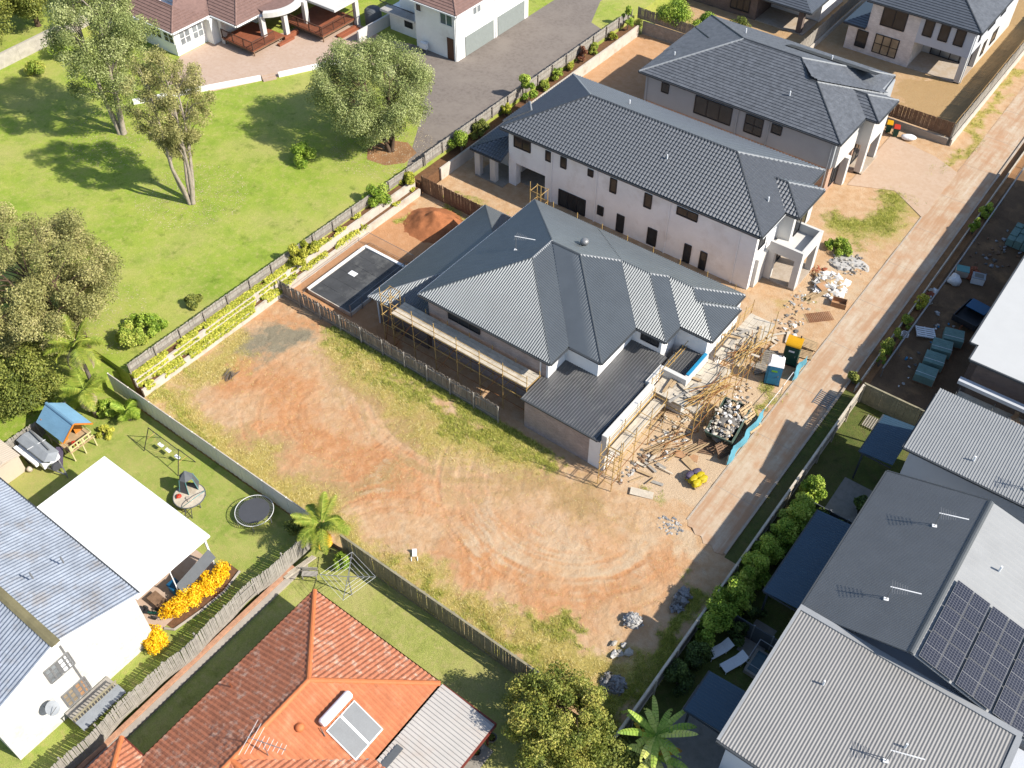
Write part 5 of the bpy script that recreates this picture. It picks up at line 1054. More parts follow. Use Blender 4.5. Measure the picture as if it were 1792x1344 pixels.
fence('timber_fence', 'dark paling fence overgrown with vines above the sleeper wall', 'fence', (-23.2, 63.4), (-6.0, 63.6), 1.5, 1.3, 'timber_dark', .11, .012, 1, 2.4, (.3, 1.0), .05, indiv=False)
fence('timber_fence', 'reddish brown paling fence beside the wheelie bins', 'fence', (6.9, 62.5), (13.3, 62.5), .75, 1.55, 'timber_brown', .11, .006, 1, 2.2, (.3, 1.2), .0)
fence('timber_fence', 'tall pale paling fence beside the lane at the top right', 'fence', (13.4, 62.5), (13.4, 96), .75, 1.45, 'timber_grey', .11, .006, 1, 2.4, (.3, 1.2), .0, indiv=False)
fence('timber_fence', 'grey paling fence left of the white two storey house', 'fence', (-5.6, 64.5), (-5.6, 90), .55, 1.6, 'timber_grey', .11, .006, 1, 2.4, (.3, 1.2), .0, indiv=False)
fence('timber_fence', 'olive paling fence with pale capping at the construction site corner', 'fence', (20.35, 25.5), (25.6, 25.5), -.1, 1.9, 'timber_olive', .11, .004, 1, 2.4, (.4, 1.5), .0, cap=True)
fence('timber_fence', 'long paling fence between the lane and the terrace hedge', 'fence', (20.35, -8.5), (20.35, 25.4), -.1, 1.85, 'timber_grey_pale', .11, .006, -1, 2.4, (.4, 1.5), .0, cap=True, post_mat='plank_pale')
fence('timber_fence', 'grey paling fence behind the camper trailer', 'fence', (-25.15, -11.0), (-25.15, -21), 0, 1.6, 'timber_grey', .12, .01, 1, 2.4, (.4, 1.3), .05)
def panel_fence():
    t = thing('panel_fence', 'cream steel panel fence between the orange lot and the trampoline lawn', 'fence', (-24.6, -7.45, 0))
    n = 9; L = (24.6-3.5)/n; m = MB()
    prof = [(0, 0), (.08, .03), (.2, .03), (.28, 0)]
    for i in range(int(L/.4)):
        for (a, h), (b, k) in zip(prof+[(.4, 0)], prof[1:]+[(.4, 0)]):
            if b > a: x = i*L/int(L/.4); s = L/int(L/.4)/.4; m.add([(x+a*s, -h, .05), (x+b*s, -k, .05), (x+b*s, -k, 1.85), (x+a*s, -h, 1.85)], [(0, 1, 2, 3)])
    m.box(0, .002, .05, L, .012, 1.85); me = m.mesh('panel', 'panel_cream'); pm = MB().box(-.035, -.05, 0, .035, .05, 1.92).mesh('post', 'panel_cream')
    for i in range(n+1):
        place(pm, 'post', t, Matrix.Translation((i*L, 0, 0)), local=True)
        if i < n: place(me, 'panel', t, Matrix.Translation((i*L, 0, 0)), local=True); MB().box(i*L+.04, -.035, 1.852, (i+1)*L-.04, .035, 1.90).build('top_rail', 'retain_white', t, local=True)
panel_fence()
def block_wall(name, label, a, b, z0, z1, mat, L=2.4, th=.2, rows=1, cat='retaining wall'):
    a = Vector(a); b = Vector(b); d = b-a; T = d.length; d.normalize(); n = max(1, round(T/L)); t = thing(name, label, cat, (a.x, a.y, z0)); ang = math.atan2(d.y, d.x)
    me = MB().box(.006, -th/2, .004, T/n-.006, th/2, (z1-z0)/rows-.006).mesh('sleeper', mat)
    for i in range(n):
        for r in range(rows):
            p = d*(T*i/n); place(me, 'sleeper', t, Matrix.Translation((p.x+random.uniform(-.006, .006), p.y, r*(z1-z0)/rows)) @ Matrix.Rotation(ang, 4, 'Z'), local=True)
    return t
block_wall('retaining_wall', 'lower white retaining wall along the orange lot', (-22.35, -6.5), (-22.35, 25.0), -.1, .72, 'retain_white')
block_wall('retaining_wall', 'upper white retaining wall behind the vines', (-22.95, -6.5), (-22.95, 25.0), .6, 1.45, 'retain_white')
block_wall('retaining_wall', 'white sleeper retaining wall behind the tiled houses', (-22.4, 28.0), (-22.4, 62.4), -.1, 1.25, 'retain_white', 2.6)
block_wall('retaining_wall', 'horizontal grey sleeper wall below the vine covered fence', (-22.3, 63.2), (-12.2, 63.4), -.1, 1.5, 'timber_grey_pale', 2.4, .12, 7)
block_wall('retaining_wall', 'grey sleeper wall under the reddish brown fence', (6.9, 62.2), (13.2, 62.2), -.1, .74, 'concrete', 2.2, .15, 3)
block_wall('retaining_wall', 'pale sleeper wall under the tall fence beside the lane', (13.55, 62.2), (13.55, 96), -.1, .74, 'retain_white', 2.4, .15, 1)
block_wall('retaining_wall', 'pale sleeper wall left of the white two storey house', (-5.45, 64.5), (-5.45, 90), -.1, .55, 'retain_white', 2.4, .15, 1)
block_wall('retaining_wall', 'weathered timber edging along the right side of the lane', (19.75, 26.0), (19.75, 100), -.1, .5, 'plank_pale', 3.0, .1, 2)
block_wall('garden_wall', 'low white garden wall left of the terrace steps', (-53.5, 17.6), (-46.8, 28.5), 1.6, 2.05, 'paint_white', 4, .35, 1, 'wall')
block_wall('garden_wall', 'low white garden wall right of the terrace steps', (-45.8, 30.0), (-41.5, 38.0), 1.6, 2.05, 'paint_white', 4, .35, 1, 'wall')
block_wall('garden_wall', 'pale boundary wall behind the trees at the left edge', (-70.0, 12), (-71.5, 40), 1.6, 3.1, 'stone_pale', 4, .3, 1, 'wall')
t = thing('garden_steps', 'brown steps through the low white garden wall', 'steps', (-46.3, 29.2, 1.6))
for i in range(3):
    p = Vector((-46.35+i*.28-.25, 29.25-.15*i+.05, 1.605)); d = Vector((.5, .87, 0)); MB().bar(p-d*.68+Vector((0, 0, .2-.065*i)), p+d*.68+Vector((0, 0, .2-.065*i)), .3, .4-.13*i).build('step', 'patio_paving', t)
sheet('garden_bed', rect(-23.6, 25.2, -22.52, 62.6), 1.1, 'mulch', None, 1.7); sheet('garden_bed_low', rect(-22.9, -6.4, -22.4, 25.1), .62, 'mulch', None, 1.2); sheet('garden_bed_high', rect(-23.6, -6.4, -22.96, 25.19), 1.36, 'mulch', None, 1.95)
# edging below the winding fence
o = MB().box(-2.9, -29.5, -.45, -2.62, -10.2, -.05).build('brick_edging', 'path_brick'); struct(o); o = MB().box(-2.61, -29.5, -.45, -2.2, -9.5, -.2).build('concrete_edging', 'concrete'); struct(o)
# pipe rail beside the verge
t = thing('pipe_rail', 'long grey pipe rail above the construction site verge', 'railing', (20.75, 28.6, 0)); MB().tube([(20.65, 28.6, 1.0), (20.75, 45, 1.02), (20.7, 62, 1.0), (20.6, 90, 1.0)], .07, 8).build('rail', 'steel', t)
for y in np.arange(28.8, 90, 3.4): MB().tube([(20.68, y, -.1), (20.68, y, 1.0)], .04, 6).build('post', 'steel', t)

# ---------------------------------------------------------------- trees
tree('paperbark_tree', 'tall olive brown tree with pale forked trunks in the middle of the lawn', (-36.2, 10.3, 1.6), 13, (3.6, 3.6, 4.9, 8.6), 190, 46000, .13, 'leaf_paperbark', 'bark_pale', 11, .30, 5, .2, .3, (.32, .72), droop=.5, lean=(-.9, 1.0), shape='vase', cat='tree')
tree('paperbark_tree', 'dense olive tree with thick trunk beside the cream house', (-50.2, 13.7, 1.6), 15, (4.6, 4.6, 6.4, 9.2), 170, 72000, .15, 'leaf_olive', 'bark_pale', 12, .42, 3, .14, .28, (.5, 1.05), droop=.4, lean=(.6, .6), cat='tree')
tree('olive_tree', 'wide silvery green tree beside the asphalt drive', (-27.6, 27.0, 1.6), 9, (5.8, 5.5, 3.9, 5.4), 190, 105000, .14, 'leaf_olive', 'bark_brown', 13, .3, 4, .3, .25, (.55, 1.15), droop=.6, lean=(-2.2, .6), fill=.9)
tree('gum_tree', 'large spreading olive tree at the left edge above the playhouse', (-28.6, -6.6, 1.6), 9, (5.6, 6.0, 4.6, 5.8), 200, 110000, .14, 'leaf_paperbark', 'bark_brown', 14, .4, 4, .35, .3, (.5, 1.1), lean=(-2.6, -.6), droop=.3)
tree('gum_tree', 'darker tree below the left edge tree by the paling fence', (-29.0, -12.6, 1.0), 5, (3.8, 3.4, 2.4, 2.6), 60, 28000, .17, 'leaf_dark', 'bark_brown', 15, .22, 2, .3, .3, (.7, 1.1))
for i, (x, y, l, m) in enumerate(((-74, 15, 'dark tree at the top left corner nearest the edge', 'leaf_dark'), (-75, 21.5, 'dark green tree second from the top left corner', 'leaf_dark'), (-76, 28, 'olive tree behind the pale boundary wall at the top', 'leaf_olive'), (-73.5, 9.5, 'dark tree at left edge below the corner', 'leaf_dark'), (-82, 18, 'far tree rising behind the top left corner trees', 'leaf_olive'))):
    tree('boundary_tree', l, (x, y, 1.6), 9, (3.4, 3.4, 3.6, 5.4), 70, 30000, .2, m, 'bark_brown', 30+i, .3, 1, .3, .35, (.8, 1.4), group='trees behind the boundary wall')
tree('mango_tree', 'round yellow green tree at the end of the khaki fence', (17.4, -9.2, -.4), 5, (3.1, 2.9, 2.2, 2.8), 130, 40000, .14, 'leaf_mango', 'bark_brown', 16, .22, 3, .3, .3, (.35, .75), fill=.9)
shrub('lilly_pilly', 'dark bush between the round tree and the banana plant', (20.3, -8.4, -.4), (1.7, 1.7, 2.4), 9000, .17, 'leaf_dark', 17, 18)
# ---------------------------------------------------------------- palms
def palm(label, loc, h, n, L, mat, seed, dead=0, cat='palm', lean=(0, 0), width=.55, dry=None):
    q = random.Random(seed); t = thing('palm_tree', label, cat, loc); top = Vector((lean[0], lean[1], h))
    MB().tube([(0, 0, -.1), (lean[0]*.3, lean[1]*.3, h*.4), top*.97, top+Vector((0, 0, .3))], [.2, .15, .13, .1], 9).build('trunk', 'bark_grey', t, smooth=True, local=True)
    ms = [frond_mesh('frond', L, mat, b, width, 44, seed+i, .032) for i, b in enumerate((.5, .9, 1.3))]; md = frond_mesh('frond', L*.9, dry or 'frond_dead', 1.6, width*.7, 22, seed+9)
    for i in range(n):
        a = 2*math.pi*i/n*2.4+q.uniform(-.25, .25); me = ms[i % 3]; tilt = (-.55, -.15, .25)[i % 3]+q.uniform(-.15, .15)
        place(me, 'frond', t, Matrix.Translation(top+Vector((0, 0, .25))) @ Matrix.Rotation(a, 4, 'Z') @ Matrix.Rotation(tilt, 4, 'Y'), local=True)
    for i in range(dead): place(md, 'frond', t, Matrix.Translation(top) @ Matrix.Rotation(q.uniform(0, 6.28) if not dry else q.uniform(-1.4, .9), 4, 'Z') @ Matrix.Rotation(q.uniform(.5, .9), 4, 'Y'), local=True)
palm('green and gold palm at the corner where the two fences meet', (-2.0, -7.9, -.2), 2.6, 22, 2.3, 'leaf_palm', 41, 4, width=.45, dry='leaf_palm_dry')
palm('tall palm with drooping fronds under the left edge tree', (-25.6, -8.4, .5), 4.2, 18, 2.6, 'leaf_palm', 42, 6)
palm('short palm with dead hanging fronds behind the playhouse', (-23.6, -9.9, 0), 2.6, 10, 2.0, 'leaf_palm', 43, 8)
palm('small fan of fronds against the cream panel fence', (-21.4, -8.6, 0), .7, 9, 1.3, 'leaf_bright', 44, 0)
def banana():
    t = thing('banana_plant', 'banana plant with broad torn leaves at the bottom edge', 'plant', (22.0, -6.6, -.1)); q = random.Random(5)
    MB().tube([(0, 0, 0), (.1, 0, 1.2), (.15, .05, 2.2)], [.2, .15, .08], 9).build('stem', 'leaf_banana', t, smooth=True, local=True); MB().tube([(.5, -.7, 0), (.6, -.7, 1.5)], [.16, .07], 9).build('stem', 'leaf_banana', t, smooth=True, local=True)
    for i in range(24):
        L = q.uniform(1.9, 3.0); W_ = q.uniform(.16, .26); mb = MB(); n = 12; be = q.uniform(.5, 1.2); up = q.uniform(.7, 1.3) if i % 4 else 1.8; c = []
        for k in range(n+1): u = k/n; c.append(Vector((L*u*(1-.2*be*u), 0, L*(up*.6*u-be*.7*u*u))))
        for k in range(n):
            for s in (-1, 1):
                if q.random() < .06 and k > 2: continue
                w0 = W_*math.sin(math.pi*min(1, .12+.88*k/n))**.6; w1 = W_*math.sin(math.pi*min(1, .12+.88*(k+1)/n))**.6; dz = -.12-q.uniform(0, .12); g = .012
                mb.add([c[k]+Vector((g, 0, 0)), c[k+1]-Vector((g, 0, 0)), c[k+1]+Vector((-g+.05, s*w1, w1*dz)), c[k]+Vector((g+.05, s*w0, w0*dz))], [(0, 1, 2, 3) if s > 0 else (3, 2, 1, 0)])
        mb.tube(c, [.03*(1-.8*k/n) for k in range(n+1)], 4)
        me = mb.mesh('leaf', 'leaf_palm_dry' if i in (3, 9) else 'leaf_banana'); a = me.attributes.new('rnd', 'FLOAT', 'POINT'); r = q.random(); a.data.foreach_set('value', [min(1, max(0, r+q.uniform(-.2, .2))) for _ in me.vertices])
        place(me, 'leaf', t, Matrix.Translation((.15 if i % 3 else .6, .05 if i % 3 else -.7, 2.1 if i % 3 else 1.4)) @ Matrix.Rotation(i*2.4, 4, 'Z'), local=True)
banana()
# ---------------------------------------------------------------- shrubs
G = 'hedge bushes along the terrace fence'
HB = [(21.5, 14.6, 1.0, 2.2), (21.7, 13.0, 1.15, 2.3), (21.8, 11.4, 1.25, 2.6), (21.6, 9.8, 1.2, 2.5), (21.3, 8.2, 1.1, 2.3), (21.4, 6.7, 1.15, 2.3), (21.2, 5.4, 1.05, 2.2), (21.2, 4.0, 1.3, 2.5), (21.1, 2.5, 1.2, 2.4), (21.1, 1.3, 1.0, 2.0), (21.2, -.6, 1.1, 1.7), (21.2, -2.3, 1.1, 1.7)]
HL = ['topmost small bush of the terrace hedge', 'second bush from the top of the terrace hedge', 'large sunlit bush near the top of the terrace hedge', 'fourth bush from the top of the terrace hedge', 'bright bush in the upper middle of the terrace hedge', 'bush in the middle of the terrace hedge', 'yellowish bush just below the middle of the terrace hedge', 'biggest bush of the terrace hedge, opposite the long awning end', 'bright bush third from the sun loungers', 'last bright bush of the terrace hedge above the loungers', 'shaded bush beside the sun loungers', 'shaded bush left of the awning by the banana plant']
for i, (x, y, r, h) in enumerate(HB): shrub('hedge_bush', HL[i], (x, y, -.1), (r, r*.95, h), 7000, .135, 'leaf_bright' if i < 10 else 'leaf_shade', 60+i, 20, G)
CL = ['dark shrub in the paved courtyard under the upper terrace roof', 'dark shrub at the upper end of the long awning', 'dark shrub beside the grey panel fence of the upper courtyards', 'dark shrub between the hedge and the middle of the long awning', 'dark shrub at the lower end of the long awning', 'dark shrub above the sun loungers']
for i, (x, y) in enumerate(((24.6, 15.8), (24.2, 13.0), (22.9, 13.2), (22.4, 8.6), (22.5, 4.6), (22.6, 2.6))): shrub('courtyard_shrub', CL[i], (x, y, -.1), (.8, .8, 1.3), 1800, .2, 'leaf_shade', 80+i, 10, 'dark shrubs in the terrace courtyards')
for i, (x, y, z, r, h, m, l) in enumerate((
    (-23.2, 20.6, 1.2, 1.2, 2.4, 'leaf_bright', 'leafy green shrub hanging over the upper retaining wall'), (-22.9, 10.2, 1.2, 1.2, 1.5, 'leaf_vine', 'yellow green shrub over the walls at the paling fence corner'), (-23.1, 11.9, 1.2, 1.0, 1.4, 'leaf_vine', 'golden shrub just above the paling fence corner'),
    (-23.2, 24.2, 1.1, 1.2, 1.2, 'leaf_vine', 'dry yellowish shrub at the end of the low pale fence'), (-22.8, 42.0, 1.1, 1.3, 2.3, 'leaf_bright', 'round bright green shrub beside the asphalt drive'), (-22.6, 31.4, .8, 1.2, 2.0, 'leaf_bright', 'green shrub left of the tiled house verandah'),
    (-22.9, 34.6, 1.0, .9, 1.8, 'leaf_dark', 'dark shrub between the verandah and the drive fence'), (-23.0, 39.0, 1.1, .8, .9, 'leaf_vine', 'small yellow shrub in the bed below the round bush'), (-23.0, 45.2, 1.1, .6, .8, 'leaf_palm', 'spiky plant in the bed above the round bush'),
    (-23.0, 47.6, 1.1, .7, 1.2, 'leaf_bright', 'leafy plant in the middle of the drive side bed'), (-23.0, 50.0, 1.1, .6, .8, 'leaf_vine', 'yellow plant below the red leaved cordyline'), (-23.0, 52.3, 1.1, .6, 1.4, 'leaf_red', 'red leaved cordyline in the drive side bed'), (-23.0, 54.5, 1.1, .6, 1.0, 'leaf_palm', 'pale green plant above the red leaved cordyline'), (-23.0, 58.0, 1.1, .7, 1.0, 'leaf_vine', 'yellow green plant near the top of the bed'), (-23.0, 61.0, 1.1, .8, 2.0, 'leaf_bright', 'climbing plant at the top corner of the drive fence'),
    (-19.2, 65.0, 1.4, 2.0, 2.0, 'leaf_bright', 'bright creeper spilling over the vine covered fence'), (-15.5, 65.3, 1.4, 1.8, 1.7, 'leaf_bright', 'second mass of creeper along the vine covered fence'), (-12.5, 67.4, 0, 1.1, 2.2, 'leaf_dark', 'grey green shrub in front of the dark brick house'),
    (-32.9, 20.8, 1.6, 1.3, 1.3, 'leaf_bright', 'low green shrub under the wide silvery tree'), (-25.6, 1.4, 1.6, .9, .8, 'leaf_dark', 'dark small shrub behind the pale paling fence'), (-26.3, -2.4, 1.6, 1.5, 1.3, 'leaf_bright', 'bright green shrub below the left end of the lawn'), (-25.9, -4.3, 1.6, 1.2, 1.2, 'leaf_palm', 'spiky yellow green shrub near the cream fence corner'),
    (-.3, -8.2, -.4, .75, 1.2, 'leaf_bright', 'small bright bush beside the clothes line'), (10.9, 40.6, 0, .55, .9, 'leaf_bright', 'small shrub by the balcony of the tiled house'), (11.9, 40.9, 0, .9, .8, 'leaf_bright', 'low green shrub in front of the tiled house balcony'), (19.3, 26.8, 0, .6, .9, 'leaf_dark', 'weedy shrub at the lane side near the drain grate'),
    (-66, 15.2, 1.6, 1.2, 1.6, 'leaf_palm', 'spiky shrub along the pale boundary wall'), (-66.5, 19.0, 1.6, 1.3, 1.8, 'leaf_bright', 'green shrub in front of the pale boundary wall'), (-62.8, 23.8, 1.6, 1.6, 1.7, 'leaf_palm', 'shrub left of the white corner room'), (-23.0, -9.0, 0, 1.3, 1.3, 'leaf_bright', 'broad leaved bush below the dead palm fronds'), (-21.6, -10.4, 0, .8, .6, 'leaf_vine', 'dry low bush in the garden bed by the playhouse'), (-4.1, -8.3, 0, .7, 1.2, 'leaf_dark', 'dark bush in the corner by the trampoline'),
    (20.0, 33.0, .1, .55, 1.1, 'leaf_palm', 'lower end of the overgrown verge by the site fence'), (20.0, 35.2, .1, .5, 1.0, 'leaf_palm', 'overgrown clump on the verge above its lower end'), (20.1, 38.0, .1, .5, .9, 'leaf_vine', 'yellow clump on the verge opposite the green crates'), (20.15, 50.0, .1, .6, 1.4, 'leaf_bright', 'bright clump on the verge beside the sinks'), (20.1, 53.2, .1, .6, 1.2, 'leaf_bright', 'green clump on the verge further up the lane'), (20.1, 29.6, .1, .55, 1.2, 'leaf_palm', 'bushy clump on the verge near the fence corner'), (20.1, 31.2, .1, .55, 1.1, 'leaf_palm', 'second bushy clump up the verge from the fence corner'))):
    f_ = random.Random(i*7).uniform(.7, 1.35); shrub('shrub', l, (x, y, z), (r*(1 if x > -24 and x < -22 else f_), r*f_, h*(.75+.5*((i*37) % 10)/10)), int(2600*r*r+900), .15, m, 100+i, 12)
# golden hedges
def gold(label, pts, r, h, n, seed):
    t = thing('golden_hedge', label, 'hedge', (*pts[0], 0)); q = random.Random(seed); cl = []
    for a, b in zip(pts, pts[1:]) if len(pts) > 1 else [(pts[0], pts[0])]:
        for k in range(26):
            f = q.random(); cl.append((a[0]+(b[0]-a[0])*f+q.uniform(-r, r)*.75-pts[0][0], a[1]+(b[1]-a[1])*f+q.uniform(-r, r)*.75-pts[0][1], q.uniform(.35, .85)*h, q.uniform(.25, .42)))
    crown_obj('foliage', cl, n, .13, 'leaf_gold', t, seed, flat=.8); m = MB()
    for c in cl[::2]: m.tube([(c[0], c[1], -.02), c[:3]], [.03, .01], 4, caps=False)
    m.build('stems', 'bark_grey', t, local=True)
gold('long bright yellow hedge beside the white patio roof', [(-5.95, -13.2), (-5.75, -14.6), (-5.9, -16.0), (-6.0, -17.3)], .62, 1.1, 12000, 51); gold('small round yellow bush at the corner of the white wall', [(-5.3, -19.2)], .65, .95, 4200, 52)
m = MB().tube([(-5.2, -12.6, .05), (-4.85, -14.2, .05), (-4.95, -16, .05), (-5.25, -17.9, .05), (-5.8, -18.2, .05)], .09, 6); tag(m.build('garden_edging', 'concrete'), 'curved concrete edging beside the yellow hedge', 'garden edging')
sheet('hedge_bed', [(-6.5, -12.6), (-5.2, -12.6), (-4.9, -14.2), (-5.0, -16), (-5.3, -17.9), (-6.5, -18.0)], .02, 'mulch', None, .1)
# ---------------------------------------------------------------- creeping vines and grass
def cover(name, label, n, xs, ys, zf, size, mat, seed, dens=None):
    q = np.random.default_rng(seed); x = q.uniform(*xs, n); y = q.uniform(*ys, n)
    k = fbm(x, y, .9, seed, 3) > (dens or .0); x, y = x[k], y[k]; n = len(x)
    P = np.stack([x, y, zf(x, y)+q.random(n)*.22], 1); nr = q.normal(size=(n, 3))*.6+np.array([.35, 0, 1]); nr /= np.linalg.norm(nr, axis=1)[:, None]
    t = np.cross(nr, q.normal(size=(n, 3))); t /= np.linalg.norm(t, axis=1)[:, None]; b = np.cross(nr, t); s = size*(.6+.8*q.random(n))[:, None]
    V = np.stack([P-t*s*.5, P+b*s*.4, P+t*s*.5, P-b*s*.4], 1).reshape(-1, 3); o = place(npmesh(name, V, np.arange(n*4).reshape(n, 4), mat, {'rnd': np.repeat(q.random(n), 4)}), name); stuff(o, label, 'ground cover')
cover('vine_cover', 'yellow green creeper covering the upper retaining bed', 13000, (-23.5, -22.75), (-6.4, 10), lambda x, y: np.where(x > -22.92, 1.15, 1.42), .16, 'leaf_vine', 1, .30); cover('vine_cover', 'yellow green creeper covering the lower retaining bed', 12000, (-22.95, -22.15), (-6.4, 8), lambda x, y: np.where(x > -22.3, .5, .7), .16, 'leaf_vine', 2, .36)
cover('vine_cover', 'creeper on the retaining beds behind the dark terrace', 4500, (-22.95, -22.25), (8, 25), lambda x, y: np.where(x > -22.4, .55, .7), .15, 'leaf_vine', 3, .52); cover('vine_cover', 'creeper on the upper bed behind the dark terrace', 4500, (-23.5, -22.85), (10, 25), lambda x, y: 1.42+0*x, .15, 'leaf_vine', 4, .52)
def weeds(name, label, X, Y, ZZ, mask, n, hgt, mat, seed, lim, wd=.012, B=6):
    q = np.random.default_rng(seed); pr = np.clip(mask-lim, 0, 1).ravel(); pr = pr*(fbm(X, Y, 1.1, seed, 3).ravel()**1.6); pr /= pr.sum(); k = q.choice(len(pr), n, p=pr)
    x = X.ravel()[k]+q.uniform(-.1, .1, n); y = Y.ravel()[k]+q.uniform(-.1, .1, n); z = ZZ.ravel()[k]-.02
    x = np.repeat(x, B)+q.normal(0, .06, n*B); y = np.repeat(y, B)+q.normal(0, .06, n*B); z = np.repeat(z, B); a = q.uniform(0, 6.28, n*B); h = hgt*np.repeat(.35+q.random(n)**3, B)*q.uniform(.6, 1.1, n*B); l = q.uniform(.2, .9, n*B)*h; w_ = wd*(.7+.6*q.random(n*B))
    V = np.stack([np.stack([x-np.sin(a)*w_, y+np.cos(a)*w_, z], 1), np.stack([x+np.sin(a)*w_, y-np.cos(a)*w_, z], 1), np.stack([x+np.cos(a)*l, y+np.sin(a)*l, z+h], 1)], 1).reshape(-1, 3)
    o = place(npmesh(name, V, np.arange(n*B*3).reshape(-1, 3), mat, {'rnd': np.repeat(np.repeat(q.random(n), B), 3)}), name); stuff(o, label, 'grass')
L3 = (lot_x, lot_y, lot_z); weeds('green_weeds', 'green weeds along the fences and lot edges', *L3, lot_gn, 16000, .24, 'grass_green', 5, .3); weeds('straw_grass', 'yellow dry grass around the edges of the bare lot', *L3, lot_st, 26000, .15, 'grass_straw', 6, .25); weeds('dry_tufts', 'sparse dry tufts across the trampled soil', *L3, lot_br+.15, 9000, .08, 'grass_straw', 8, .2)
weeds('front_weeds', 'patches of weeds on the soil before the new houses', bx, by, b_z, np.maximum(b_gn, b_st*.6), 7000, .2, 'grass_green', 9, .3)

# ---------------------------------------------------------------- scaffolding
def tubes(t, segs, name, mat, r=.026):
    for a, b in segs: MB().tube([a, b], r, 6).build(name, mat, t)
def scaffold(label, x0, x1, y0, y1, along, nb, ztop, levels, decks, mat='scaffold_yellow', rails=True, planks=4, brace=True, jit=0.0):
    """tube scaffold between two lines of uprights; along = 'x' or 'y' is the long direction"""
    t = thing('scaffold', label, 'scaffolding', (x0, y0, 0)); q = random.Random(int(abs(x0*31+y0*17)))
    L0, L1, s0, s1 = (x0, x1, y0, y1) if along == 'x' else (y0, y1, x0, x1); pt = (lambda l, s, z: (l, s, z)) if along == 'x' else (lambda l, s, z: (s, l, z))
    ls = [L0+(L1-L0)*i/nb for i in range(nb+1)]
    for l in ls:
        for s in (s0, s1):
            h = ztop+(q.uniform(-.25, .25) if s == s0 or along == 'y' else -.9); tubes(t, [(pt(l, s, 0), pt(l+q.uniform(-jit, jit), s, h))], 'upright', mat, .03)
    for z in levels:
        for s in (s0, s1): tubes(t, [(pt(L0-.1, s, z), pt(L1+.1, s, z+q.uniform(-jit, jit)))], 'ledger', 'scaffold_rust' if z == levels[0] else mat)
        for l in ls: tubes(t, [(pt(l, s0-.1, z-.05), pt(l, s1+.1, z-.05))], 'transom', mat)
    for zd in decks:
        w = (s1-s0)/planks
        for i in range(nb):
            for k in range(planks):
                a, b = ls[i]+.01, ls[i+1]-.01; s = s0+k*w
                (MB().box(a, s+.01, zd, b, s+w-.01, zd+.05) if along == 'x' else MB().box(s+.01, a, zd, s+w-.01, b, zd+.05)).build('plank', 'plank_pale', t)
    if rails:
        for zd in decks:
            for dz in (.5, 1.0): tubes(t, [(pt(L0-.05, s0, zd+dz), pt(L1+.05, s0, zd+dz))], 'guard_rail', mat)
    if brace:
        for i in range(0, nb, 2): tubes(t, [(pt(ls[i], s0, .1), pt(ls[i+1], s0, ztop-1.2))], 'brace', 'scaffold_rust')
    return t
scaffold('long side scaffold with pale planks along the brick wall of the metal roofed house', -10.9, 1.9, 8.75, 10.3, 'x', 6, 5.0, (1.2, 2.4, 3.6), (3.62,), planks=5)
scaffold('scaffold tower at the rear corner of the metal roofed house', -11.9, -10.95, 8.8, 9.9, 'x', 1, 5.6, (1.0, 2.0, 3.0, 4.0, 5.0), (), rails=False)
scaffold('narrow scaffold along the white garage parapet', 9.15, 10.1, 8.3, 14.2, 'y', 3, 3.9, (1.0, 2.0, 3.0), (2.6,), planks=3)
scaffold('scaffold tower at the near end of the garage parapet', 9.2, 10.3, 7.2, 8.2, 'y', 1, 4.2, (.8, 1.6, 2.4, 3.2), (), rails=False, brace=False)
scaffold('wide front scaffold deck before the unfinished porch', 8.7, 12.4, 14.4, 19.6, 'y', 5, 4.4, (1.2, 2.4, 2.95), (3.0,), planks=8, jit=.12)
scaffold('upper front scaffold deck beside the right end of the metal roof', 10.75, 12.8, 19.8, 25.4, 'y', 5, 4.9, (1.3, 2.6, 3.4), (3.45,), planks=5, jit=.12)
scaffold('small yellow scaffold behind the metal roof beside the tiled house', -10.5, -9.4, 25.9, 26.9, 'x', 1, 6.2, (2, 4, 5.2), (), rails=False)
def poles():
    for k, (x, y, z, L, n, l, ang) in enumerate(((12.3, 16.2, 3.1, 4.6, 26, 'heap of loose yellow scaffold tubes on the front deck', 1.25), (12.4, 21.0, 3.55, 3.8, 22, 'bundle of yellow scaffold tubes on the upper front deck', 1.5), (11.6, 13.2, .08, 3.4, 16, 'rusty scaffold tubes lying below the front deck', 1.1))):
        t = thing('scaffold_tubes', l, 'tubes', (x, y, z)); q = random.Random(k)
        for i in range(n):
            a = ang+q.gauss(0, .22); c = Vector((x+q.gauss(0, .38), y+q.gauss(0, .5), z+.04+q.random()*.35)); d = Vector((math.cos(a), math.sin(a), q.gauss(0, .03)))*L*q.uniform(.3, .5); MB().tube([c-d, c+d], .026, 5).build('tube', q.choice(['scaffold_yellow', 'scaffold_yellow', 'scaffold_rust', 'timber_new']), t)
poles()
def post_row():
    t = thing('guard_posts', 'row of small yellow guard posts between the metal roof and the tiled house', 'posts', (-9, 25.1, 0))
    for i in range(8): MB().tube([(-7.6+i*2.4, 25.15, 0), (-7.6+i*2.4, 25.15, 5.75)], .035, 6).build('post', 'scaffold_yellow', t)
    for z in (2.0, 4.0): MB().tube([(-7.6, 25.15, z), (9.2, 25.15, z)], .026, 6).build('rail', 'scaffold_yellow', t)
post_row()
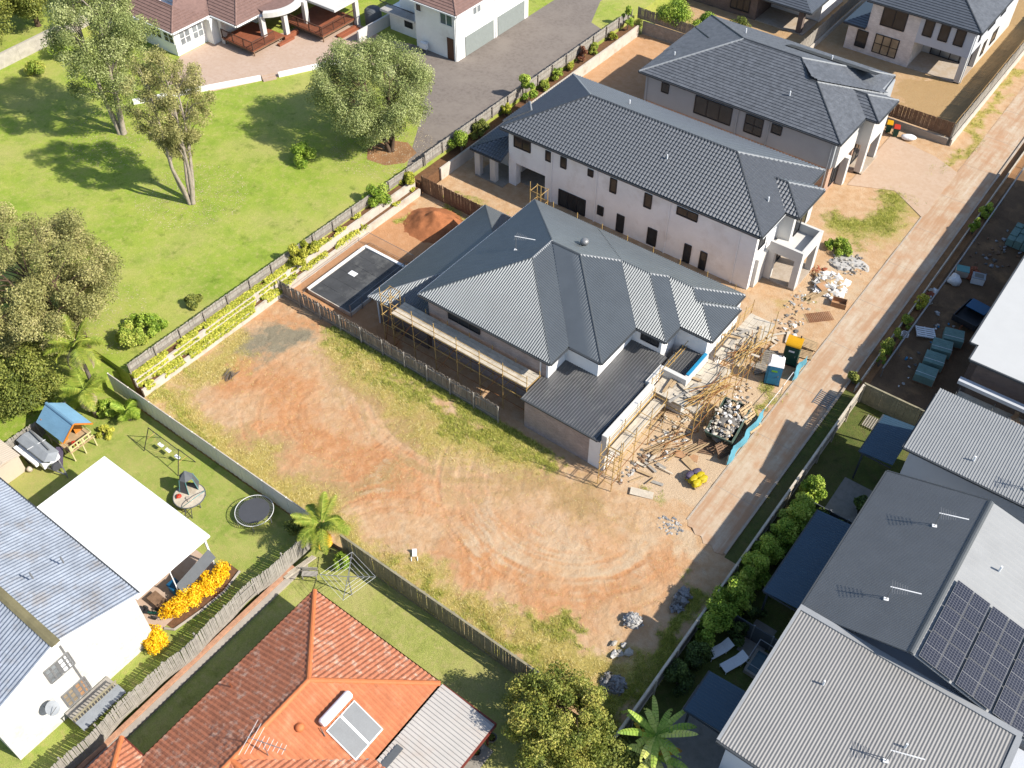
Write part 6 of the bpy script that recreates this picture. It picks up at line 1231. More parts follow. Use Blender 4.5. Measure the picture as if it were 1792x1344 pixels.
# ---------------------------------------------------------------- dark paved pool terrace and dirt mound
def pool_terrace():
    t = thing('paved_terrace', 'dark slate paved terrace with white edging behind the paling fence', 'terrace', (-21, 9, 0))
    MB().box(-20.9, 9.2, -.1, -16.1, 16.2, .36).build('base', 'retain_white', t); q = random.Random(3)
    for i in range(5):
        for j in range(6): me = MB().box(-20.7+i*.9, 9.3+j*1.12, .362, -20.7+i*.9+.885, 9.3+j*1.12+1.105, .4+q.uniform(0, .012)).build('paver', 'slate_slab', t)
    MB().box(-20.92, 16.0, .37, -16.1, 16.25, .52).build('kerb', 'gutter_white', t); MB().box(-21.0, 9.2, .37, -20.8, 16.0, .5).build('kerb', 'gutter_white', t)
    MB().box(-19.6, 12.6, .42, -18.9, 13.1, .46).build('hatch', 'plastic_white', t)
    f = thing('pool_fence', 'thin glass and steel pool fence around the dark terrace', 'fence', (-21.2, 8.8, 0))
    P = [(-21.2, 8.9), (-21.2, 17.0), (-16.0, 17.0)]
    for a, b in zip(P, P[1:]):
        MB().bar((*a, 1.25), (*b, 1.25), .03, .03).bar((*a, .12), (*b, .12), .03, .03).build('rail', 'steel', f); L = math.dist(a, b); n = int(L/.12); m = MB()
        for i in range(n): u = i/n; m.box(a[0]+(b[0]-a[0])*u-.006, a[1]+(b[1]-a[1])*u-.006, .12, a[0]+(b[0]-a[0])*u+.006, a[1]+(b[1]-a[1])*u+.006, 1.25)
        stuff(m.build('balusters', 'steel', f))
    g = thing('glass_fence', 'glass balustrade along the sunken side of the dark terrace', 'fence', (-16, 9, 0)); MB().bar((-16.0, 9.2, 1.3), (-16.0, 15.8, 1.3), .04, .04).build('rail', 'steel', g)
    for y in np.arange(9.2, 15.9, 1.3): MB().box(-16.03, y-.03, -.05, -15.97, y+.03, 1.3).build('post', 'steel', g)
    m = MB(); n = 46; X, Y = np.meshgrid(np.linspace(-22.1, -14.4, n), np.linspace(18.4, 25.2, n)); D = np.hypot((X+18.4)/3.0, (Y-22.4)/2.5); H = 1.5*np.clip(1-D, 0, 1)**1.1+(fbm(X, Y, 1.3, 5, 5)-.5)*.7*np.clip(1.25-D, 0, 1)-.03-.25*(D > 1.15)
    V = np.stack([X, Y, H], -1).reshape(-1, 3); I = np.arange(n*n).reshape(n, n); F = np.stack([I[:-1, :-1], I[:-1, 1:], I[1:, 1:], I[1:, :-1]], -1).reshape(-1, 4)
    tag(place(npmesh('dirt_mound', V, F, 'clay', smooth=True), 'dirt_mound'), 'mound of orange dirt in front of the brown fence', 'dirt mound')
pool_terrace()
# ---------------------------------------------------------------- portable toilets, skip, pallets, shade cloth
def toilet(label, loc, body, roof, rz, sign, dome):
    t = thing('portable_toilet', label, 'portable toilet', loc, None, rz); w = .56
    MB().box(-w, -w, .12, w, w, 2.0).build('cabin', body, t, local=True); MB().box(-w-.04, -w-.04, 0, w+.04, w+.04, .115).build('skid', 'black_plastic', t, local=True)
    if dome: MB().add([(-w-.03, -w-.03, 2.005), (w+.03, -w-.03, 2.005), (w+.03, w+.03, 2.005), (-w-.03, w+.03, 2.005), (-w*.75, -w*.75, 2.28), (w*.75, -w*.75, 2.28), (w*.75, w*.75, 2.28), (-w*.75, w*.75, 2.28)], [(3, 2, 1, 0), (4, 5, 6, 7), (0, 1, 5, 4), (1, 2, 6, 5), (2, 3, 7, 6), (3, 0, 4, 7)]).build('roof', roof, t, local=True)
    else:
        n = 10; vs = [(x, (w+.04)*math.cos(math.pi*k/n), 2.005+.34*math.sin(math.pi*k/n)) for x in (-w-.03, w+.03) for k in range(n+1)]
        MB().add(vs, [(k, k+1, n+2+k, n+1+k) for k in range(n)]+[tuple(range(n, -1, -1)), tuple(range(n+1, 2*n+2)), (0, n+1, 2*n+1, n)]).build('roof', roof, t, local=True)
    d = MB().box(-w*.72, -w-.03, .2, w*.72, -w-.005, 1.9).build('door', body, t, local=True); MB().box(-.22, -w-.04, 1.45, .22, -w-.031, 1.62).build('sign', sign, d, local=True); MB().box(w*.55, -w-.06, 1.0, w*.65, -w-.031, 1.14).build('handle', 'steel', d, local=True)
    MB().tube([(w*.6, w*.6, 1.9), (w*.6, w*.6, 2.5)], .05, 8).build('vent_pipe', 'black_plastic', t, local=True)
toilet('blue portable toilet with white roof beside the lane', (14.25, 23.4, 0), 'plastic_blue', 'plastic_white', .35, 'lime_sign', True)
toilet('green portable toilet with bright yellow roof beside the lane', (14.4, 26.1, 0), 'plastic_green', 'plastic_yellow', .2, 'plastic_white', False)
def pallet(label, loc, rz=0, tilt=(0, 0), mat='timber_new', n=7, L=1.2, W_=1.1, group='timber pallets on the site'):
    t = thing('pallet', label, 'pallet', loc, group); t.rotation_euler = (tilt[0], tilt[1], rz); me = MB().box(-L/2, 0, 0, L/2, W_/n*.68, .022).mesh('slat', mat)
    for i in range(n): place(me, 'slat', t, Matrix.Translation((0, -W_/2+i*W_/n, .12)), local=True)
    for x in (-L/2+.05, 0, L/2-.05): MB().box(x-.045, -W_/2, .02, x+.045, W_/2, .118).build('bearer', mat, t, local=True)
    for y in (-W_/2+.05, W_/2-.12): MB().box(-L/2, y, -.004, L/2, y+.09, .018).build('base_board', mat, t, local=True)
    return t
def skip():
    t = thing('skip_bin', 'green skip bin full of rubble beside the lane', 'skip bin', (13.9, 16.9, 0), None, .12)
    o = [(-1.0, -1.9), (1.0, -1.9), (1.0, 1.9), (-1.0, 1.9)]
    for k, (a, b, c, d) in enumerate((((-.95, -1.3), (.95, -1.3), (1.0, -1.9), (-1.0, -1.9)), ((.95, 1.3), (-.95, 1.3), (-1.0, 1.9), (1.0, 1.9)), ((.95, -1.3), (.95, 1.3), (1.0, 1.9), (1.0, -1.9)), ((-.95, 1.3), (-.95, -1.3), (-1.0, -1.9), (-1.0, 1.9)))):
        v = [Vector((*a, .08)), Vector((*b, .08)), Vector((*c, 1.15)), Vector((*d, 1.15))]; nrm = (v[1]-v[0]).cross(v[3]-v[0]).normalized()*.05; MB().add(v+[p+nrm for p in v], [(0, 1, 2, 3), (7, 6, 5, 4), (0, 4, 5, 1), (1, 5, 6, 2), (2, 6, 7, 3), (3, 7, 4, 0)]).build('side_panel', 'skip_green', t, local=True)
    MB().box(-.95, -1.3, .04, .95, 1.3, .1).build('floor', 'skip_green', t, local=True)
    for a, b in (((-1, -1.9), (1, -1.9)), ((-1, 1.9), (1, 1.9)), ((-1, -1.9), (-1, 1.9)), ((1, -1.9), (1, 1.9))): MB().bar((*a, 1.17), (*b, 1.17), .08, .06).build('rim', 'skip_green', t, local=True)
    r = thing('rubble', 'mixed white rubble and offcuts heaped in the green skip', 'rubble', (13.9, 16.9, .1)); q = random.Random(8)
    MB().blob((13.9, 16.9, .7), (.98, 1.8, .6), 4, .15, 14, 8).build('heap', 'rubble_grey', r, smooth=True)
    for i in range(210):
        c = Vector((13.9+q.uniform(-.98, .98), 16.9+q.uniform(-1.85, 1.85), 1.05+q.random()*.3)); s = q.uniform(.04, .15); MB().blob(c, (s*q.uniform(.5, 1.6), s*q.uniform(.5, 1.6), s*.5), i, .5, 6, 4).build('piece', q.choice(['rubble_white', 'rubble_white', 'bag_white', 'rubble_grey', 'timber_new', 'plank_pale', 'stone_pale']), r)
skip()
pallet('tall pale pallet leaning on the green skip', (14.9, 18.3, .75), 1.4, (.75, .1), n=9, L=1.3, W_=2.0); pallet('brown pallet on the ground at the near end of the skip', (13.6, 14.5, .1), .4, (.25, 0), 'timber_brown'); pallet('grey pallet standing beside the blue toilet', (13.1, 25.0, .55), .5, (1.1, 0), 'timber_grey'); pallet('grey pallet lying beside the scaffold near the blue toilet', (12.9, 23.9, .05), .9, (.1, 0), 'timber_grey')
pallet('pale pallet stacked behind the yellow roofed toilet', (14.9, 28.3, .3), .25, (.0, .15)); pallet('lower pallet behind the yellow roofed toilet', (15.0, 27.4, .03), .3, (0, 0)); pallet('small pallet under the far corner of the skip', (14.7, 14.9, .4), 1.2, (.9, 0), 'timber_brown', 6)
def shade():
    t = thing('shade_cloth_fence', 'blue shade cloth fence along the lane edge of the site', 'fence', (15.45, 14.0, 0)); q = random.Random(2)
    for y in np.arange(14.0, 26.6, 2.1): MB().tube([(15.45, y, -.1), (15.45+q.uniform(-.06, .06), y, 1.15)], .025, 6).build('post', 'steel', t)
    for y0, y1 in ((14.0, 19.6), (24.2, 26.4)):
        n = 26; V = []
        for i in range(n+1):
            y = y0+(y1-y0)*i/n
            for z in (.04, .35, .7, 1.05): V.append((15.45+.09*math.sin(y*3.1+z*2)+q.uniform(-.03, .03)+.12*(1-z), y, z-.1*math.sin(y*1.4)**2*(z > .9)))
        F = [(i*4+k, i*4+k+1, i*4+k+5, i*4+k+4) for i in range(n) for k in range(3)]; o = MB().add(V, F).build('cloth', 'mesh_blue', t); md = o.modifiers.new('s', 'SOLIDIFY'); md.thickness = .012
    MB().tube([(15.45, 19.6, .95), (15.47, 22, .9), (15.45, 24.2, .98)], .02, 5).build('top_rope', 'steel_white', t)
shade()
def heap(name, label, c, r, n, mats, seed, cat='rubble', s=(.06, .2), flat=.5, base=None, basem=None):
    t = thing(name, label, cat, (c[0], c[1], 0)); q = random.Random(seed)
    if base: MB().blob((c[0], c[1], -.02), (r[0]*.9, r[1]*.9, base), seed, .2, 16, 8).build('heap', basem or mats[0], t, smooth=True)
    for i in range(n):
        a = q.uniform(0, 6.28); k = q.random()**.6; x, y = c[0]+math.cos(a)*k*r[0], c[1]+math.sin(a)*k*r[1]; z = (base or 0)*max(0, 1-k*k)**.5; d = q.uniform(*s)
        MB().blob((x, y, z+d*.25), (d*q.uniform(.6, 1.5), d*q.uniform(.6, 1.5), d*flat), seed*100+i, .45, 6, 4).build('piece', q.choice(mats), t)
    return t
heap('gravel_pile', 'white gravel pile at the lower right of the orange lot', (16.9, -.4), (.62, .6), 80, ['rubble_white', 'rubble_white', 'stone_blue'], 21, 'gravel pile', (.04, .1), .6, .55, 'rubble_white')
heap('stone_pile', 'dark blue grey stone pile in the fence shadow', (18.5, 2.6), (.5, 1.0), 50, ['stone_blue', 'rubble_grey', 'stone_blue'], 22, 'stone pile', (.08, .2), .6, .3, 'rubble_grey')
heap('gravel_pile', 'shaded pale gravel heap near the round tree', (18.2, -4.6), (.8, .7), 50, ['stone_blue', 'rubble_grey'], 23, 'gravel pile', (.04, .12), .6, .35, 'stone_blue'); heap('rock_pile', 'few pale rocks beside the white gravel pile', (17.4, -2.5), (.7, .5), 8, ['rubble_white', 'stone_pale'], 24, 'rocks', (.1, .25), .5)
heap('rubble_heap', 'white plaster rubble and torn bags in front of the tiled house', (13.1, 36.0), (1.3, 1.7), 110, ['bag_white', 'rubble_white', 'rubble_white', 'bag_white', 'timber_new'], 25, 'rubble', (.1, .38), .45, .25, 'bag_white')
heap('rubble_heap', 'spread of fine white rubble before the grass patch', (13.2, 39.8), (1.6, 1.6), 80, ['rubble_white', 'stone_pale', 'rubble_grey'], 26, 'rubble', (.04, .16), .5, .08, 'rubble_white'); heap('brick_heap', 'orange broken bricks and boards beside the balcony', (11.4, 37.2), (.8, .7), 34, ['brick_red', 'timber_new', 'plywood'], 27, 'bricks', (.08, .22), .5)
heap('rubble_heap', 'scattered pale rubble under the front scaffold', (11.0, 15.6), (1.4, 2.6), 70, ['rubble_white', 'stone_pale', 'timber_new', 'plank_pale'], 28, 'rubble', (.05, .2), .5); heap('rubble_heap', 'debris at the foot of the garage parapet', (10.4, 10.6), (.5, 2.6), 40, ['rubble_white', 'rubble_grey', 'timber_brown'], 29, 'rubble', (.05, .16), .5); heap('stone_pile', 'grey crushed stone at the lane corner', (15.0, 7.2), (.9, .7), 60, ['rubble_white', 'stone_blue'], 30, 'stones', (.04, .1), .5)
def boards():
    t = thing('plywood_sheet', 'brown plywood sheet on the white rubble heap', 'plywood', (13.0, 35.6, .4)); t.rotation_euler = (.15, .12, 1.2); MB().box(-.95, -.4, 0, .95, .4, .03).build('sheet', 'plywood', t, local=True)
    t = thing('timber_crate', 'open brown timber crate at the lane kerb', 'crate', (14.7, 34.3, 0), None, .25); 
    for b in ((-.6, -.4, .02, .6, .4, .06), (-.6, -.4, .07, -.56, .4, .5), (.56, -.4, .07, .6, .4, .5), (-.55, -.4, .07, .55, -.36, .5), (-.55, .36, .07, .55, .4, .5)): MB().box(*b).build('board', 'plywood', t, local=True)
    t = thing('reinforcing_mesh', 'rusty steel mesh sheet lying near the lane', 'steel mesh', (14.1, 32.0, .06), None, .8); m = MB()
    for i in range(10): m.bar((-1.0, -.5+i*.11, .02), (1.0, -.5+i*.11, .02), .02, .02)
    for i in range(14): m.bar((-1.0+i*.155, -.52, .045), (-1.0+i*.155, .52, .045), .02, .02)
    m.build('bars', 'rust', t, local=True)
    q = random.Random(4)
    for k, (x, y, n, l) in enumerate(((12.6, 34.1, 7, 'bundle of pale timber lengths propped on the white rubble'), (13.0, 13.9, 6, 'loose boards below the near end of the skip'), (10.9, 12.4, 6, 'planks leaning at the garage parapet scaffold'))):
        t = thing('timber_lengths', l, 'timber', (x, y, .1)); 
        for i in range(n): a = 1.15+q.gauss(0, .12); d = Vector((math.cos(a), math.sin(a), .06))*q.uniform(.7, 1.0); c = Vector((x+i*.14-.3, y+q.uniform(-.15, .15), .14+.03*i)); MB().bar(c-d, c+d, .08, .04).build('length', 'timber_new', t)
    for k, (x, y, r, m_, l) in enumerate(((12.9, 13.0, .35, 'plywood', 'tan plywood offcut before the skip'), (13.6, 12.5, -.3, 'timber_new', 'pale timber box lid before the skip'), (12.1, 8.3, .4, 'plank_pale', 'white board lying on the crushed stone'))):
        t = thing('board_offcut', l, 'board', (x, y, .08), None, r); t.rotation_euler = (.05, .08, r); MB().box(-.8, -.3, 0, .8, .3, .03).build('board', m_, t, local=True); MB().box(-.8, -.3, -.05, -.7, .3, -.002).build('batten', m_, t, local=True)
boards()
def bags():
    p = pallet('pallet under the yellow cement bags', (14.5, 11.5, .02), -.35, (0, 0), n=7, group=None); q = random.Random(6); sp = [(dx, dy, l) for l in range(3) for dx in (-.36, 0, .36) for dy in (-.3, .3)]
    for i, (dx, dy, l) in enumerate(sp):
        ye = dx > -.2 or l == 0; x = 14.5+dx*math.cos(-.35)-dy*math.sin(-.35)+q.uniform(-.04, .04); y = 11.5+dx*math.sin(-.35)+dy*math.cos(-.35)+q.uniform(-.04, .04)
        o = MB().blob((0, 0, 0), (.24, .36, .09), i, .12, 12, 6).build('cement_bag', 'bag_yellow' if ye else 'bag_purple', smooth=True); o.location = (x, y, .26+l*.15); o.rotation_euler = (0, 0, -.35+q.gauss(0, .12))
        tag(o, 'yellow cement bag on the small pallet by the lane' if ye else 'purple cement bag on the small pallet by the lane', 'cement bag', 'yellow cement bags on the pallet' if ye else 'purple cement bags on the pallet')
bags()
def bins():
    for x, y, lid, l in ((7.75, 60.9, 'plastic_yellow', 'green wheelie bin with yellow lid by the brown fence'), (8.6, 60.6, 'plastic_red', 'green wheelie bin with red lid by the brown fence')):
        t = thing('wheelie_bin', l, 'wheelie bin', (x, y, .06), 'wheelie bins', .3); m = MB().add([(-.22, -.25, .05), (.22, -.25, .05), (.22, .25, .05), (-.22, .25, .05), (-.29, -.34, .98), (.29, -.34, .98), (.29, .36, .98), (-.29, .36, .98)], [(3, 2, 1, 0), (4, 5, 6, 7), (0, 1, 5, 4), (1, 2, 6, 5), (2, 3, 7, 6), (3, 0, 4, 7)]).build('body', 'plastic_green', t, local=True)
        MB().add([(-.31, -.38, .985), (.31, -.38, .985), (.31, .4, .985), (-.31, .4, .985), (-.25, -.3, 1.06), (.25, -.3, 1.06), (.25, .34, 1.1), (-.25, .34, 1.1)], [(3, 2, 1, 0), (4, 5, 6, 7), (0, 1, 5, 4), (1, 2, 6, 5), (2, 3, 7, 6), (3, 0, 4, 7)]).build('lid', lid, t, local=True)
        for s in (-.27, .27): MB().tube([(s-.03, .3, .12), (s+.03, .3, .12)], .12, 12).build('wheel', 'rubber', t, local=True)
        MB().tube([(-.2, .44, .95), (.2, .44, .95)], .02, 6).build('handle', 'plastic_green', t, local=True)
    t = thing('bathtub', 'white tub lying beside the wheelie bins', 'tub', (9.9, 60.8, .05), None, .4); MB().blob((0, 0, .25), (.75, .38, .3), 2, .03, 16, 8).build('shell', 'plastic_white', t, smooth=True, local=True); MB().tube([(-.7, 0, .3), (0, .36, .32), (.7, 0, .3), (0, -.36, .32), (-.7, 0, .3)], .03, 6).build('rim', 'steel', t, local=True)
bins()
# ---------------------------------------------------------------- construction yard, right
def site_right():
    t = thing('building', 'building with flat pale grey roof at the right edge of the construction yard', 'building', (26, 29, 0))
    MB().prism([(25.9, 29.9), (60, 29.9), (60, 62), (25.9, 62)], 0, 5.8).build('wall', 'brick_dark', t); MB().box(26.5, 28.3, 0, 60, 29.89, 5.8).build('wall', 'brick_dark', t)
    P = [(25.4, 29.4), (25.4, 40.5), (25.4, 62), (60, 62), (60, 27.7), (25.95, 27.7), (25.95, 29.4)]; MB().prism([(25.95, 27.7), (60, 27.7), (60, 62), (25.4, 62), (25.4, 29.4), (25.95, 29.4)], 5.85, 6.0).build('roof', 'metal_offwhite', t)
    gutter([(25.4, 62), (25.4, 29.4), (25.95, 29.4), (25.95, 27.7), (60, 27.7)], 5.93, t, 'gutter_dark', .12, .15, 'gutter', False)
    MB().box(25.9, 26.9, 4.2, 60, 27.4, 4.5).build('eave_beam', 'render_pale_blue', t)
    s = scaffold('scaffold with blue grey planks beside the flat roofed building', 26.2, 36.2, 25.9, 27.6, 'x', 4, 4.2, (1.3, 2.6), (3.0,), 'steel', planks=5)
    heap('timber_offcuts', 'sunlit orange timber offcuts on the scaffold planks at the right edge', (30.6, 26.6), (.9, .8), 1, ['timber_new'], 33, 'timber'); 
    t = thing('board_pile', 'sunlit tan boards piled on the scaffold at the right edge', 'boards', (30.8, 26.7, 3.06)); q = random.Random(9)
    for i in range(16): a = q.uniform(0, 3.14); d = Vector((math.cos(a), math.sin(a), q.uniform(-.1, .3)))*q.uniform(.2, .5); c = Vector((30.8+q.uniform(-.7, .7), 26.75+q.uniform(-.6, .6), 3.2+q.random()*.3)); MB().bar(c-d, c+d, .3, .03).build('board', q.choice(['timber_new', 'plywood', 'plank_pale']), t)
    L = ['nearest of the four green wrapped brick pallets', 'second green wrapped brick pallet from the fence', 'third green wrapped brick pallet from the fence', 'farthest of the four green wrapped brick pallets']
    for i, (x, y) in enumerate(((23.4, 30.5), (23.35, 32.3), (23.3, 34.0), (23.6, 35.7))):
        t = thing('brick_pallet', L[i], 'brick pallet', (x, y, 0), 'brick pallets in the construction yard', .12+.05*i); MB().box(-.75, -.7, .03, .75, .7, .13).build('pallet_base', 'timber_brown', t, local=True)
        me = MB().box(-.73, 0, 0, .73, .215, .68).mesh('brick_stack', 'crate_green')
        for k in range(6): place(me, 'brick_stack', t, Matrix.Translation((0, -.68+k*.226, .135)), local=True)
        MB().box(-.76, -.3, .817, .76, -.27, .822).build('strap', 'steel_white', t, local=True); MB().box(.731, -.69, .135, .75, .69, .8).build('wrap', 'brick_tan', t, local=True)
    pallet('white steel frame pallet in the shaded yard', (21.6, 35.3, .12), .5, (0, .1), 'steel_white', 5, 1.5, 1.2, None)
    t = thing('site_trailer', 'dark open trailer with blue tarp in the yard', 'trailer', (23.9, 38.9, 0), None, -.15)
    for b in ((-1.0, -1.4, .45, 1.0, 1.4, .52), (-1.0, -1.4, .53, -.94, 1.4, 1.0), (.94, -1.4, .53, 1.0, 1.4, 1.0), (-.93, 1.34, .53, .93, 1.4, 1.0), (-.93, -1.4, .53, .93, -1.34, 1.0)): MB().box(*b).build('tray', 'black_plastic', t, local=True)
    MB().box(-.8, .2, 1.01, .8, 1.45, 1.06).build('tarp', 'plastic_blue_dark', t, local=True); MB().bar((0, -1.4, .45), (0, -2.3, .4), .1, .1).build('drawbar', 'rust', t, local=True)
    for s in (-1.06, 1.06): MB().tube([(s-.08, 0, .33), (s+.08, 0, .33)], .33, 16).build('wheel', 'rubber', t, local=True)
    for x, y, m_, l, rz in ((21.3, 44.1, 'tent_teal', 'teal lidded box in the sunlit part of the yard', .3), (22.7, 44.0, 'tarp_grey', 'white open sink cabinet in the sunlit part of the yard', .25)):
        t = thing('cabinet', l, 'cabinet', (x, y, 0), None, rz); MB().box(-.5, -.4, .02, .5, .4, .62).build('carcass', 'shed_cream' if m_ == 'tent_teal' else 'plastic_white', t, local=True); MB().box(-.52, -.42, .625, .52, .42, .68).build('top', m_, t, local=True)
        if m_ != 'tent_teal': MB().box(-.36, -.28, .682, .36, .28, .69).build('basin', 'pot_grey', t, local=True)
    o = MB().blob((21.2, 42.7, .3), (.6, .55, .42), 7, .2, 14, 8).build('rubble_sack', 'bag_white', smooth=True); tag(o, 'bulging white sack beside the teal box', 'sack'); heap('brick_heap', 'orange broken bricks between the teal box and the sink', (22.0, 44.7), (.5, .9), 40, ['brick_red', 'brick_red', 'rust'], 35, 'bricks', (.08, .2), .5, .2, 'brick_red')
    t = thing('brick_stack', 'shaded stack of grey blocks near the right edge of the yard', 'blocks', (23.6, 51.5, 0)); 
    for i in range(3):
        for j in range(4): MB().box(22.9+i*.65, 50.3+j*.7, .02, 22.9+i*.65+.6, 50.3+j*.7+.65, .7+.08*((i+j) % 2)).build('block', 'crate_green', t)
    t = thing('steel_cage', 'white steel frame cage at the right edge above the grey blocks', 'cage', (24.3, 54.0, 0)); 
    for x in (23.6, 25.0):
        for y in (53.2, 55.6): MB().box(x-.04, y-.04, 0, x+.04, y+.04, 1.6).build('post', 'steel_white', t)
    for z in (.5, 1.05, 1.58):
        for a, b in (((23.6, 53.2), (25, 53.2)), ((23.6, 55.6), (25, 55.6)), ((23.6, 53.2), (23.6, 55.6)), ((25, 53.2), (25, 55.6))): MB().bar((*a, z), (*b, z), .06, .06).build('rail', 'steel_white', t)
    MB().box(23.62, 53.22, .2, 24.98, 55.58, .5).build('load', 'tarp_grey', t); heap('yard_debris', 'small pale debris scattered over the shaded yard', (22.4, 33.5), (1.9, 5.5), 40, ['rubble_white', 'bag_white', 'rubble_grey', 'plastic_blue', 'timber_brown'], 36, 'debris', (.05, .16), .5); heap('yard_debris', 'dark offcuts scattered beyond the sunlit strip of the yard', (22.6, 49), (1.8, 4.5), 36, ['rubble_grey', 'tarp_grey', 'timber_brown'], 37, 'debris', (.06, .2), .5)
    t = thing('hose_coil', 'pale coiled hose on the verge beside the yard rail', 'hose', (20.45, 33.8, .2)); m = MB(); m.tube([(20.45+.28*math.cos(k*.5), 33.8+.28*math.sin(k*.5), .25+.01*k) for k in range(38)], .03, 5); m.build('coil', 'plastic_white', t)
    heap('plank_stack', 'pale planks and reddish sheets along the verge rail', (20.25, 40.2), (.2, 1.5), 22, ['plank_pale', 'brick_red', 'bag_white'], 38, 'planks', (.1, .3), .4)
site_right()

def clutter():
    q = random.Random(12)
    for k, (x, y, z, n, l) in enumerate(((10.6, 16.2, 3.08, 14, 'pale boards strewn on the wide front scaffold deck'), (11.7, 22.4, 3.52, 12, 'pale boards and mesh piled on the upper front deck'), (11.6, 10.2, .06, 10, 'pale boards strewn over the crushed stone yard'), (12.2, 27.6, .05, 9, 'pale boards scattered beyond the scaffold end'))):
        t = thing('loose_boards', l, 'boards', (x, y, z))
        for i in range(n):
            a = q.choice([1.2, 1.5, 0, .3])+q.gauss(0, .25); d = Vector((math.cos(a), math.sin(a), q.gauss(0, .02)))*q.uniform(.35, .95); c = Vector((x+q.uniform(-1.1, 1.1), y+q.uniform(-1.5, 1.5), z+.02+i*.012)); MB().bar(c-d, c+d, q.choice([.1, .2, .24]), .03).build('board', q.choice(['plank_pale', 'timber_new', 'plank_pale', 'timber_grey_pale']), t)
    for k, (x, y, l) in enumerate(((11.3, 13.2, 'concrete rubble at the step of the scaffold'), (13.0, 20.4, 'plaster scraps between skip and toilets'), (12.6, 29.8, 'stones and scraps on the bare ground before the tiled house'), (12.0, 32.6, 'pale stones near the steel mesh'))): heap('site_scraps', l, (x, y), (1.1, 1.6), 46, ['rubble_white', 'stone_pale', 'bag_white', 'timber_new', 'rubble_grey', 'timber_brown'], 50+k, 'rubble', (.04, .15), .5)
clutter()

# ---------------------------------------------------------------- children's yard, left
def cubby():
    t = thing('playhouse', 'raised playhouse with blue gable roof and cream balcony', 'playhouse', (-22.6, -12.4, 0)); B = lambda b, n, m: MB().box(*b).build(n, m, t)
    for x in (-24.0, -22.4, -21.25):
        for y in (-13.4, -12.5, -11.6): 
            if x > -22 or y != -12.5: B((x-.045, y-.045, 0, x+.045, y+.045, .95 if x < -22 else 1.55), 'leg', 'cubby_cream')
    B((-24.1, -13.5, .96, -21.15, -11.5, 1.04), 'floor', 'timber_new'); B((-24.0, -13.45, 1.05, -22.4, -13.38, 2.3), 'side_wall', 'cubby_green'); B((-24.0, -11.62, 1.05, -22.4, -11.55, 2.3), 'side_wall', 'cubby_green'); B((-24.05, -13.37, 1.05, -23.98, -11.63, 2.5), 'back_wall', 'cubby_orange'); B((-22.42, -13.37, 1.05, -22.35, -12.8, 2.3), 'front_wall', 'cubby_orange'); B((-22.42, -12.2, 1.05, -22.35, -11.63, 2.3), 'front_wall', 'cubby_orange')
    MB().add([(-22.4, -13.4, 2.3), (-22.4, -11.6, 2.3), (-22.4, -12.45, 3.1), (-22.34, -13.4, 2.3), (-22.34, -11.6, 2.3), (-22.34, -12.45, 3.1)], [(0, 1, 2), (5, 4, 3), (0, 3, 4, 1), (1, 4, 5, 2), (2, 5, 3, 0)]).build('gable', 'cubby_orange', t)
    corrugated([(-24.35, -13.6, 2.22), (-21.2, -13.6, 2.22), (-21.15, -12.45, 3.2), (-24.3, -12.4, 3.2)], 'roof_sheet', 'cubby_blue', t, .1, .02, 'wave'); corrugated([(-24.3, -12.4, 3.2), (-21.15, -12.45, 3.2), (-21.1, -11.3, 2.22), (-24.25, -11.3, 2.22)], 'roof_sheet', 'cubby_blue', t, .1, .02, 'wave')
    capmetal((-24.32, -12.42, 3.22), (-21.12, -12.46, 3.22), t, 'cubby_blue', .22)
    for a, b in (((-21.17, -13.62, 2.2), (-21.12, -12.45, 3.2)), ((-21.12, -12.45, 3.2), (-21.07, -11.28, 2.2))): MB().bar(a, b, .05, .12).build('barge_board', 'cubby_orange', t)
    for z in (1.2, 1.55): MB().bar((-21.2, -13.42, z), (-21.2, -11.58, z), .04, .09).build('rail', 'cubby_cream', t)
    for k in range(8): B((-21.22, -13.35+k*.24, 1.06, -21.19, -13.35+k*.24+.12, 1.55), 'baluster', ('cubby_cream', 'cubby_green')[k % 2])
    for s in (-13.42, -11.58): MB().bar((-22.35, s, 1.55), (-21.2, s, 1.55), .04, .07).build('rail', 'cubby_cream', t)
    MB().bar((-22.3, -13.6, 1.0), (-21.6, -14.5, .05), .5, .04).build('slide', 'bag_purple', t)
    MB().blob((-21.5, -12.9, 1.25), (.2, .2, .22), 4, .2, 10, 7).build('toy', 'plastic_red', t)
cubby()
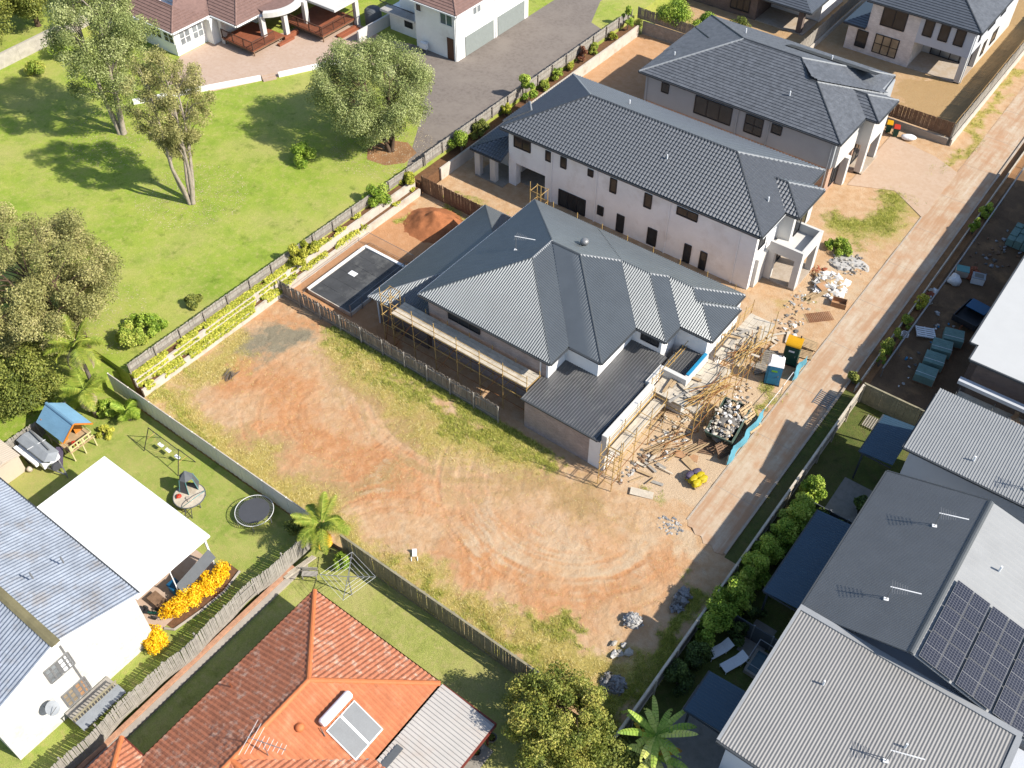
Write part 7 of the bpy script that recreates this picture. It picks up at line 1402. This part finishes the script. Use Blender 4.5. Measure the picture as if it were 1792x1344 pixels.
def camper():
    t = thing('camper_trailer', 'camper trailer under grey tarp with white sides beside the playhouse', 'trailer', (-23.2, -14.7, 0)); B = lambda b, n, m: MB().box(*b).build(n, m, t)
    B((-24.7, -15.3, .45, -21.9, -14.0, 1.05), 'body', 'plastic_white'); B((-24.6, -15.2, 1.06, -21.95, -14.1, 1.4), 'box', 'tarp_grey')
    V = [(-24.85, -15.2, 1.42), (-21.6, -15.2, 1.42), (-21.1, -14.65, 1.35), (-21.6, -14.0, 1.42), (-24.85, -14.0, 1.42), (-24.7, -14.65, 1.66), (-21.8, -14.65, 1.64)]
    MB().add(V, [(0, 1, 6, 5), (5, 6, 3, 4), (1, 2, 6), (6, 2, 3), (0, 5, 4), (4, 3, 2, 1, 0)]).build('tarp', 'tarp_grey', t); MB().bar((-24.8, -14.1, 1.68), (-22.0, -14.4, 1.68), .1, .05).build('pole', 'steel', t); MB().bar((-23.4, -15.25, 1.5), (-23.0, -14.0, 1.68), .05, .02).build('strap', 'steel_white', t)
    B((-24.9, -15.6, .7, -22.3, -15.32, .95), 'side_box', 'plastic_white')
    for y in (-15.45, -13.85): MB().tube([(-23.7, y-.1, .3), (-23.7, y+.1, .3)], .3, 16).build('wheel', 'rubber', t)
    MB().tube([(-21.35, -14.75, .75), (-21.15, -14.75, .75)], .32, 18).build('spare_wheel', 'tramp_mat', t); MB().bar((-21.9, -15.1, .45), (-20.3, -14.65, .4), .08, .08).bar((-21.9, -14.2, .45), (-20.3, -14.65, .4), .08, .08).build('drawbar', 'steel', t); MB().tube([(-20.45, -14.65, 0), (-20.45, -14.65, .6)], .04, 8).build('jockey_stand', 'steel', t)
    s = thing('garden_shed', 'small cream metal shed at the left edge beside the camper trailer', 'shed', (-24.6, -16.9, 0)); MB().box(-26.6, -18.2, 0, -23.3, -16.0, 1.65).build('wall', 'shed_cream', s); MB().box(-23.29, -17.9, .05, -23.26, -17.0, 1.55).build('door', 'shed_cream', s)
    corrugated([(-26.7, -18.3, 1.66), (-23.2, -18.3, 1.66), (-23.2, -17.1, 1.95), (-26.7, -17.1, 1.95)], 'roof_sheet', 'shed_cream', s, .2, .015); corrugated([(-26.7, -17.1, 1.95), (-23.2, -17.1, 1.95), (-23.2, -15.9, 1.66), (-26.7, -15.9, 1.66)], 'roof_sheet', 'shed_cream', s, .2, .015)
    b = thing('ball', 'pale ball on the grass between shed and camper trailer', 'ball', (-23.0, -15.85, 0)); MB().blob((-23.0, -15.85, .22), (.22, .22, .22), 1, 0, 14, 9).build('shell', 'shed_cream', b, smooth=True); MB().tube([(-23.0+.222*math.cos(k*.4), -15.85+.222*math.sin(k*.4), .22) for k in range(17)], .012, 4).build('seam', 'timber_brown', b)
camper()
def swing():
    t = thing('swing_set', 'metal swing set with dark frame near the cream panel fence', 'swing set', (-16.2, -9.1, 0)); tb = lambda a, b, n, m='black_plastic', r=.03: MB().tube([a, b], r, 6).build(n, m, t)
    tb((-17.9, -9.1, 2.0), (-14.6, -9.15, 2.0), 'top_beam')
    for x, dx in ((-17.85, -.3), (-14.65, .2)):
        for y in (-9.9, -8.35): tb((x, -9.1, 2.0), (x+dx, y, 0), 'leg')
        tb((x+dx*.5, -9.5, 1.0), (x+dx*.5, -8.72, 1.0), 'cross_bar', 'scaffold_yellow', .022)
    for x in (-17.2, -16.4, -15.4):
        for d in (-.2, .2): tb((x+d, -9.12, 2.0), (x+d, -9.12+.12, .55), 'chain', 'steel', .012)
        MB().box(x-.24, -9.14, .5, x+.24, -8.9, .55).build('seat', 'plastic_white', t)
    t = thing('play_tent', 'round raised play platform with grey tent and teal trim', 'play tent', (-12.2, -10.6, 0)); C = (-12.1, -10.75); n = 20
    MB().lathe([(1.05, .5), (1.05, .56)], 24, (*C, 0)).build('deck', 'plank_pale', t); MB().tube([(C[0]+1.07*math.cos(k*math.pi/12), C[1]+1.07*math.sin(k*math.pi/12), .54) for k in range(25)], .04, 6).build('ring', 'tent_grey', t)
    for k in range(6): a = k*math.pi/3; MB().tube([(C[0]+math.cos(a), C[1]+math.sin(a), 0), (C[0]+math.cos(a), C[1]+math.sin(a), .54)], .035, 6).build('leg', 'tent_grey', t)
    c2 = (C[0]-.55, C[1]+.5); ap = (c2[0]-.1, c2[1]+.1, 2.15); R0 = .72
    for k in range(6):
        a = k*math.pi/3+.3; b = a+math.pi/3; p = [(c2[0]+R0*math.cos(a), c2[1]+R0*math.sin(a), .58), (c2[0]+R0*math.cos(b), c2[1]+R0*math.sin(b), .58), (c2[0]+.5*math.cos(b), c2[1]+.5*math.sin(b), 1.65), (c2[0]+.5*math.cos(a), c2[1]+.5*math.sin(a), 1.65), ap]
        if k != 5: MB().add(p[:4], [(0, 1, 2, 3)]).build('tent_wall', 'tent_grey', t)
        MB().add([p[3], p[2], p[4]], [(0, 1, 2)]).build('tent_roof', 'tent_grey', t); MB().tube([p[0], p[3]], .025, 5).build('tent_pole', 'tent_teal', t)
    MB().tube([(C[0]+1.05*math.cos(a*.15-1.2), C[1]+1.05*math.sin(a*.15-1.2), .56+.75*math.sin(a*math.pi/15)) for a in range(16)], .025, 5).build('hoop', 'tent_teal', t)
    for s in (-.25, .25): MB().tube([(C[0]+.75, C[1]-.75+s, .56), (C[0]+1.25, C[1]-1.2+s, 0)], .025, 5).build('ladder_rail', 'black_plastic', t)
    for k in range(3): MB().tube([(C[0]+.85+.13*k, C[1]-.85-.13*k-.25, .45-.13*k), (C[0]+.85+.13*k, C[1]-.85-.13*k+.25, .45-.13*k)], .02, 5).build('rung', 'black_plastic', t)
    MB().blob((C[0]-.45, C[1]-.5, .66), (.18, .2, .1), 3, .2, 10, 6).build('cushion', 'plastic_red', t); MB().blob((C[0]+.3, C[1]-.2, .62), (.3, .2, .06), 5, .2, 10, 6).build('cushion', 'shed_cream', t)
    t = thing('trampoline', 'round trampoline with dark mat near the fence corner', 'trampoline', (-7.55, -9.0, 0)); C = (-7.55, -9.0); R0 = 1.28
    MB().lathe([(1.02, .7), (1.02, .715)], 40, (*C, 0)).build('mat', 'tramp_mat', t); MB().tube([(C[0]+R0*math.cos(k*math.pi/20), C[1]+R0*math.sin(k*math.pi/20), .7) for k in range(41)], .022, 6).build('frame', 'steel_white', t)
    sp = MB().tube([(1.02, 0, .705), (R0, 0, .705)], .014, 4).mesh('spring', 'steel')
    for k in range(56): place(sp, 'spring', t, Matrix.Rotation(k*2*math.pi/56, 4, 'Z'), local=True)
    for k in range(6): a = k*math.pi/3+.2; MB().tube([(C[0]+R0*math.cos(a), C[1]+R0*math.sin(a), .7), (C[0]+R0*math.cos(a), C[1]+R0*math.sin(a), 0)], .03, 6).build('leg', 'steel', t)
    t = thing('folding_chair', 'green folding chair behind the white patio roof', 'chair', (-19.2, -16.4, 0)); 
    for x in (-19.5, -18.9): MB().tube([(x, -16.8, 0), (x, -16.1, .9)], .02, 5).tube([(x, -16.1, 0), (x, -16.75, .5)], .02, 5).build('frame', 'leaf_vine', t)
    for k in range(4): MB().box(-19.5, -16.75+k*.13, .44, -18.9, -16.75+k*.13+.1, .46).build('slat', 'cubby_cream', t)
    for k in range(3): MB().box(-19.5, -16.32+k*.08, .6+k*.11, -18.9, -16.3+k*.08, .68+k*.11).build('slat', 'cubby_cream', t)
swing()
def clothesline():
    t = thing('clothes_line', 'rotary clothes line on the lawn above the orange roof', 'clothes line', (1.5, -9.4, -.4)); tb = lambda a, b, n, r=.025, m='steel': MB().tube([a, b], r, 6).build(n, m, t); c = Vector((1.55, -9.35, 1.75)); tb((1.55, -9.35, -.4), c, 'post', .04)
    ar = [Vector((math.cos(.6+k*math.pi/2), math.sin(.6+k*math.pi/2), 0))*1.75 for k in range(4)]
    for a in ar: tb(c, c+a+Vector((0, 0, .12)), 'arm'); tb(c-Vector((0, 0, .6)), c+a*.5+Vector((0, 0, .06)), 'strut', .015)
    for k in range(4):
        for f in (.4, .6, .8, 1.0): tb(c+ar[k]*f+Vector((0, 0, .12*f)), c+ar[(k+1) % 4]*f+Vector((0, 0, .12*f)), 'line', .008, 'steel_white')
    for x, y, s, l in ((14.5, -11.45, 1.0, 'round grey pot at the corner of the carport slab'), (14.3, -12.6, .9, 'grey pot plant beside the carport post')):
        t = thing('plant_pot', l, 'plant pot', (x, y, -.37)); MB().lathe([(.16*s, 0), (.26*s, .3*s), (.3*s, .42*s), (.26*s, .42*s), (.22*s, .34*s)], 16).build('pot', 'pot_grey', t, local=True); MB().lathe([(.21*s, .34*s), (.21*s, .35*s)], 14).build('soil', 'soil_dark', t, local=True); crown_obj('leaves', [(0, 0, .5*s, .18*s)], 160, .09, 'leaf_dark', t, 9)
    t = thing('garden_bench', 'small weathered bench against the brick edging', 'bench', (-1.5, -10.0, -.4), None, .6); MB().box(-.5, -.2, .38, .5, .2, .43).build('seat', 'timber_grey_pale', t, local=True); MB().box(-.5, .2, .5, .5, .24, .8).build('backrest', 'timber_grey_pale', t, local=True)
    for x in (-.45, .45):
        for y in (-.17, .17): MB().box(x-.03, y-.03, 0, x+.03, y+.03, .38).build('leg', 'timber_grey_pale', t, local=True)
    t = thing('stacked_timber', 'white timber lengths stacked at the end of the winding fence', 'timber', (-2.1, -9.4, -.2)); 
    for k in range(4): MB().bar((-2.75+.12*k, -11.2, -.08+.05*k), (-2.35+.12*k, -8.9, -.05+.05*k), .09, .05).build('length', 'plank_pale', t)
    t = thing('plastic_chair', 'broken white plastic chair lying on the weedy lot edge', 'chair', (3.0, -4.9, gz(3, -4.9)), None, .7); MB().box(-.15, -.15, .1, .15, .15, .13).add([(-.15, .14, .11), (.15, .14, .11), (.15, .3, .3), (-.15, .3, .3), (-.15, .17, .1), (.15, .17, .1), (.15, .33, .28), (-.15, .33, .28)], [(0, 1, 2, 3), (7, 6, 5, 4), (0, 4, 5, 1), (1, 5, 6, 2), (2, 6, 7, 3), (3, 7, 4, 0)]).build('shell', 'plastic_white', t, local=True)
    for x in (-.2, .2): MB().bar((x, -.2, .12), (x, -.45, .02), .04, .04).build('leg', 'plastic_white', t, local=True)
    t = thing('brush_pile', 'small pile of grey brush on the straw edge of the lot', 'brush pile', (-18.9, -1.2, 0)); q = random.Random(3)
    for k in range(24): a = q.gauss(2.0, .4); d = Vector((math.cos(a), math.sin(a), q.uniform(-.05, .2)))*q.uniform(.2, .5); c = Vector((-18.9+q.uniform(-.4, .4), -1.2+q.uniform(-.3, .3), .08+q.random()*.12)); MB().tube([c-d, c+d], .018, 4).build('stick', 'bark_grey', t)
clothesline()

# ---------------------------------------------------------------- leaf litter under the lawn trees
def litter():
    q = np.random.default_rng(4); P = []
    for cx, cy, r, n in ((-37, 11, 5, 1600), (-50, 14, 6, 1600), (-28.5, 27, 5, 1800), (-31, -5, 5, 1200)):
        a = q.uniform(0, 6.28, n); d = r*q.random(n)**.6; P.append(np.stack([cx+d*np.cos(a), cy+d*np.sin(a)], 1))
    P = np.concatenate(P); P = P[(P[:, 0] < -23.9) & (P[:, 1] > -6.2)]; n = len(P); a = q.uniform(0, 6.28, n); s = q.uniform(.03, .08, n); z = 1.608+q.random(n)*.02
    V = np.stack([np.stack([P[:, 0]+np.cos(a+k*1.571)*s*(1, .5)[k % 2], P[:, 1]+np.sin(a+k*1.571)*s*(1, .5)[k % 2], z+.02*(k == 0)], 1) for k in range(4)], 1).reshape(-1, 3)
    o = place(npmesh('leaf_litter', V, np.arange(n*4).reshape(n, 4), 'frond_dead', {'rnd': np.repeat(q.random(n), 4)}), 'leaf_litter'); stuff(o, 'dry fallen leaves on the lawn under the trees', 'leaf litter')
litter()
